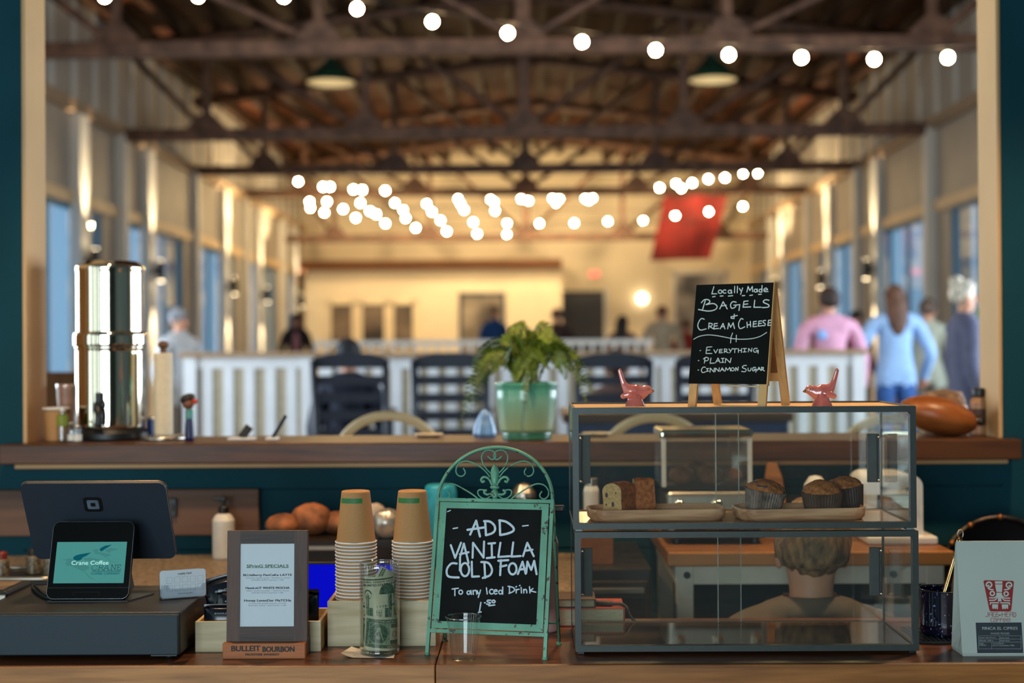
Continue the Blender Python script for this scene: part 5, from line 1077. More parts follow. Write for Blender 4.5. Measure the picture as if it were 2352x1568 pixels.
mb = MB(); pts = [Vector((xb-.004, Yb+.03, ZC+hb1+.006)), Vector((at(1400, 1398, Yb).x, Yb+.02, ZC+hb1+.006)), Vector((at(1434, 1400, Yb).x, Yb+.012, ZC+hb1+.004)), Vector((at(1452, 1418, Yb).x, Yb-.006, ZC+.018)), Vector((at(1478, 1432, Yb).x, Yb-.006, ZC+.0045)), Vector((at(1540, 1432, Yb).x, Yb-.003, ZC+.0035))]
mb.tube(smooth_path(pts, 8), [.006]*10+[.0042]*10+[.003]*21, 8); tag(mb.build('tapering_cord', black_pl), 'black tapering cord trailing off the thick red book', 'cord')
# ---------------------------------------------------------------- glass pastry case in two tiers
frame_m2 = mat('case_gunmetal', '#39403e', .42, .2, var=.05, scale=60); caseg = glass('case_glass', (.97, .985, .975), .9, base=.0, haze=.007); floorg = mat('glossy_case_floor', '#5a4532', .06, 0, .9, var=.15, scale=12)
maple = wood('case_top_maple', '#d9b07a', '#b58850', 'x', 4, .45); acfl = mat('clear_shelf_floor', '#c59a5e', .12, 0, .8, var=.08, scale=10)
BT = .0118
def case(nm, lab, xl, xr, zb, zt, yf, d, feet, topm, flm, hnd):
    t = thing(nm, lab, 'display case', ((xl+xr)/2, yf, zb), group='two tiers of the pastry case'); w_ = (xr-xl)/2; H = zt-zb; z0 = feet
    def rect_frame(y0, y1, b, name):
        o = rrect(2*w_, H-z0, .002, 2, 0, (H+z0)/2); i = rrect(2*w_-2*b, H-z0-2*b, .004, 4, 0, (H+z0)/2)
        mb = MB(); n = 20
        # outer and inner outlines resampled to the same count
        def rs(p):
            L = [0]
            for q in range(len(p)): L.append(L[-1]+math.dist(p[q], p[(q+1) % len(p)]))
            return p
        o = rrect(2*w_, H-z0, .002, 4, 0, (H+z0)/2)
        for ya, flip in ((y0, 1), (y1, 0)):
            mb.add([(a, ya, c) for a, c in o]+[(a, ya, c) for a, c in i], [(k, (k+1) % 20, (k+1) % 20+20, k+20) for k in range(20)])
        for p_ in (o, i): mb.add([(a, y0, c) for a, c in p_]+[(a, y1, c) for a, c in p_], [(k, (k+1) % 20, (k+1) % 20+20, k+20) for k in range(20)])
        return mb.build(name, frame_m2, t)
    rect_frame(0, .014, BT, 'front_frame')
    for s in (-1, 1):
        mb = MB(); mb.box(s*w_, s*(w_-.006), .014, d-.004, H-.0075, H, .0008); mb.build('side_rail', frame_m2, t); mb = MB(); mb.box(s*w_, s*(w_-.006), .014, d-.004, z0, z0+.008, .0008); mb.build('side_rail', frame_m2, t)
        mb = MB(); mb.box(s*w_, s*(w_-.005), d-.005, d, z0, H, .0008); mb.build('rear_post', frame_m2, t)
        mb = MB(); mb.box(s*(w_-.001), s*(w_-.004), .014, d-.005, z0+.008, H-.0075); mb.build('side_glass', caseg, t)
        for y in (.006, d-.012):
            mb = MB(); mb.box(s*w_-s*.004, s*w_-s*.018, y, y+.012, 0, z0, .001); mb.build('foot', mat('foot_pad_clear', '#8c9290', .2) if nm == 'upper_pastry_case' else black_pl, t)
    mb = MB(); mb.box(-w_+.005, w_-.005, d-.005, d, H-.0075, H, .0008); mb.build('rear_rail', frame_m2, t); mb = MB(); mb.box(-w_+.005, w_-.005, d-.005, d, z0, z0+.008, .0008); mb.build('rear_rail', frame_m2, t)
    mb = MB(); mb.box(-w_+BT-.002, w_-BT+.002, .006, .009, z0+BT-.002, H-BT+.002); mb.build('front_glass', caseg, t)
    mb = MB(); mb.box(-w_+.006, w_-.006, .014, d-.005, z0+.002, z0+.006); mb.build('case_floor', flm, t)
    mb = MB(); mb.box(-w_+.006, w_-.006, .0135, d-.005, H-.0065, H-.0035); mb.build('top_panel', topm, t)
    # two sliding doors at the back with dark pull strips
    for nmx, (xa, xb_) in (('a', (-w_+.006, .028)), ('b', (-.022, w_-.006))):
        y = d-.009 if nmx == 'a' else d-.016
        mb = MB(); mb.box(xa, xb_, y, y+.003, z0+.007, H-.008); dr = mb.build('sliding_door', caseg, t)
        ed = xb_ if nmx == 'a' else xa; mb = MB(); mb.box(ed-.0007, ed+.0007, y-.0004, y+.0034, z0+.007, H-.008); mb.build('polished_edge', mat('door_edge', '#b5b8ae', .2), dr)
        hx = (xa+.014) if nmx == 'a' else (xb_-.03); zc = (H+z0)/2-.002*hnd
        mb = MB(); mb.box(hx, hx+.026, y-.006, y, zc-.052, zc+.052, .001); hh = mb.build('pull_strip', mat('pull_strip_dark', '#3a403e', .45), dr)
        gx = hx+.003 if nmx == 'a' else hx+.02; mb = MB(); mb.box(gx, gx+.004, y-.014, y-.006, zc-.05, zc+.05, .001); mb.build('grip', black_pl, hh)
        for sz in (-1, 1): mb = MB(); mb.ball((gx+.002, y-.015, zc+sz*.046), .0038, 10, 6); mb.build('screw', chrome, hh)
    return t
Yl_ = on(1700, 1503, ZC).y; dC = .275
xl, xr = at(1321.5, 1480, Yl_).x, at(2111, 1400, Yl_).x; zt1 = at(1716, 1220, Yl_).z
# panels of the lower tier are clear above; its floor is dark and glossy
case('lower_pastry_case', 'empty lower tier of the dark framed glass pastry case', xl, xr, ZC, zt1, Yl_, dC, .0065, caseg, floorg, 1)
Yu = Yl_+.004; xl2, xr2 = at(1316, 1100, Yu).x, at(2105, 1100, Yu).x; zt2_ = at(1716, 934, Yu).z; zu = zt1+.0002
case('upper_pastry_case', 'upper tier of the dark framed glass pastry case with muffins and cake', xl2, xr2, zu, zt2_, Yu, dC, .0045, maple, acfl, 1)
zfl = zu+.0045+.006; ztop = zt2_-.0035
# wooden trays
acacia = wood('acacia_tray', '#d8a97f', '#8a5634', 'x', 9, .5, bump=.15)
def tray(lab, pxa, pxb, yc, rz):
    xa, xb_ = at(pxa, 1180, yc-.02).x, at(pxb, 1180, yc-.03).x; t = thing('serving_tray', lab, 'tray', ((xa+xb_)/2, yc, zfl), rz, 'wooden trays in the upper case'); w_ = (xb_-xa)/math.cos(rz); d = .112
    R_ = lambda s, z, e=0: [Vector((a, b, z)) for a, b in rrect(w_*s-e, d*s-e*1.0, .036*s, 8)]
    mb = MB(); mb.loft([R_(.94, 0), R_(.985, .006), R_(1, .022), R_(1, .0245), R_(.985, .0255), R_(.96, .0245), R_(.945, .010), R_(.93, .009)], True, True, True); mb.build('tray_body', acacia, t); return t, zfl+.009
tA, zA = tray('wooden oval tray with two cake slices on the left of the upper case', 1350, 1668, Yu+.118, R(5)); tB, zB = tray('wooden oval tray with three muffins on the right of the upper case', 1689, 1990, Yu+.122, R(6))
# cake slices: brown crust around, pale crumb with berries on the cut face
crumb = mat('cake_crumb', '#c9a873', .85, var=.15, scale=160, bump=.3, col2='#b08a54'); crst = mat('cake_crust', '#b8692f', .8, var=.25, scale=110, bump=.5, col2='#7e4119'); berry = mat('berry_dark', '#4a3a48', .6)
def cake(lab, x, y, z, rz, w_, h, th, lean=0, seed=0):
    t = thing('cake_slice', lab, 'cake', (x, y, z), group='cake slices on the left tray', rot=(0, R(lean), R(rz)))
    prof = [(-w_*.44, 0), (w_*.44, 0), (w_*.5, h*.5), (w_*.5, h*.78), (w_*.42, h*.9), (w_*.2, h*.985), (-w_*.05, h), (-w_*.3, h*.95), (-w_*.46, h*.86), (-w_*.52, h*.74), (-w_*.48, h*.4)]
    prof = [(q.x, q.y) for q in smooth_path([(a, b, 0) for a, b in prof], 4, True)]; n = len(prof); cx, cz = 0, h*.5
    def ring(y, s): return [Vector((cx+(a-cx)*s*(1+.012*noise.noise(Vector((a*200, b*200, y*150+seed)))), y, max(0, cz+(b-cz)*s*(1+.012*noise.noise(Vector((a*170+5, b*200, y*150+seed))))))) for a, b in prof]
    mb = MB(); mb.loft([ring(-th/2+th*i/8, .975 if i in (0, 8) else 1) for i in range(9)], True, False, True); mb.build('crust', crst, t)
    mb = MB(); 
    for yy in (-th/2-.0004, th/2+.0004): 
        rg = [ring(yy, s) for s in (.95, .7, .45, .2, .02)]; mb.loft(rg, True, False, True)
    mb.build('crumb_face', crumb, t, 'pale crumb with berries')
    random.seed(seed+3)
    for (a, b, r) in ((-.28, .62, .0042), (.05, .36, .0045), (-.1, .12, .0018), (.2, .7, .0018), (-.3, .34, .002)):
        mb = MB(); mb.ball((a*w_, -th/2-.0006, b*h), (r*.8, .0012, r*1.2), 10, 6); mb.build('berry', berry, t)
s_ = (Yu+.08)/F
cake('front cake slice with its pale cut face toward the left', at(1423, 1172, Yu+.1).x, Yu+.108, zA, -38, 54*s_, 78*s_, 58*s_, 0, 1)
cake('rear cake slice leaning behind the front one, crust outward', at(1481, 1172, Yu+.12).x, Yu+.125, zA+.006, -84, 40*s_, 79*s_, 46*s_, -15, 7)
# muffins in pleated brown liners
liner = mat('brown_liner', '#4f392b', .55, var=.2, scale=50); mtop = mat('muffin_crust', '#b87438', .85, var=.25, scale=130, bump=.9, col2='#7a4219', detail=6)
def muffin(lab, px, py, y, z, rb, rt_, hl_, ht, tx, ty, seed, crumbs, lm):
    t = thing('muffin', lab, 'muffin', (at(px, py, y).x, y, z), group='muffins on the right tray', rot=(R(tx), R(ty), 0))
    n = 84; wob = lambda k_, n_: 1+(.022 if k_ % 2 else -.022); mb = MB(); mb.lathe([(0, 0), (rb*.97, .0002), (rb, .001)], n, wob=wob, caps=False); mb.lathe([(rb, .001), ((rb+rt_)/2, hl_*.5), (rt_, hl_), (rt_*.985, hl_+.0003), (rt_*.97, hl_*.9)], n, wob=wob, caps=False, smooth=False); mb.build('liner', lm, t)
    def fn(d): return (1+.10*noise.noise(d*2.2+Vector((seed, 0, 0)))+.05*noise.noise(d*6+Vector((0, seed, 0)))+.02*noise.noise(d*17))*(1 if d.z > .02 else .9)
    mb = MB(); mb.ball((0, 0, hl_*.96), (rt_*.955, rt_*.955, ht), 48, 30, fn=fn); mb.build('muffin_top', mtop, t)
    random.seed(seed)
    for i in range(crumbs):
        a = random.uniform(3.6, 5.8); e = random.uniform(.5, 1.2); d = Vector((math.cos(e)*math.cos(a), math.cos(e)*math.sin(a), math.sin(e))); q = fn(d)
        mb = MB(); mb.ball((d.x*rt_*q, d.y*rt_*q, hl_*.93+d.z*ht*q), (.006, .004, .0022), 10, 6, fn=lambda d_: 1+.3*noise.noise(d_*3)); mb.build('berry_bit', berry, t)
s_ = (Yu+.09)/F; ln2 = mat('dark_liner', '#3a2a22', .5, var=.3, scale=80)
muffin('left muffin alone on the right tray, tilted, with a dark berry on top', 1750, 1174, Yu+.108, zB+.001, 37*s_, 47*s_, 56*s_, 27*s_, 2, 9, 4, 3, mat('grey_brown_liner', '#77655a', .5, var=.3, scale=60))
muffin('front muffin of the right pair', 1889, 1170, Yu+.112, zB+.001, 38*s_, 47*s_, 52*s_, 28*s_, 5, -2, 9, 0, liner)
s_ = (Yu+.13)/F; muffin('back muffin of the right pair, half hidden', 1944, 1160, Yu+.158, zB+.001, 38*s_, 46*s_, 56*s_, 26*s_, 0, -8, 15, 0, ln2)
# ---------------------------------------------------------------- bagel easel on the case
Ye = on(1665, 935, ztop).y; rz = R(-32); al = R(11.5); s_ = Ye/F
pw_ = wood('easel_pine', '#d3a76c', '#b07f45', 'z', 6, .5, fine=2)
t = thing('easel_chalkboard', 'small wooden A-frame chalkboard listing bagels, on the pastry case', 'sign', (at(1664, 935, Ye).x, Ye, ztop), rz); rt = t.matrix_basis; r3 = rt.to_3x3()
pe = Plane(rt @ Vector((0, 0, 0)), r3 @ Vector((1, 0, 0)), r3 @ Vector((0, math.sin(al), math.cos(al)))); le = pe.local(t)
c4 = [pe.px(1577, 881), pe.px(1757, 882), pe.px(1783, 651), pe.px(1607, 653)]; u0 = (c4[0][0]+c4[3][0])/2; u1 = (c4[1][0]+c4[2][0])/2; v0 = (c4[0][1]+c4[1][1])/2; v1 = (c4[2][1]+c4[3][1])/2; lw = .017; th = .007
for ua in (u0+.001, u1-lw): mb = MB(); le.box(mb, ua, ua+lw, .0005, v1-.001, -th, 0); mb.build('front_leg', pw_, t)
mb = MB(); le.box(mb, u0+lw, u1-lw, v0+.004, v0+.016, -th, -.001); mb.build('cross_rail', pw_, t)
mb = MB(); le.box(mb, u0, u1, v0, v1, 0, .003); so = mb.build('chalkboard', mat('easel_board_black', '#101311', .7, spec=.12, var=.2, scale=12), t)
mb = MB(); le.box(mb, u1, u1+.0022, v0-.002, v1, -th, .003); mb.build('side_batten', pw_, t)
# rear frame
top = le.pt(0, v1-.002, -th-.0005); ry = .125
back = Plane((0, ry, .0005), (1, 0, 0), (0, top.y-ry, top.z-.0005)); bl = math.hypot(top.y-ry, top.z)
def bb(nm, a, b, c, d):
    mb = MB(); vs = [back.pt(x, z, h) for h in (0, -th) for x, z in ((a, c), (b, c), (b, d), (a, d))]; mb.add(vs, [(3, 2, 1, 0), (4, 5, 6, 7), (0, 1, 5, 4), (1, 2, 6, 5), (2, 3, 7, 6), (3, 0, 4, 7)]); mb.build(nm, pw_, t)
bb('rear_leg', u0+.001, u0+.001+lw, 0, bl); bb('rear_leg', u1-lw, u1, 0, bl); bb('rear_rail', u0+lw, u1-lw, v0+.004, v0+.022)
mb = MB(); vs = [back.pt(x, z, h) for h in (-.002, -.004) for x, z in ((u0+lw, v0+.02), (u1-lw, v0+.02), (u1-lw, bl-.012), (u0+lw, bl-.012))]; mb.add(vs, [(3, 2, 1, 0), (4, 5, 6, 7), (0, 1, 5, 4), (1, 2, 6, 5), (2, 3, 7, 6), (3, 0, 4, 7)]); mb.build('rear_board', mat('easel_back_brown', '#8a5a30', .7), t)
mb = MB(); mb.tube([le.pt((u0+u1)/2-.006, v0-.002, -.004), le.pt(u1-.02, v0-.004, -.006)], .0016, 6); mb.build('stay_cord', mat('cord_cream', '#d8c9a4', .8), t)
ik = Ink(); B_4 = (1560, 640, 5.225); cw = .0021
trace(ik, '425,100 400,185 460,185;o500,160,22,20;c555,158,22,20;o615,160,19,19;634,140 640,180;675,95 672,172;708,95 705,172;730,120 748,150;770,115 745,192;820,165 835,97 856,146 886,97 890,160;o925,147,18,18;944,128 948,162;o984,147,18,18;1003,86 1000,165;1026,142 1070,136;s1070,136 1050,115 1025,132 1032,158 1076,158;408,222 440,217;500,212 535,210;598,212 650,208;765,208 795,206;855,205 888,200;960,192 995,190', *B_4, pe, cw)
trace(ik, '322,266 290,370;s275,292 312,256 362,258 376,285 332,315;s332,315 420,302 464,335 440,374 360,392 240,373;495,366 536,280 585,366;512,332 574,322;s692,286 650,280 624,320 640,358 680,345 690,322;665,322 736,315 726,385;836,271 786,275 775,346 866,342;788,312 832,306;915,262 905,346 990,346;s1086,263 1042,257 1018,285 1082,318 1074,345 1005,350', *B_4, pe, cw*1.08)
trace(ik, '630,461 706,445;670,430 666,482;632,458 632,478 668,481', *B_4, pe, cw)
trace(ik, 's310,490 268,485 232,560 260,618 332,605;362,602 368,535;s365,536 405,545 396,570 370,575;372,575 426,608;466,540 430,542 425,605 482,600;430,573 466,568;500,605 535,540 558,606;512,582 550,575;590,605 603,535 626,586 656,532 672,601;s776,490 748,485 720,550 740,602 796,580;822,525 826,590;862,515 866,580;825,560 865,552;936,515 900,518 895,580 940,575;900,548 933,543;1000,510 965,512 958,573 1002,568;962,542 996,538;s1046,505 1022,506 1016,525 1040,545 1034,566 1008,565;1108,500 1080,503 1072,565 1106,560;1078,535 1105,530', *B_4, pe, cw)
trace(ik, 's182,730 250,695 350,678 450,685 560,705 650,722 760,730 880,722 980,695 1058,648;650,655 632,700 625,775;695,680 692,760', *B_4, pe, cw*.8)
trace(ik, '258,865 266,864;402,820 340,825 330,900 402,900;338,862 378,858;425,855 445,895 470,850;526,850 492,852 490,893 530,890;492,872 520,870;550,890 553,845;s550,846 580,850 575,870 555,872;556,872 598,892;605,845 622,868;646,840 615,892;650,845 706,843;678,845 675,890;720,842 718,888;758,840 755,888;720,865 758,862;775,842 816,840;795,842 792,880;775,882 812,880;838,882 842,840 875,878 882,835;s946,840 915,840 900,865 915,885 950,878;930,865 958,862 955,900', *B_4, pe, cw*.82)
trace(ik, '238,986 246,985;320,950 310,1016;s300,966 330,946 360,958 350,984 315,988;390,955 380,1018 432,1015;445,1012 475,955 500,1010;455,992 492,988;515,960 548,958;532,960 530,1005;515,1008 546,1005;562,1012 568,960 620,1010 632,955', *B_4, pe, cw*.86)
trace(ik, '234,1099 242,1098;s325,1066 296,1065 275,1100 290,1128 326,1120;348,1085 346,1112;335,1083 362,1080;335,1113 362,1112;378,1125 382,1075 425,1122 430,1075;440,1118 445,1075 485,1115 490,1072;500,1115 525,1072 548,1112;510,1098 542,1095;560,1112 570,1070 590,1100 615,1068 625,1110;o650,1090,20,19;685,1110 688,1068 712,1105 718,1062;s815,1045 786,1045 766,1068 810,1090 800,1118 758,1115;s835,1075 838,1105 860,1108 872,1075;s926,1068 900,1068 885,1095 900,1110 920,1098;905,1090 935,1088 928,1125;945,1105 965,1065 985,1102;952,1090 980,1086;995,1105 998,1065;s995,1066 1020,1070 1015,1085 1000,1088;1000,1088 1032,1110', *B_4, pe, cw*.84)
ik.build('chalk_lettering', mat('chalk_paint', '#d9e3de', .6, var=.03), lambda u, v: le.pt(u, v, .0035), so)
# ---------------------------------------------------------------- pink porcelain birds
pinkg = mat('pink_glaze', '#cf7f76', .12, 0, .6, var=.08, scale=30, coat=.8, col2='#b96258'); gold = mat('gilt', '#b08a3c', .2, 1, var=0)
def bird(lab, px, mir):
    yb = on(px, 933, ztop).y+.012; s_ = yb/F; m_ = -1 if mir else 1
    t = thing('bird_figurine', lab, 'figurine', (at(px, 933, yb).x, yb, ztop), group='pink birds on the pastry case')
    sp = [(-37, 85, 1.5), (-35.5, 83, 4.2), (-32, 71, 5), (-27.5, 57, 6), (-22, 46, 9), (-13, 37, 16), (-1, 31, 20), (11, 31, 17.5), (20, 34, 13.5), (28, 36.5, 11.6), (34, 36, 8.8), (38, 35, 4.8), (40, 34.8, 1.5)]
    P = smooth_path([(a, b, r) for a, b, r in sp], 4); rs = []
    for i, q in enumerate(P):
        a, b = P[max(i-1, 0)], P[min(i+1, len(P)-1)]; d = Vector((b.x-a.x, b.y-a.y)).normalized(); nn = Vector((-d.y, d.x)); dep = .62 if i > 14 else .45
        rs.append([Vector((m_*(q.x+nn.x*q.z*math.cos(2*math.pi*k_/18))*s_, dep*q.z*s_*math.sin(2*math.pi*k_/18), (q.y+nn.y*q.z*math.cos(2*math.pi*k_/18))*s_)) for k_ in range(18)])
    mb = MB(); mb.loft(rs); mb.lathe([(.0215, 0), (.021, .002), (.0175, .009), (.0145, .015), (.0145, .024)], 22, wob=lambda k_, n: 1+.06*math.sin(k_*1.7)); o = mb.build('bird_body', pinkg, t)
    for sy in (-1, 1): mb = MB(); T = Matrix.Rotation(R(-m_*14), 3, 'Y'); mb.ball((m_*-14*s_, sy*.0104, 27*s_), (.015, .0026, .0068), 16, 10, T=T); mb.build('wing', pinkg, t)
    mb = MB(); mb.ball((m_*-27*s_, 0, 23*s_), (.006, .005, .0055), 12, 8); mb.build('tail_coverts', pinkg, t)
    mb = MB(); mb.tube([Vector((m_*37.5*s_, 0, 34.8*s_)), Vector((m_*41*s_, 0, 33.8*s_)), Vector((m_*44.5*s_, 0, 33.6*s_))], [.0036, .0026, .0004], 8); mb.build('beak', gold, t)
    for sy in (-1, 1): mb = MB(); mb.ball((m_*29.5*s_, sy*.0062, 38*s_), (.0026, .0018, .002), 10, 6); mb.build('eye', gold, t)
bird('pink porcelain bird on the left of the bagel board, facing right', 1459, False); bird('pink porcelain bird on the right of the bagel board, facing left', 1888, True)
# ---------------------------------------------------------------- mat, enamel mug with tongs, coffee bag
m0, m1 = on(2108, 1479, ZC), on(2352, 1446, ZC)
t = thing('rubber_mat', 'black dimpled rubber mat under the speckled mug', 'mat', (m0.x+.004+.13, m0.y, ZC)); mb = MB(); mb.box(-.13, .13, 0, .15, 0, .006, .0015); mb.build('mat_sheet', mat('black_rubber', '#0d0d0e', .6), t)
mb = MB()
for i in range(26):
    for j in range(15): mb.ball((-.125+i*.01, .006+j*.0098, .006), (.0034, .0034, .0016), 6, 3)
o = mb.build('dimples', mat('black_rubber', '#0d0d0e', .6), t); o['kind'] = 'stuff'
en = bpy.data.materials.new('speckled_enamel'); en.use_nodes = True; N, K = nodes_of(en); b = N['Principled BSDF']; b.inputs['Roughness'].default_value = .12; b.inputs['Coat Weight'].default_value = .5
tc = N.new('ShaderNodeTexCoord'); vo = N.new('ShaderNodeTexNoise'); vo.inputs['Scale'].default_value = 190; vo.inputs['Detail'].default_value = 1.5; cr = N.new('ShaderNodeValToRGB'); cr.color_ramp.elements[0].position = .67; cr.color_ramp.elements[1].position = .72; cr.color_ramp.elements[0].color = hexc('#090d22'); cr.color_ramp.elements[1].color = hexc('#9aa8d8')
K.new(tc.outputs['Object'], vo.inputs[0]); K.new(vo.outputs[0], cr.inputs[0]); K.new(cr.outputs[0], b.inputs['Base Color'])
Ym = m0.y+.068; rm = (at(2215, 1400, Ym).x-at(2113, 1400, Ym).x)*.56; xm = at(2113, 1400, Ym).x+rm; hm = at(2160, 1361, Ym-rm).z-ZC-.0077
t = thing('enamel_mug', 'dark blue speckled enamel mug holding tongs beside the coffee bag', 'mug', (xm, Ym, ZC+.0077))
mb = MB(); mb.lathe([(0, .0), (rm*.9, 0), (rm*.97, .006), (rm, .02), (rm, hm-.001), (rm*1.015, hm), (rm*.985, hm-.001), (rm*.97, .02), (rm*.9, .008), (0, .006)], 48, caps=False); mb.build('mug_wall', en, t)
mb = MB(); mb.tube([(rm*1.0*math.cos(q*.1309), rm*1.0*math.sin(q*.1309), hm) for q in range(48)], .0014, 8, True); mb.build('rim', mat('mug_rim', '#20222c', .2, .3), t)
mb = MB(); mb.tube(smooth_path([(rm*.97, .0, hm*.8), (rm+.026, 0, hm*.78), (rm+.032, 0, hm*.5), (rm+.02, 0, hm*.25), (rm*.97, 0, hm*.2)], 6), .005, 8); mb.build('handle', en, t)
tg = mat('warm_steel', '#c9a26a', .22, 1, var=.05); p0 = Vector((xm-.03, Ym-.016, ZC+.016)); p1 = at(2203, 1246, Ym-.01)
t = thing('serving_tongs', 'steel tongs standing in the speckled enamel mug', 'tongs', tuple(p0)); q = p1-p0
for dx, dy in ((0, 0), (.026, .008)):
    mb = MB(); mb.tube([Vector((dx, dy, 0)), Vector((dx, dy, 0))*.75+q*.4, Vector((dx, dy, 0))*.35+q*.8, q], [.0085, .0095, .008, .005], 8, flat=.35); mb.build('arm', tg, t)
mb = MB(); mb.tube([q*.97, q*1.03, q*1.07], [.0055, .007, .003], 8); mb.build('hinge', tg, t); mb = MB(); mb.tube([q*1.05+Vector((.006*math.cos(a*.7), 0, .009+.009*math.sin(a*.7))) for a in range(9)], .0014, 6, True); mb.build('hanging_loop', steel_b, t)
# coffee bag
Yv = on(2290, 1507, ZC).y; s_ = Yv/F; xcv = at(2296, 1400, Yv).x; wv2 = 87*s_; hv2 = 258*s_; db = .036
bagm = mat('matte_white_bag', '#b3bdb5', .62, var=.03, scale=6, bump=.12)
t = thing('coffee_bag', 'matte white bag of coffee with a red emblem at the right end of the counter', 'coffee bag', (xcv, Yv+db, ZC))
def sec(z, w_, d, g): return [Vector(p_) for p_ in ((-w_, -d, z), (0, -d-.0, z), (w_, -d, z), (w_-g, 0, z), (w_, d, z), (0, d, z), (-w_, d, z), (-w_+g, 0, z))]
tt = lambda z: db*(1-z/hv2)+.0022*(z/hv2)
secs = [sec(0, wv2*.955, db*.93, .001)]+[sec(hv2*f, wv2*(.985+.015*f), tt(hv2*f), (.012*math.sin(math.pi*f**.8) if f < .97 else .0)) for f in (.03, .15, .3, .45, .6, .72, .84, .97)]+[sec(hv2, wv2*.975, .002, 0)]
mb = MB(); mb.loft(secs, True, True, False); mb.build('bag_body', bagm, t)
al = math.atan2(db-.0022, hv2); pc = Plane((xcv, Yv, ZC), (1, 0, 0), (0, math.sin(al), math.cos(al))); lc = pc.local(t)
mb = MB(); lc.box(mb, -wv2*.985, wv2*.985, hv2*.865, hv2*.871, .0, .0007); mb.build('zip_seam', bagm, t)
X0, Y0, k = 2190, 1240, 5.407; pp = lambda x, y: pc.px(X0+x/k, Y0+y/k); redm = mat('emblem_red', '#8e1b1b', .6, var=.03); whm = mat('emblem_white', '#b9c2ba', .6, var=.02)
ik = Ink(); ik.poly([pp(*q) for q in ((372, 515), (378, 503), (392, 498), (730, 505), (744, 512), (748, 528), (718, 862), (708, 880), (690, 886), (470, 884), (452, 878), (443, 860))]); eb = ik.build('emblem', redm, lambda u, v: lc.pt(u, v, .0006), t)
ik = Ink(); P_ = lambda *a: ik.poly([pp(*q) for q in a])
P_((512, 510), (607, 511), (605, 541), (514, 540)); P_((514, 548), (608, 549), (600, 645), (532, 643)); P_((532, 652), (600, 653), (602, 690), (630, 712), (500, 710), (528, 690)); P_((555, 706), (588, 706), (595, 762), (546, 760))
P_((478, 795), (552, 797), (550, 857), (534, 855), (530, 828), (525, 854), (508, 852), (505, 830), (500, 852), (480, 850)); P_((596, 797), (678, 797), (677, 850), (660, 852), (655, 830), (650, 855), (632, 855), (628, 830), (622, 856), (604, 855))
st = .0019
for cx, cy, sx in ((438, 556, 1), (688, 560, -1)): trace(ik, ';'.join(['s'+' '.join('%g,%g' % (cx+sx*a, cy+b) for a, b in ((-8, 40), (10, 30), (32, 10), (30, -18), (5, -34), (-24, -24), (-32, 2), (-18, 18), (-2, 6)))]), X0, Y0, k, pc, st*1.6)
trace(ik, 'o480,662,26,26;o652,666,26,26', X0, Y0, k, pc, st*1.5)
trace(ik, '442,610 490,616;632,616 682,610;446,716 505,718 535,694;696,720 632,720 606,694;446,748 510,746 545,712;696,750 630,748 596,712;455,796 458,776 558,778;694,800 692,778 584,778', X0, Y0, k, pc, st*1.25)
ik.build('emblem_figure', whm, lambda u, v: lc.pt(u, v, .0010), eb)
ik = Ink(); trace(ik, 's425,895 425,940 410,950 395,948;440,952 440,905 450,896 478,896 478,952;440,925 478,925;s525,897 495,896 490,905 490,945 500,952 525,950 525,925;525,925 508,925;s555,897 537,897 535,920 555,925 555,948 532,952;o575,930,7,8;600,895 600,952;640,895 640,952;600,922 640,922;685,896 655,896 655,952 685,952;655,922 680,922;698,952 698,905 706,896 732,896 732,952;698,925 732,925;748,896 748,954;s745,897 772,910 772,945 745,954', X0, Y0, k, pc, .00085)
trace(ik, 's490,972 465,972 462,1008 490,1010;s500,985 500,1010 528,1010 528,985 500,985;500,972 530,972;545,1012 545,975 570,970;538,988 565,988;580,1012 580,975 605,970;575,988 600,988;s615,992 645,992 642,975 618,978 615,1008 645,1008;s660,992 700,992 698,975 665,978 662,1008 702,1008', X0, Y0, k, pc, .0008); ik.build('brand_lettering', redm, lambda u, v: lc.pt(u, v, .0006), t)
ik = Ink(); a, b_ = pp(295, 1402), pp(843, 1022); ik.rect(a[0], a[1], b_[0], b_[1]); lo = ik.build('label', mat('label_slate', '#263038', .5, var=.03), lambda u, v: lc.pt(u, v, .0006), t, 'dark slate printed label')
ik = Ink(); TT = lambda s, x, y, w_, h, bo=0, al_='c': ptext(ik, pc, s, X0+x/k, Y0+y/k, w_/k if w_ else None, h/k if h else None, bo, al_)
TT('FINCA EL CIPRES', 575, 1093, 436, 38, .01); TT('WASHED PROCESS', 575, 1158, 235, 24)
for s, x, y, w_ in (('Varietal: Yellow Bourbon', 318, 1209, 205), ('Roast: Dark', 580, 1212, 112), ('Altitude: 1500 m', 318, 1246, 175), ('Roast Date', 580, 1246, 112), ('Origin', 318, 1282, 55), ('El Salvador', 318, 1302, 90), ('Tasting Notes', 484, 1282, 138), ('Dark Chocolate, Milk', 484, 1306, 270)): TT(s, x, y, w_, 17, 0, 'l')
fr_ = lambda x0, y0, x1, y1: ik.stroke([pp(x0, y0), pp(x1, y1)], .0004, False)
for q in ((310, 1188, 838, 1188), (310, 1228, 838, 1228), (310, 1265, 838, 1265), (310, 1350, 838, 1350), (310, 1188, 310, 1350), (838, 1188, 838, 1350), (570, 1188, 570, 1265), (472, 1265, 472, 1350)): fr_(*q)
ik.build('label_lettering', mat('label_pale', '#a9b3b0', .6), lambda u, v: lc.pt(u, v, .0010), lo)
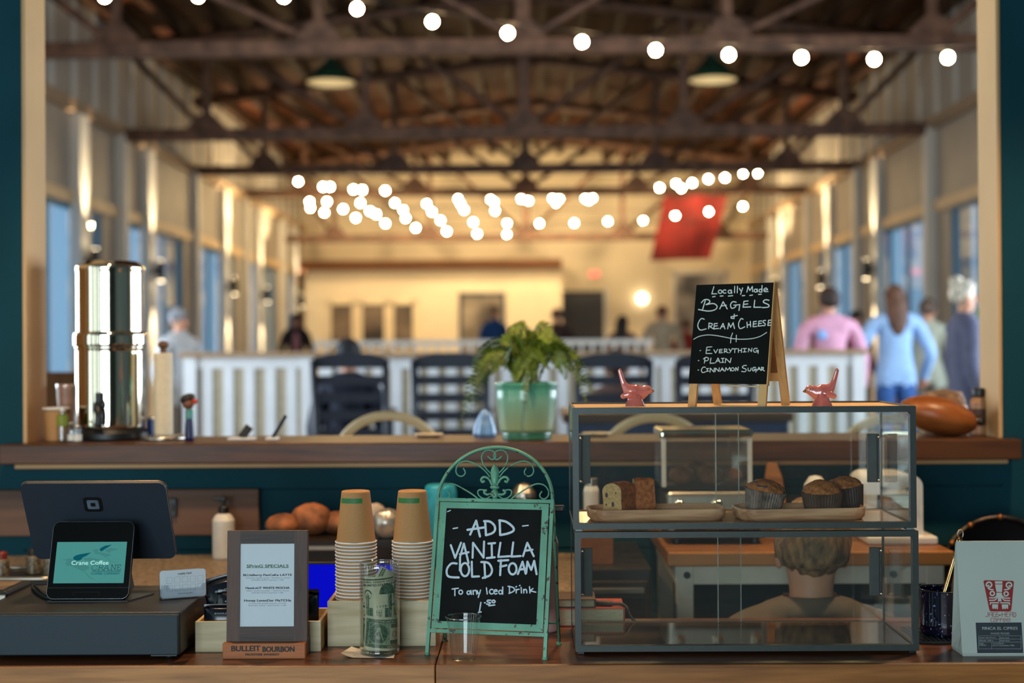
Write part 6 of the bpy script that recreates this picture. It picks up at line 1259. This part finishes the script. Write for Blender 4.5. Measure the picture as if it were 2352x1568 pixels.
# ================================================================ furniture of the hall
white_b = mat('white_slat_paint', '#e3e6e8', .55, var=.03, scale=4); capw = wood('partition_cap_wood', '#b99a78', '#957556', 'x', 2, .5)
def panel(lab, pxa, pxb, Y, ytop):
    xa, xb_ = at(pxa, 850, Y).x, at(pxb, 850, Y).x; zt = at((pxa+pxb)/2, ytop, Y).z; H = zt-ZH
    t = thing('slatted_partition', lab, 'partition', ((xa+xb_)/2, Y, ZH), group='white slatted partitions in the hall'); w_ = (xb_-xa)/2
    mb = MB(); mb.box(-w_-.03, w_+.03, -.09, .09, H-.035, H, .004); mb.build('cap', capw, t)
    for z in (H-.12, .06): mb = MB(); mb.box(-w_, w_, -.022, .03, z, z+.085, .002); mb.build('rail', white_b, t)
    for x in (-w_, w_-.09): mb = MB(); mb.box(x, x+.09, -.05, .04, 0, H-.035, .002); mb.build('post', white_b, t)
    n = int((2*w_-.18)/.132); p = (2*w_-.18)/n; proto = None
    for i in range(n):
        x = -w_+.09+p*(i+.5)
        if proto is None: mb = MB(); mb.box(-.038, .038, -.018, -.005, .07, H-.05, .002); proto = o = mb.build('slat', white_b, t)
        else: o = proto.copy(); COL.objects.link(o)
        o.location = (x, 0, 0)
    mb = MB(); mb.box(-w_+.09, w_-.09, -.0045, .012, .06, H-.04); mb.build('backing', mat('partition_backing', '#b5a88e', .8, var=.1), t)
panel('white slatted partition left of the navy chairs', 425, 722, 10.5, 808); panel('white slatted partition in the middle behind the navy chairs', 735, 1468, 10.5, 808); panel('white slatted partition behind the bagel board on the right', 1478, 1984, 10.5, 803)
navy_p = mat('navy_poly_lumber', '#0d1526', .45, var=.06, scale=8)
def navy_chair(pxc, Y, lab, rz=0):
    t = thing('ladder_back_chair', lab, 'chair', (at(pxc, 900, Y).x, Y, ZH), rz, 'navy ladder-back chairs'); H = at(pxc, 815, Y).z-ZH
    for s in (-1, 1):
        mb = MB(); mb.tube([(s*.22, -.02, .0), (s*.235, 0, .5), (s*.24, -.06, H-.03)], .026, 6); mb.build('back_post', navy_p, t)
        mb = MB(); mb.box(s*.22-.025, s*.22+.025, .38, .43, 0, .72, .006); mb.build('front_leg', navy_p, t)
        mb = MB(); mb.box(s*.235-.035, s*.235+.035, -.02, .46, .72, .745, .006); mb.build('armrest', navy_p, t)
    mb = MB(); mb.box(-.22, .22, .0, .44, .48, .51, .006); mb.build('seat', navy_p, t)
    for i in range(6):
        z = H-.05-.118*i; mb = MB(); h_ = .062 if i else .075
        mb.prism([(-.235, z-h_/2), (.235, z-h_/2), (.235, z+h_/2), (.12, z+h_/2+(.025 if i == 0 else 0)), (-.12, z+h_/2+(.025 if i == 0 else 0)), (-.235, z+h_/2)], -.05+.008*i, -.028+.008*i); mb.build('back_slat', navy_p, t)
    return t
navy_chair(806, 9.5, 'navy ladder-back chair with a dark seated person, left of the others'); navy_chair(1036, 9.5, 'empty navy ladder-back chair showing white slats through its back'); navy_chair(1409, 9.5, 'navy ladder-back chair right of the fern'); navy_chair(1640, 9.4, 'navy chair seen between the legs of the bagel board')
bent = wood('bentwood_blond', '#e0c79c', '#c2a473', 'x', 5, .45)
def stool(pxc, ytop, Y, lab):
    t = thing('bentwood_stool', lab, 'stool', (at(pxc, 960, Y).x, Y, ZH), group='blond bentwood stools at the ledge'); H = at(pxc, ytop, Y).z-ZH; r_ = .0165
    b_ = .15; a = .178; mb = MB(); mb.tube([(a*math.cos(R(q)), -.02*math.sin(R(q))+.0, H-r_-b_+b_*math.sin(R(q))) for q in range(0, 181, 6)], r_, 10); mb.build('hoop_back', bent, t)
    mb = MB(); mb.lathe([(0, .66), (.17, .66), (.18, .672), (.175, .69), (0, .686)], 32, (0, -.17, 0)); mb.build('seat', bent, t)
    for s in (-1, 1):
        mb = MB(); mb.tube([(s*a, 0, H-r_-b_), (s*a*.98, -.02, .68), (s*.2, .02, 0)], .014, 8); mb.build('rear_leg', bent, t)
        mb = MB(); mb.tube([(s*.12, -.28, .66), (s*.17, -.34, 0)], .014, 8); mb.build('front_leg', bent, t)
    mb = MB(); mb.tube([(.17*math.cos(q*.393), -.16+.17*math.sin(q*.393), .25) for q in range(16)], .009, 8, True); mb.build('foot_ring', bent, t)
stool(892, 943, 4.95, 'blond bentwood stool whose hoop shows left of the fern'); stool(1503, 947, 4.95, 'blond bentwood stool behind the left of the upper pastry case'); stool(2045, 948, 4.95, 'blond bentwood stool behind the right end of the upper case')
tt_ = wood('long_table_wood', '#6b4a36', '#3f2a1f', 'x', 2, .4)
xa, xb_ = at(1290, 950, 6.5).x, at(1800, 950, 6.5).x; zt_ = at(1500, 948, 6.3).z
t = thing('long_table', 'long dark hall table with a navy edge seen above the pastry case', 'table', ((xa+xb_)/2, 6.6, ZH)); w_ = (xb_-xa)/2; H = zt_-ZH
mb = MB(); mb.box(-w_, w_, -.35, .35, H-.04, H, .005); mb.build('tabletop', tt_, t); mb = MB(); mb.box(-w_+.02, w_-.02, -.33, -.3, H-.1, H-.04, .003); mb.build('edge_band', mat('navy_band', '#2c4270', .5), t)
for sx in (-1, 1):
    for sy in (-.28, .28): mb = MB(); mb.box(sx*(w_-.08)-.03, sx*(w_-.08)+.03, sy-.03, sy+.03, 0, H-.04, .003); mb.build('leg', tt_, t)
t = thing('panel_back_chair', 'brown panel-backed chair behind the left of the water filter', 'chair', (at(195, 900, 6.2).x, 6.2, ZH)); brn = wood('chair_brown', '#8a5a2c', '#5f3a18', 'z', 3, .5); H = at(150, 854, 6.2).z-ZH
mb = MB(); mb.box(-.19, .19, 0, .025, .5, H, .008); mb.build('backrest', brn, t); mb = MB(); mb.box(-.19, .19, 0, .4, .44, .47, .006); mb.build('seat', brn, t)
for sx in (-1, 1):
    for y in (.0, .36): mb = MB(); mb.box(sx*.17-.018, sx*.17+.018, y, y+.036, 0, .44 if y else .5, .003); mb.build('leg', brn, t)
# far white railing
Y = 17.5; xa, xb_ = at(722, 800, Y).x, at(1500, 800, Y).x; zt_ = at(1100, 781, Y).z; t = thing('picket_railing', 'low pale picket railing beyond the partitions', 'railing', ((xa+xb_)/2, Y, ZH)); w_ = (xb_-xa)/2; H = zt_-ZH
mb = MB(); mb.box(-w_, w_, -.04, .04, H-.06, H, .005); mb.build('top_rail', batten_m, t); mb = MB(); mb.box(-w_, w_, -.03, .03, .1, .16, .004); mb.build('bottom_rail', batten_m, t); n = 30; pr = None
for i in range(n+1):
    if pr is None: mb = MB(); mb.box(-.02, .02, -.02, .02, .0, H-.06); pr = o = mb.build('picket', batten_m, t)
    else: o = pr.copy(); COL.objects.link(o)
    o.location = (-w_+2*w_*i/n*.98+.02, 0, 0)
t = thing('leafy_plant', 'bright green leafy plant at the right jamb behind the white-haired person', 'plant', (at(2264, 800, 10.2).x, 10.2, ZH)); mb = MB(); mb.lathe([(.1, 0), (.13, .02), (.15, .3), (.13, .3), (0, .28)], 20, caps=False); mb.build('pot', mat('plant_pot', '#4a4038', .5), t)
mb = MB(); mb.tube([(0, 0, .28), (.02, 0, .9), (0, .01, 1.5)], .012, 6); mb.build('stem', mat('stem_green', '#4c5a22', .6), t); mb = MB(); random.seed(4)
for i in range(90):
    a, z, r_ = random.uniform(0, 6.28), random.uniform(.95, 1.4), random.uniform(.02, .13); c = Vector((r_*math.cos(a), r_*math.sin(a), z)); d = Vector((math.cos(a), math.sin(a), random.uniform(-.3, .5))).normalized(); s_ = d.cross(Vector((0, 0, 1)))*.03
    mb.add([c, c+d*.06+s_, c+d*.13, c+d*.06-s_], [(0, 1, 2, 3)])
mb.build('leaves', mat('bright_leaf', '#5f9a2a', .5, var=.2), t, fixn=False)

# ================================================================ people
skin_m = mat('skin', '#c98f70', .5, var=.04, scale=20)
def skinmesh(V, E, sub=2, root=0):
    me = bpy.data.meshes.new('sk'); me.from_pydata([v[:3] for v in V], E, []); o = bpy.data.objects.new('sk', me); COL.objects.link(o)
    o.modifiers.new('s', 'SKIN').use_smooth_shade = True
    for i, v in enumerate(V):
        me.skin_vertices[0].data[i].radius = (v[3], v[3]); me.skin_vertices[0].data[i].use_root = (i == root)
    m = o.modifiers.new('d', 'SUBSURF'); m.levels = sub; m.render_levels = sub
    e = o.evaluated_get(bpy.context.evaluated_depsgraph_get()); r = bpy.data.meshes.new_from_object(e)
    vs = [v.co.copy() for v in r.vertices]; fs = [tuple(p.vertices) for p in r.polygons]
    bpy.data.objects.remove(o); bpy.data.meshes.remove(me); bpy.data.meshes.remove(r); return vs, fs
def person(label, px, Y, ytop, facing, shirt, trousers, hair, style='short', seated=False, arms=None, zfloor=ZH, lean=0, wide=1.0, sub=1, extra=None, H=None, fingers=False):
    x = at(px, 780, Y).x; top = at(px, ytop, Y).z
    if H is None: H = top-zfloor if not seated else 1.7
    k = H/1.70; dz = 0
    if seated: dz = (top-zfloor)/k-1.70
    t = thing('person', label, 'person', (x, Y, zfloor), R(facing)); J = {}
    def S(n, a, b, c, r): J[n] = (a, b, c, r)
    ln = lambda z: -lean*max(0, z-.95)
    U = lambda n, a, b, c, r: S(n, a*wide, b+ln(c), c+dz, r)
    U('pelvis', 0, 0, .95, .135); U('waist', 0, .0, 1.1, .125); U('chest', 0, 0, 1.27, .15); U('top', 0, .01, 1.40, .105); U('neck', 0, .005, 1.48, .052); U('jaw', 0, -.012, 1.545, .062); U('skull', 0, -.004, 1.615, .076)
    U('crown', 0, .004, 1.66, .054)
    arms = arms or {}
    for s, L in ((-1, 'l'), (1, 'r')):
        U('sh'+L, s*.165, .01, 1.385, .06); e = arms.get('el'+L, (s*.235, .03, 1.12)); w_ = arms.get('wr'+L, (s*.245, -.05, .9))
        U('el'+L, *e, .042); U('wr'+L, *w_, .028); d = (Vector(w_)-Vector(e)).normalized(); h_ = Vector(w_)+d*.07; U('ha'+L, *h_, .034)
        if fingers:
            sd = d.cross(Vector((0, 1, .1))).normalized()
            for q in range(4):
                o_ = sd*(q-1.5)*.019; U('f%d%s' % (q, L), *(h_+d*.045+o_), .0095); U('g%d%s' % (q, L), *(h_+d*(.085-.008*abs(q-1.4))+o_*1.15+Vector((0, -.012, 0))), .008)
            U('t0'+L, *(h_-d*.01-sd*.042*(1 if s > 0 else 1)), .010); U('t1'+L, *(h_+d*.028-sd*.052), .008)
        if seated:
            S('hp'+L, s*.09, -.02, .93+dz, .095); S('kn'+L, s*.13, -.43, .93+dz, .068); S('an'+L, s*.13, -.40, max(.08, .93+dz-.43), .045); S('to'+L, s*.14, -.53, max(.035, .93+dz-.48), .04)
        else:
            S('hp'+L, s*.088, 0, .88, .098); S('kn'+L, s*.10, -.01, .49, .066); S('an'+L, s*.105, .03, .085, .045); S('to'+L, s*.12, -.12, .035, .042)
    tor = [('pelvis', 'waist'), ('waist', 'chest'), ('chest', 'top')]; arm = [q for L in 'lr' for q in (('top', 'sh'+L), ('sh'+L, 'el'+L), ('el'+L, 'wr'+L))]
    leg = [q for L in 'lr' for q in (('pelvis', 'hp'+L), ('hp'+L, 'kn'+L), ('kn'+L, 'an'+L))]; foot = [('an'+L, 'to'+L) for L in 'lr']
    hand = [('wr'+L, 'ha'+L) for L in 'lr']
    if fingers: hand += [q for L in 'lr' for f in range(4) for q in (('ha'+L, 'f%d%s' % (f, L)), ('f%d%s' % (f, L), 'g%d%s' % (f, L)))]+[q for L in 'lr' for q in (('ha'+L, 't0'+L), ('t0'+L, 't1'+L))]
    ns = []
    bones = [(q, 'torso') for q in tor]+[(q, 'skin') for q in (('top', 'neck'), ('neck', 'jaw'), ('jaw', 'skull'), ('skull', 'crown'))]+[(q, 'arm') for q in arm]+[(q, 'skin') for q in hand]+[(q, 'leg') for q in leg+foot]
    for (a, b), _ in bones:
        for q in (a, b):
            if q not in ns: ns.append(q)
    V = [tuple(c*k for c in J[n]) for n in ns]
    vs, fs = skinmesh(V, [(ns.index(a), ns.index(b)) for (a, b), _ in bones], sub)
    seg = [(Vector(J[a][:3])*k, Vector(J[b][:3])*k, (J[a][3]+J[b][3])/2*k, r) for (a, b), r in bones]; reg = []
    for v in vs:                                                    # which bone each bit of surface follows
        best = (9, '')
        for a, b, r_, nm in seg:
            ab = b-a; u = min(1, max(0, (v-a).dot(ab)/max(1e-9, ab.length_squared))); d = (v-a-ab*u).length-r_
            if d < best[0]: best = (d, nm)
        reg.append(best[1])
    zc, zcol, zh = (.8+dz)*k, (1.462+dz)*k, (.86+dz)*k
    for i, v in enumerate(vs):
        if reg[i] in ('torso', 'skin') and v.z < zcol and abs(v.x) < .2*k*wide or (reg[i] == 'leg' and v.z > zc):
            c = (ln((v.z/k)-dz))*k; v.y = c+(v.y-c)*.76
        if reg[i] == 'skin' and v.z < zcol and abs(v.x) < .13*k*wide: reg[i] = 'torso'
    nrm = [Vector() for _ in vs]
    for f in fs:
        n = (vs[f[1]]-vs[f[0]]).cross(vs[f[-1]]-vs[f[0]])
        for i in f: nrm[i] = nrm[i]+n
    nrm = [n.normalized() if n.length > 1e-12 else n for n in nrm]
    def garment(nm, m, pick, grow, label_=None):
        keep = [f for f in fs if sum(pick(i) for i in f)*2 >= len(f)]; used = sorted({i for f in keep for i in f}); ix = {q: j for j, q in enumerate(used)}
        mb = MB(); mb.add([vs[i]+nrm[i]*grow*k for i in used], [tuple(ix[i] for i in f) for f in keep], True); return mb.build(nm, m, t, label_, fixn=False)
    hx, hy, hz = [J['skull'][i]*k for i in range(3)]
    def face(mb):
        mb.ball((hx, hy-.088*k, hz-.03*k), (.011*k, .016*k, .02*k), 8, 6)
        for s in (-1, 1): mb.ball((hx+s*.079*k, hy+.01*k, hz-.025*k), (.01*k, .02*k, .03*k), 8, 6); mb.ball((hx+s*.03*k, hy-.072*k, hz-.004*k), (.012*k, .008*k, .007*k), 8, 6)
        mb.ball((hx, hy-.07*k, hz-.078*k), (.02*k, .01*k, .006*k), 8, 6)
    mb = MB(); mb.add(vs, fs, True); face(mb); mb.build('body', skin_m, t, fixn=False)
    garment('shirt', mat('cloth_'+shirt[1:], shirt, .85, var=.08, scale=25, bump=.25), lambda i: reg[i] in ('torso', 'arm') or (reg[i] == 'leg' and vs[i].z > zh), .016)
    garment('trousers', mat('cloth_'+trousers[1:], trousers, .85, var=.1, scale=30, bump=.2), lambda i: reg[i] == 'leg' or (reg[i] == 'torso' and vs[i].z < zh+.12*k), .008)
    for L in 'lr': mb = MB(); a, b = Vector(J['an'+L][:3])*k, Vector(J['to'+L][:3])*k; mb.ball(((a.x+b.x)/2, (a.y+b.y)/2-.01*k, b.z), (.05*k, .125*k, .042*k), 14, 8); mb.build('shoe', mat('shoe_dark', '#2a2624', .6), t)
    hm = mat('hair_'+hair[1:], hair, .7, var=.35, scale=60, stretch=(1, 1, .3), bump=.6); mb = MB(); C = Vector((hx, hy+.012*k, hz+.012*k))
    bump = .10 if style == 'curly' else .03
    def fn(d): 
        q = 1+bump*noise.noise(d*5)+bump*.6*noise.noise(d*11)
        if d.y < -.35 and d.z < .45: q *= .80                       # leaves the face free
        if d.z < -.55: q *= .86
        return q
    mb.ball(C, (.088*k, .099*k, .104*k) if style != 'curly' else (.092*k, .103*k, .106*k), 26, 18, fn=fn)
    if style == 'long': mb.loft([[Vector((hx+r_*k*math.cos(q*.5236), hy+.05*k+yy*k+r_*.55*k*math.sin(q*.5236), hz+z*k)) for q in range(12)] for r_, yy, z in ((.085, .0, .03), (.098, .015, -.06), (.095, .035, -.15), (.075, .055, -.24), (.05, .06, -.31), (.012, .06, -.345))])
    if style == 'bun': mb.ball((hx+.0, hy+.06*k, hz+.09*k), .05*k, 14, 10)
    mb.build('hair', hm, t)
    if extra: extra(t, k, J)
    return t
def patch(t, k, J):
    mb = MB(); mb.lathe([(0, 0), (.042*k, 0), (.044*k, .004), (0, .006)], 18); o = mb.build('shirt_patch', mat('patch_blue', '#7aa4dc', .8), t, 'pale blue round patch', (.10*k, .118*k, 1.32*k)); o.rotation_euler = (R(-90), 0, 0)
person('person in light blue sweater and jeans, long brown hair, standing with back to us', 2056, 12.2, 660, 180, '#8fb2dd', '#24508c', '#5d3c28', 'long', sub=2, arms={'ell': (-.27, .05, 1.12), 'wrl': (-.25, -.1, .92), 'elr': (.3, .0, 1.13), 'wrr': (.34, -.12, .95)}, wide=1.12, fingers=True)
person('person with dark curly hair in a pink shirt, back to us behind the partition', 1905, 11.5, 667, 184, '#d59bb4', '#4a4a55', '#2f1c14', 'curly', wide=1.22, extra=patch)
person('white-haired person in a patterned dark blouse near the right jamb', 2216, 9.0, 650, 90, '#575a72', '#2c3550', '#d8cdb8', 'bun')
person('person in a pale sage jumper half hidden behind the blue sweater', 2132, 13.6, 690, 150, '#aab0a0', '#5a5a54', '#5a463a')
person('grey-haired person in a pale patterned shirt left behind the paper towels', 412, 11.6, 712, 60, '#b9bec4', '#6b6258', '#8a8c92', 'short', wide=1.1, arms={'elr': (.24, -.05, 1.14), 'wrr': (.12, -.25, 1.08)})
person('person in a dark jacket over a pink top by the left hall wall', 680, 23.7, 722, 10, '#2a2226', '#2a2a30', '#4a3426', 'long', extra=lambda t, k, J: MB().ball((0, -.125*k, 1.22*k), (.05*k, .02*k, .2*k), 14, 10).build('pink_top', mat('pink_top', '#c2818a', .8), t, 'pink top between the jacket fronts'))
person('person in a blue shirt before the blue-framed end window', 1136, 24, 704, 30, '#1f4f8a', '#3a3a40', '#b5835a', 'short')
person('person in dark clothes standing left of the black end door', 1280, 22, 712, 20, '#4a3430', '#33302e', '#6a4030', 'short', wide=1.15)
person('person with dark hair and a brown top, small in the middle distance', 1430, 20, 728, 160, '#7a5646', '#3a3234', '#241814', 'long', wide=1.1)
person('person in beige with reddish face left of the bagel board', 1521, 22, 706, 0, '#c9b494', '#6a5a4a', '#7a3a28', 'short', wide=1.2)
person('person in a red shirt just left of the bagel board', 1576, 23, 738, 0, '#b03424', '#3a3234', '#6a3424', 'short')
person('small distant person in dark red between the pink and blue people', 1968, 18, 716, 20, '#6a2a24', '#2a2628', '#2a1c16', 'short')
person('dark-haired person sitting in the leftmost navy chair, back to us', 800, 9.72, 785, 180, '#161c2e', '#20242e', '#14161c', 'short', seated=True)
person('person in a brown top sitting in the navy chair right of the fern', 1416, 9.72, 812, 180, '#6a5148', '#2e2a2c', '#4a3428', 'short', seated=True)
person('person seated low with curly light brown hair, back to us through the lower case', 1860, 3.44, 1172, 180, '#6f6253', '#3a3632', '#8a6a48', 'curly', seated=True, zfloor=0, lean=.0, sub=2, wide=1.12, fingers=True, arms={'ell': (-.25, -.1, 1.13), 'wrl': (-.15, -.3, 1.0), 'elr': (.25, -.1, 1.13), 'wrr': (.15, -.3, 1.0)})
xs_ = at(1860, 1300, 3.44).x; sz = at(1860, 1178, 3.44).z-1.70+.95-.125; t = thing('low_stool', 'low dark stool under the person behind the counter', 'stool', (xs_, 3.44, 0))
mb = MB(); mb.lathe([(0, sz-.03), (.15, sz-.03), (.155, sz-.01), (.14, sz), (0, sz)], 24); mb.build('seat', cab, t)
for q in range(4): a = R(45+90*q); mb = MB(); mb.tube([(.11*math.cos(a), .11*math.sin(a), sz-.03), (.15*math.cos(a), .15*math.sin(a), 0)], .012, 8); mb.build('leg', cab, t)
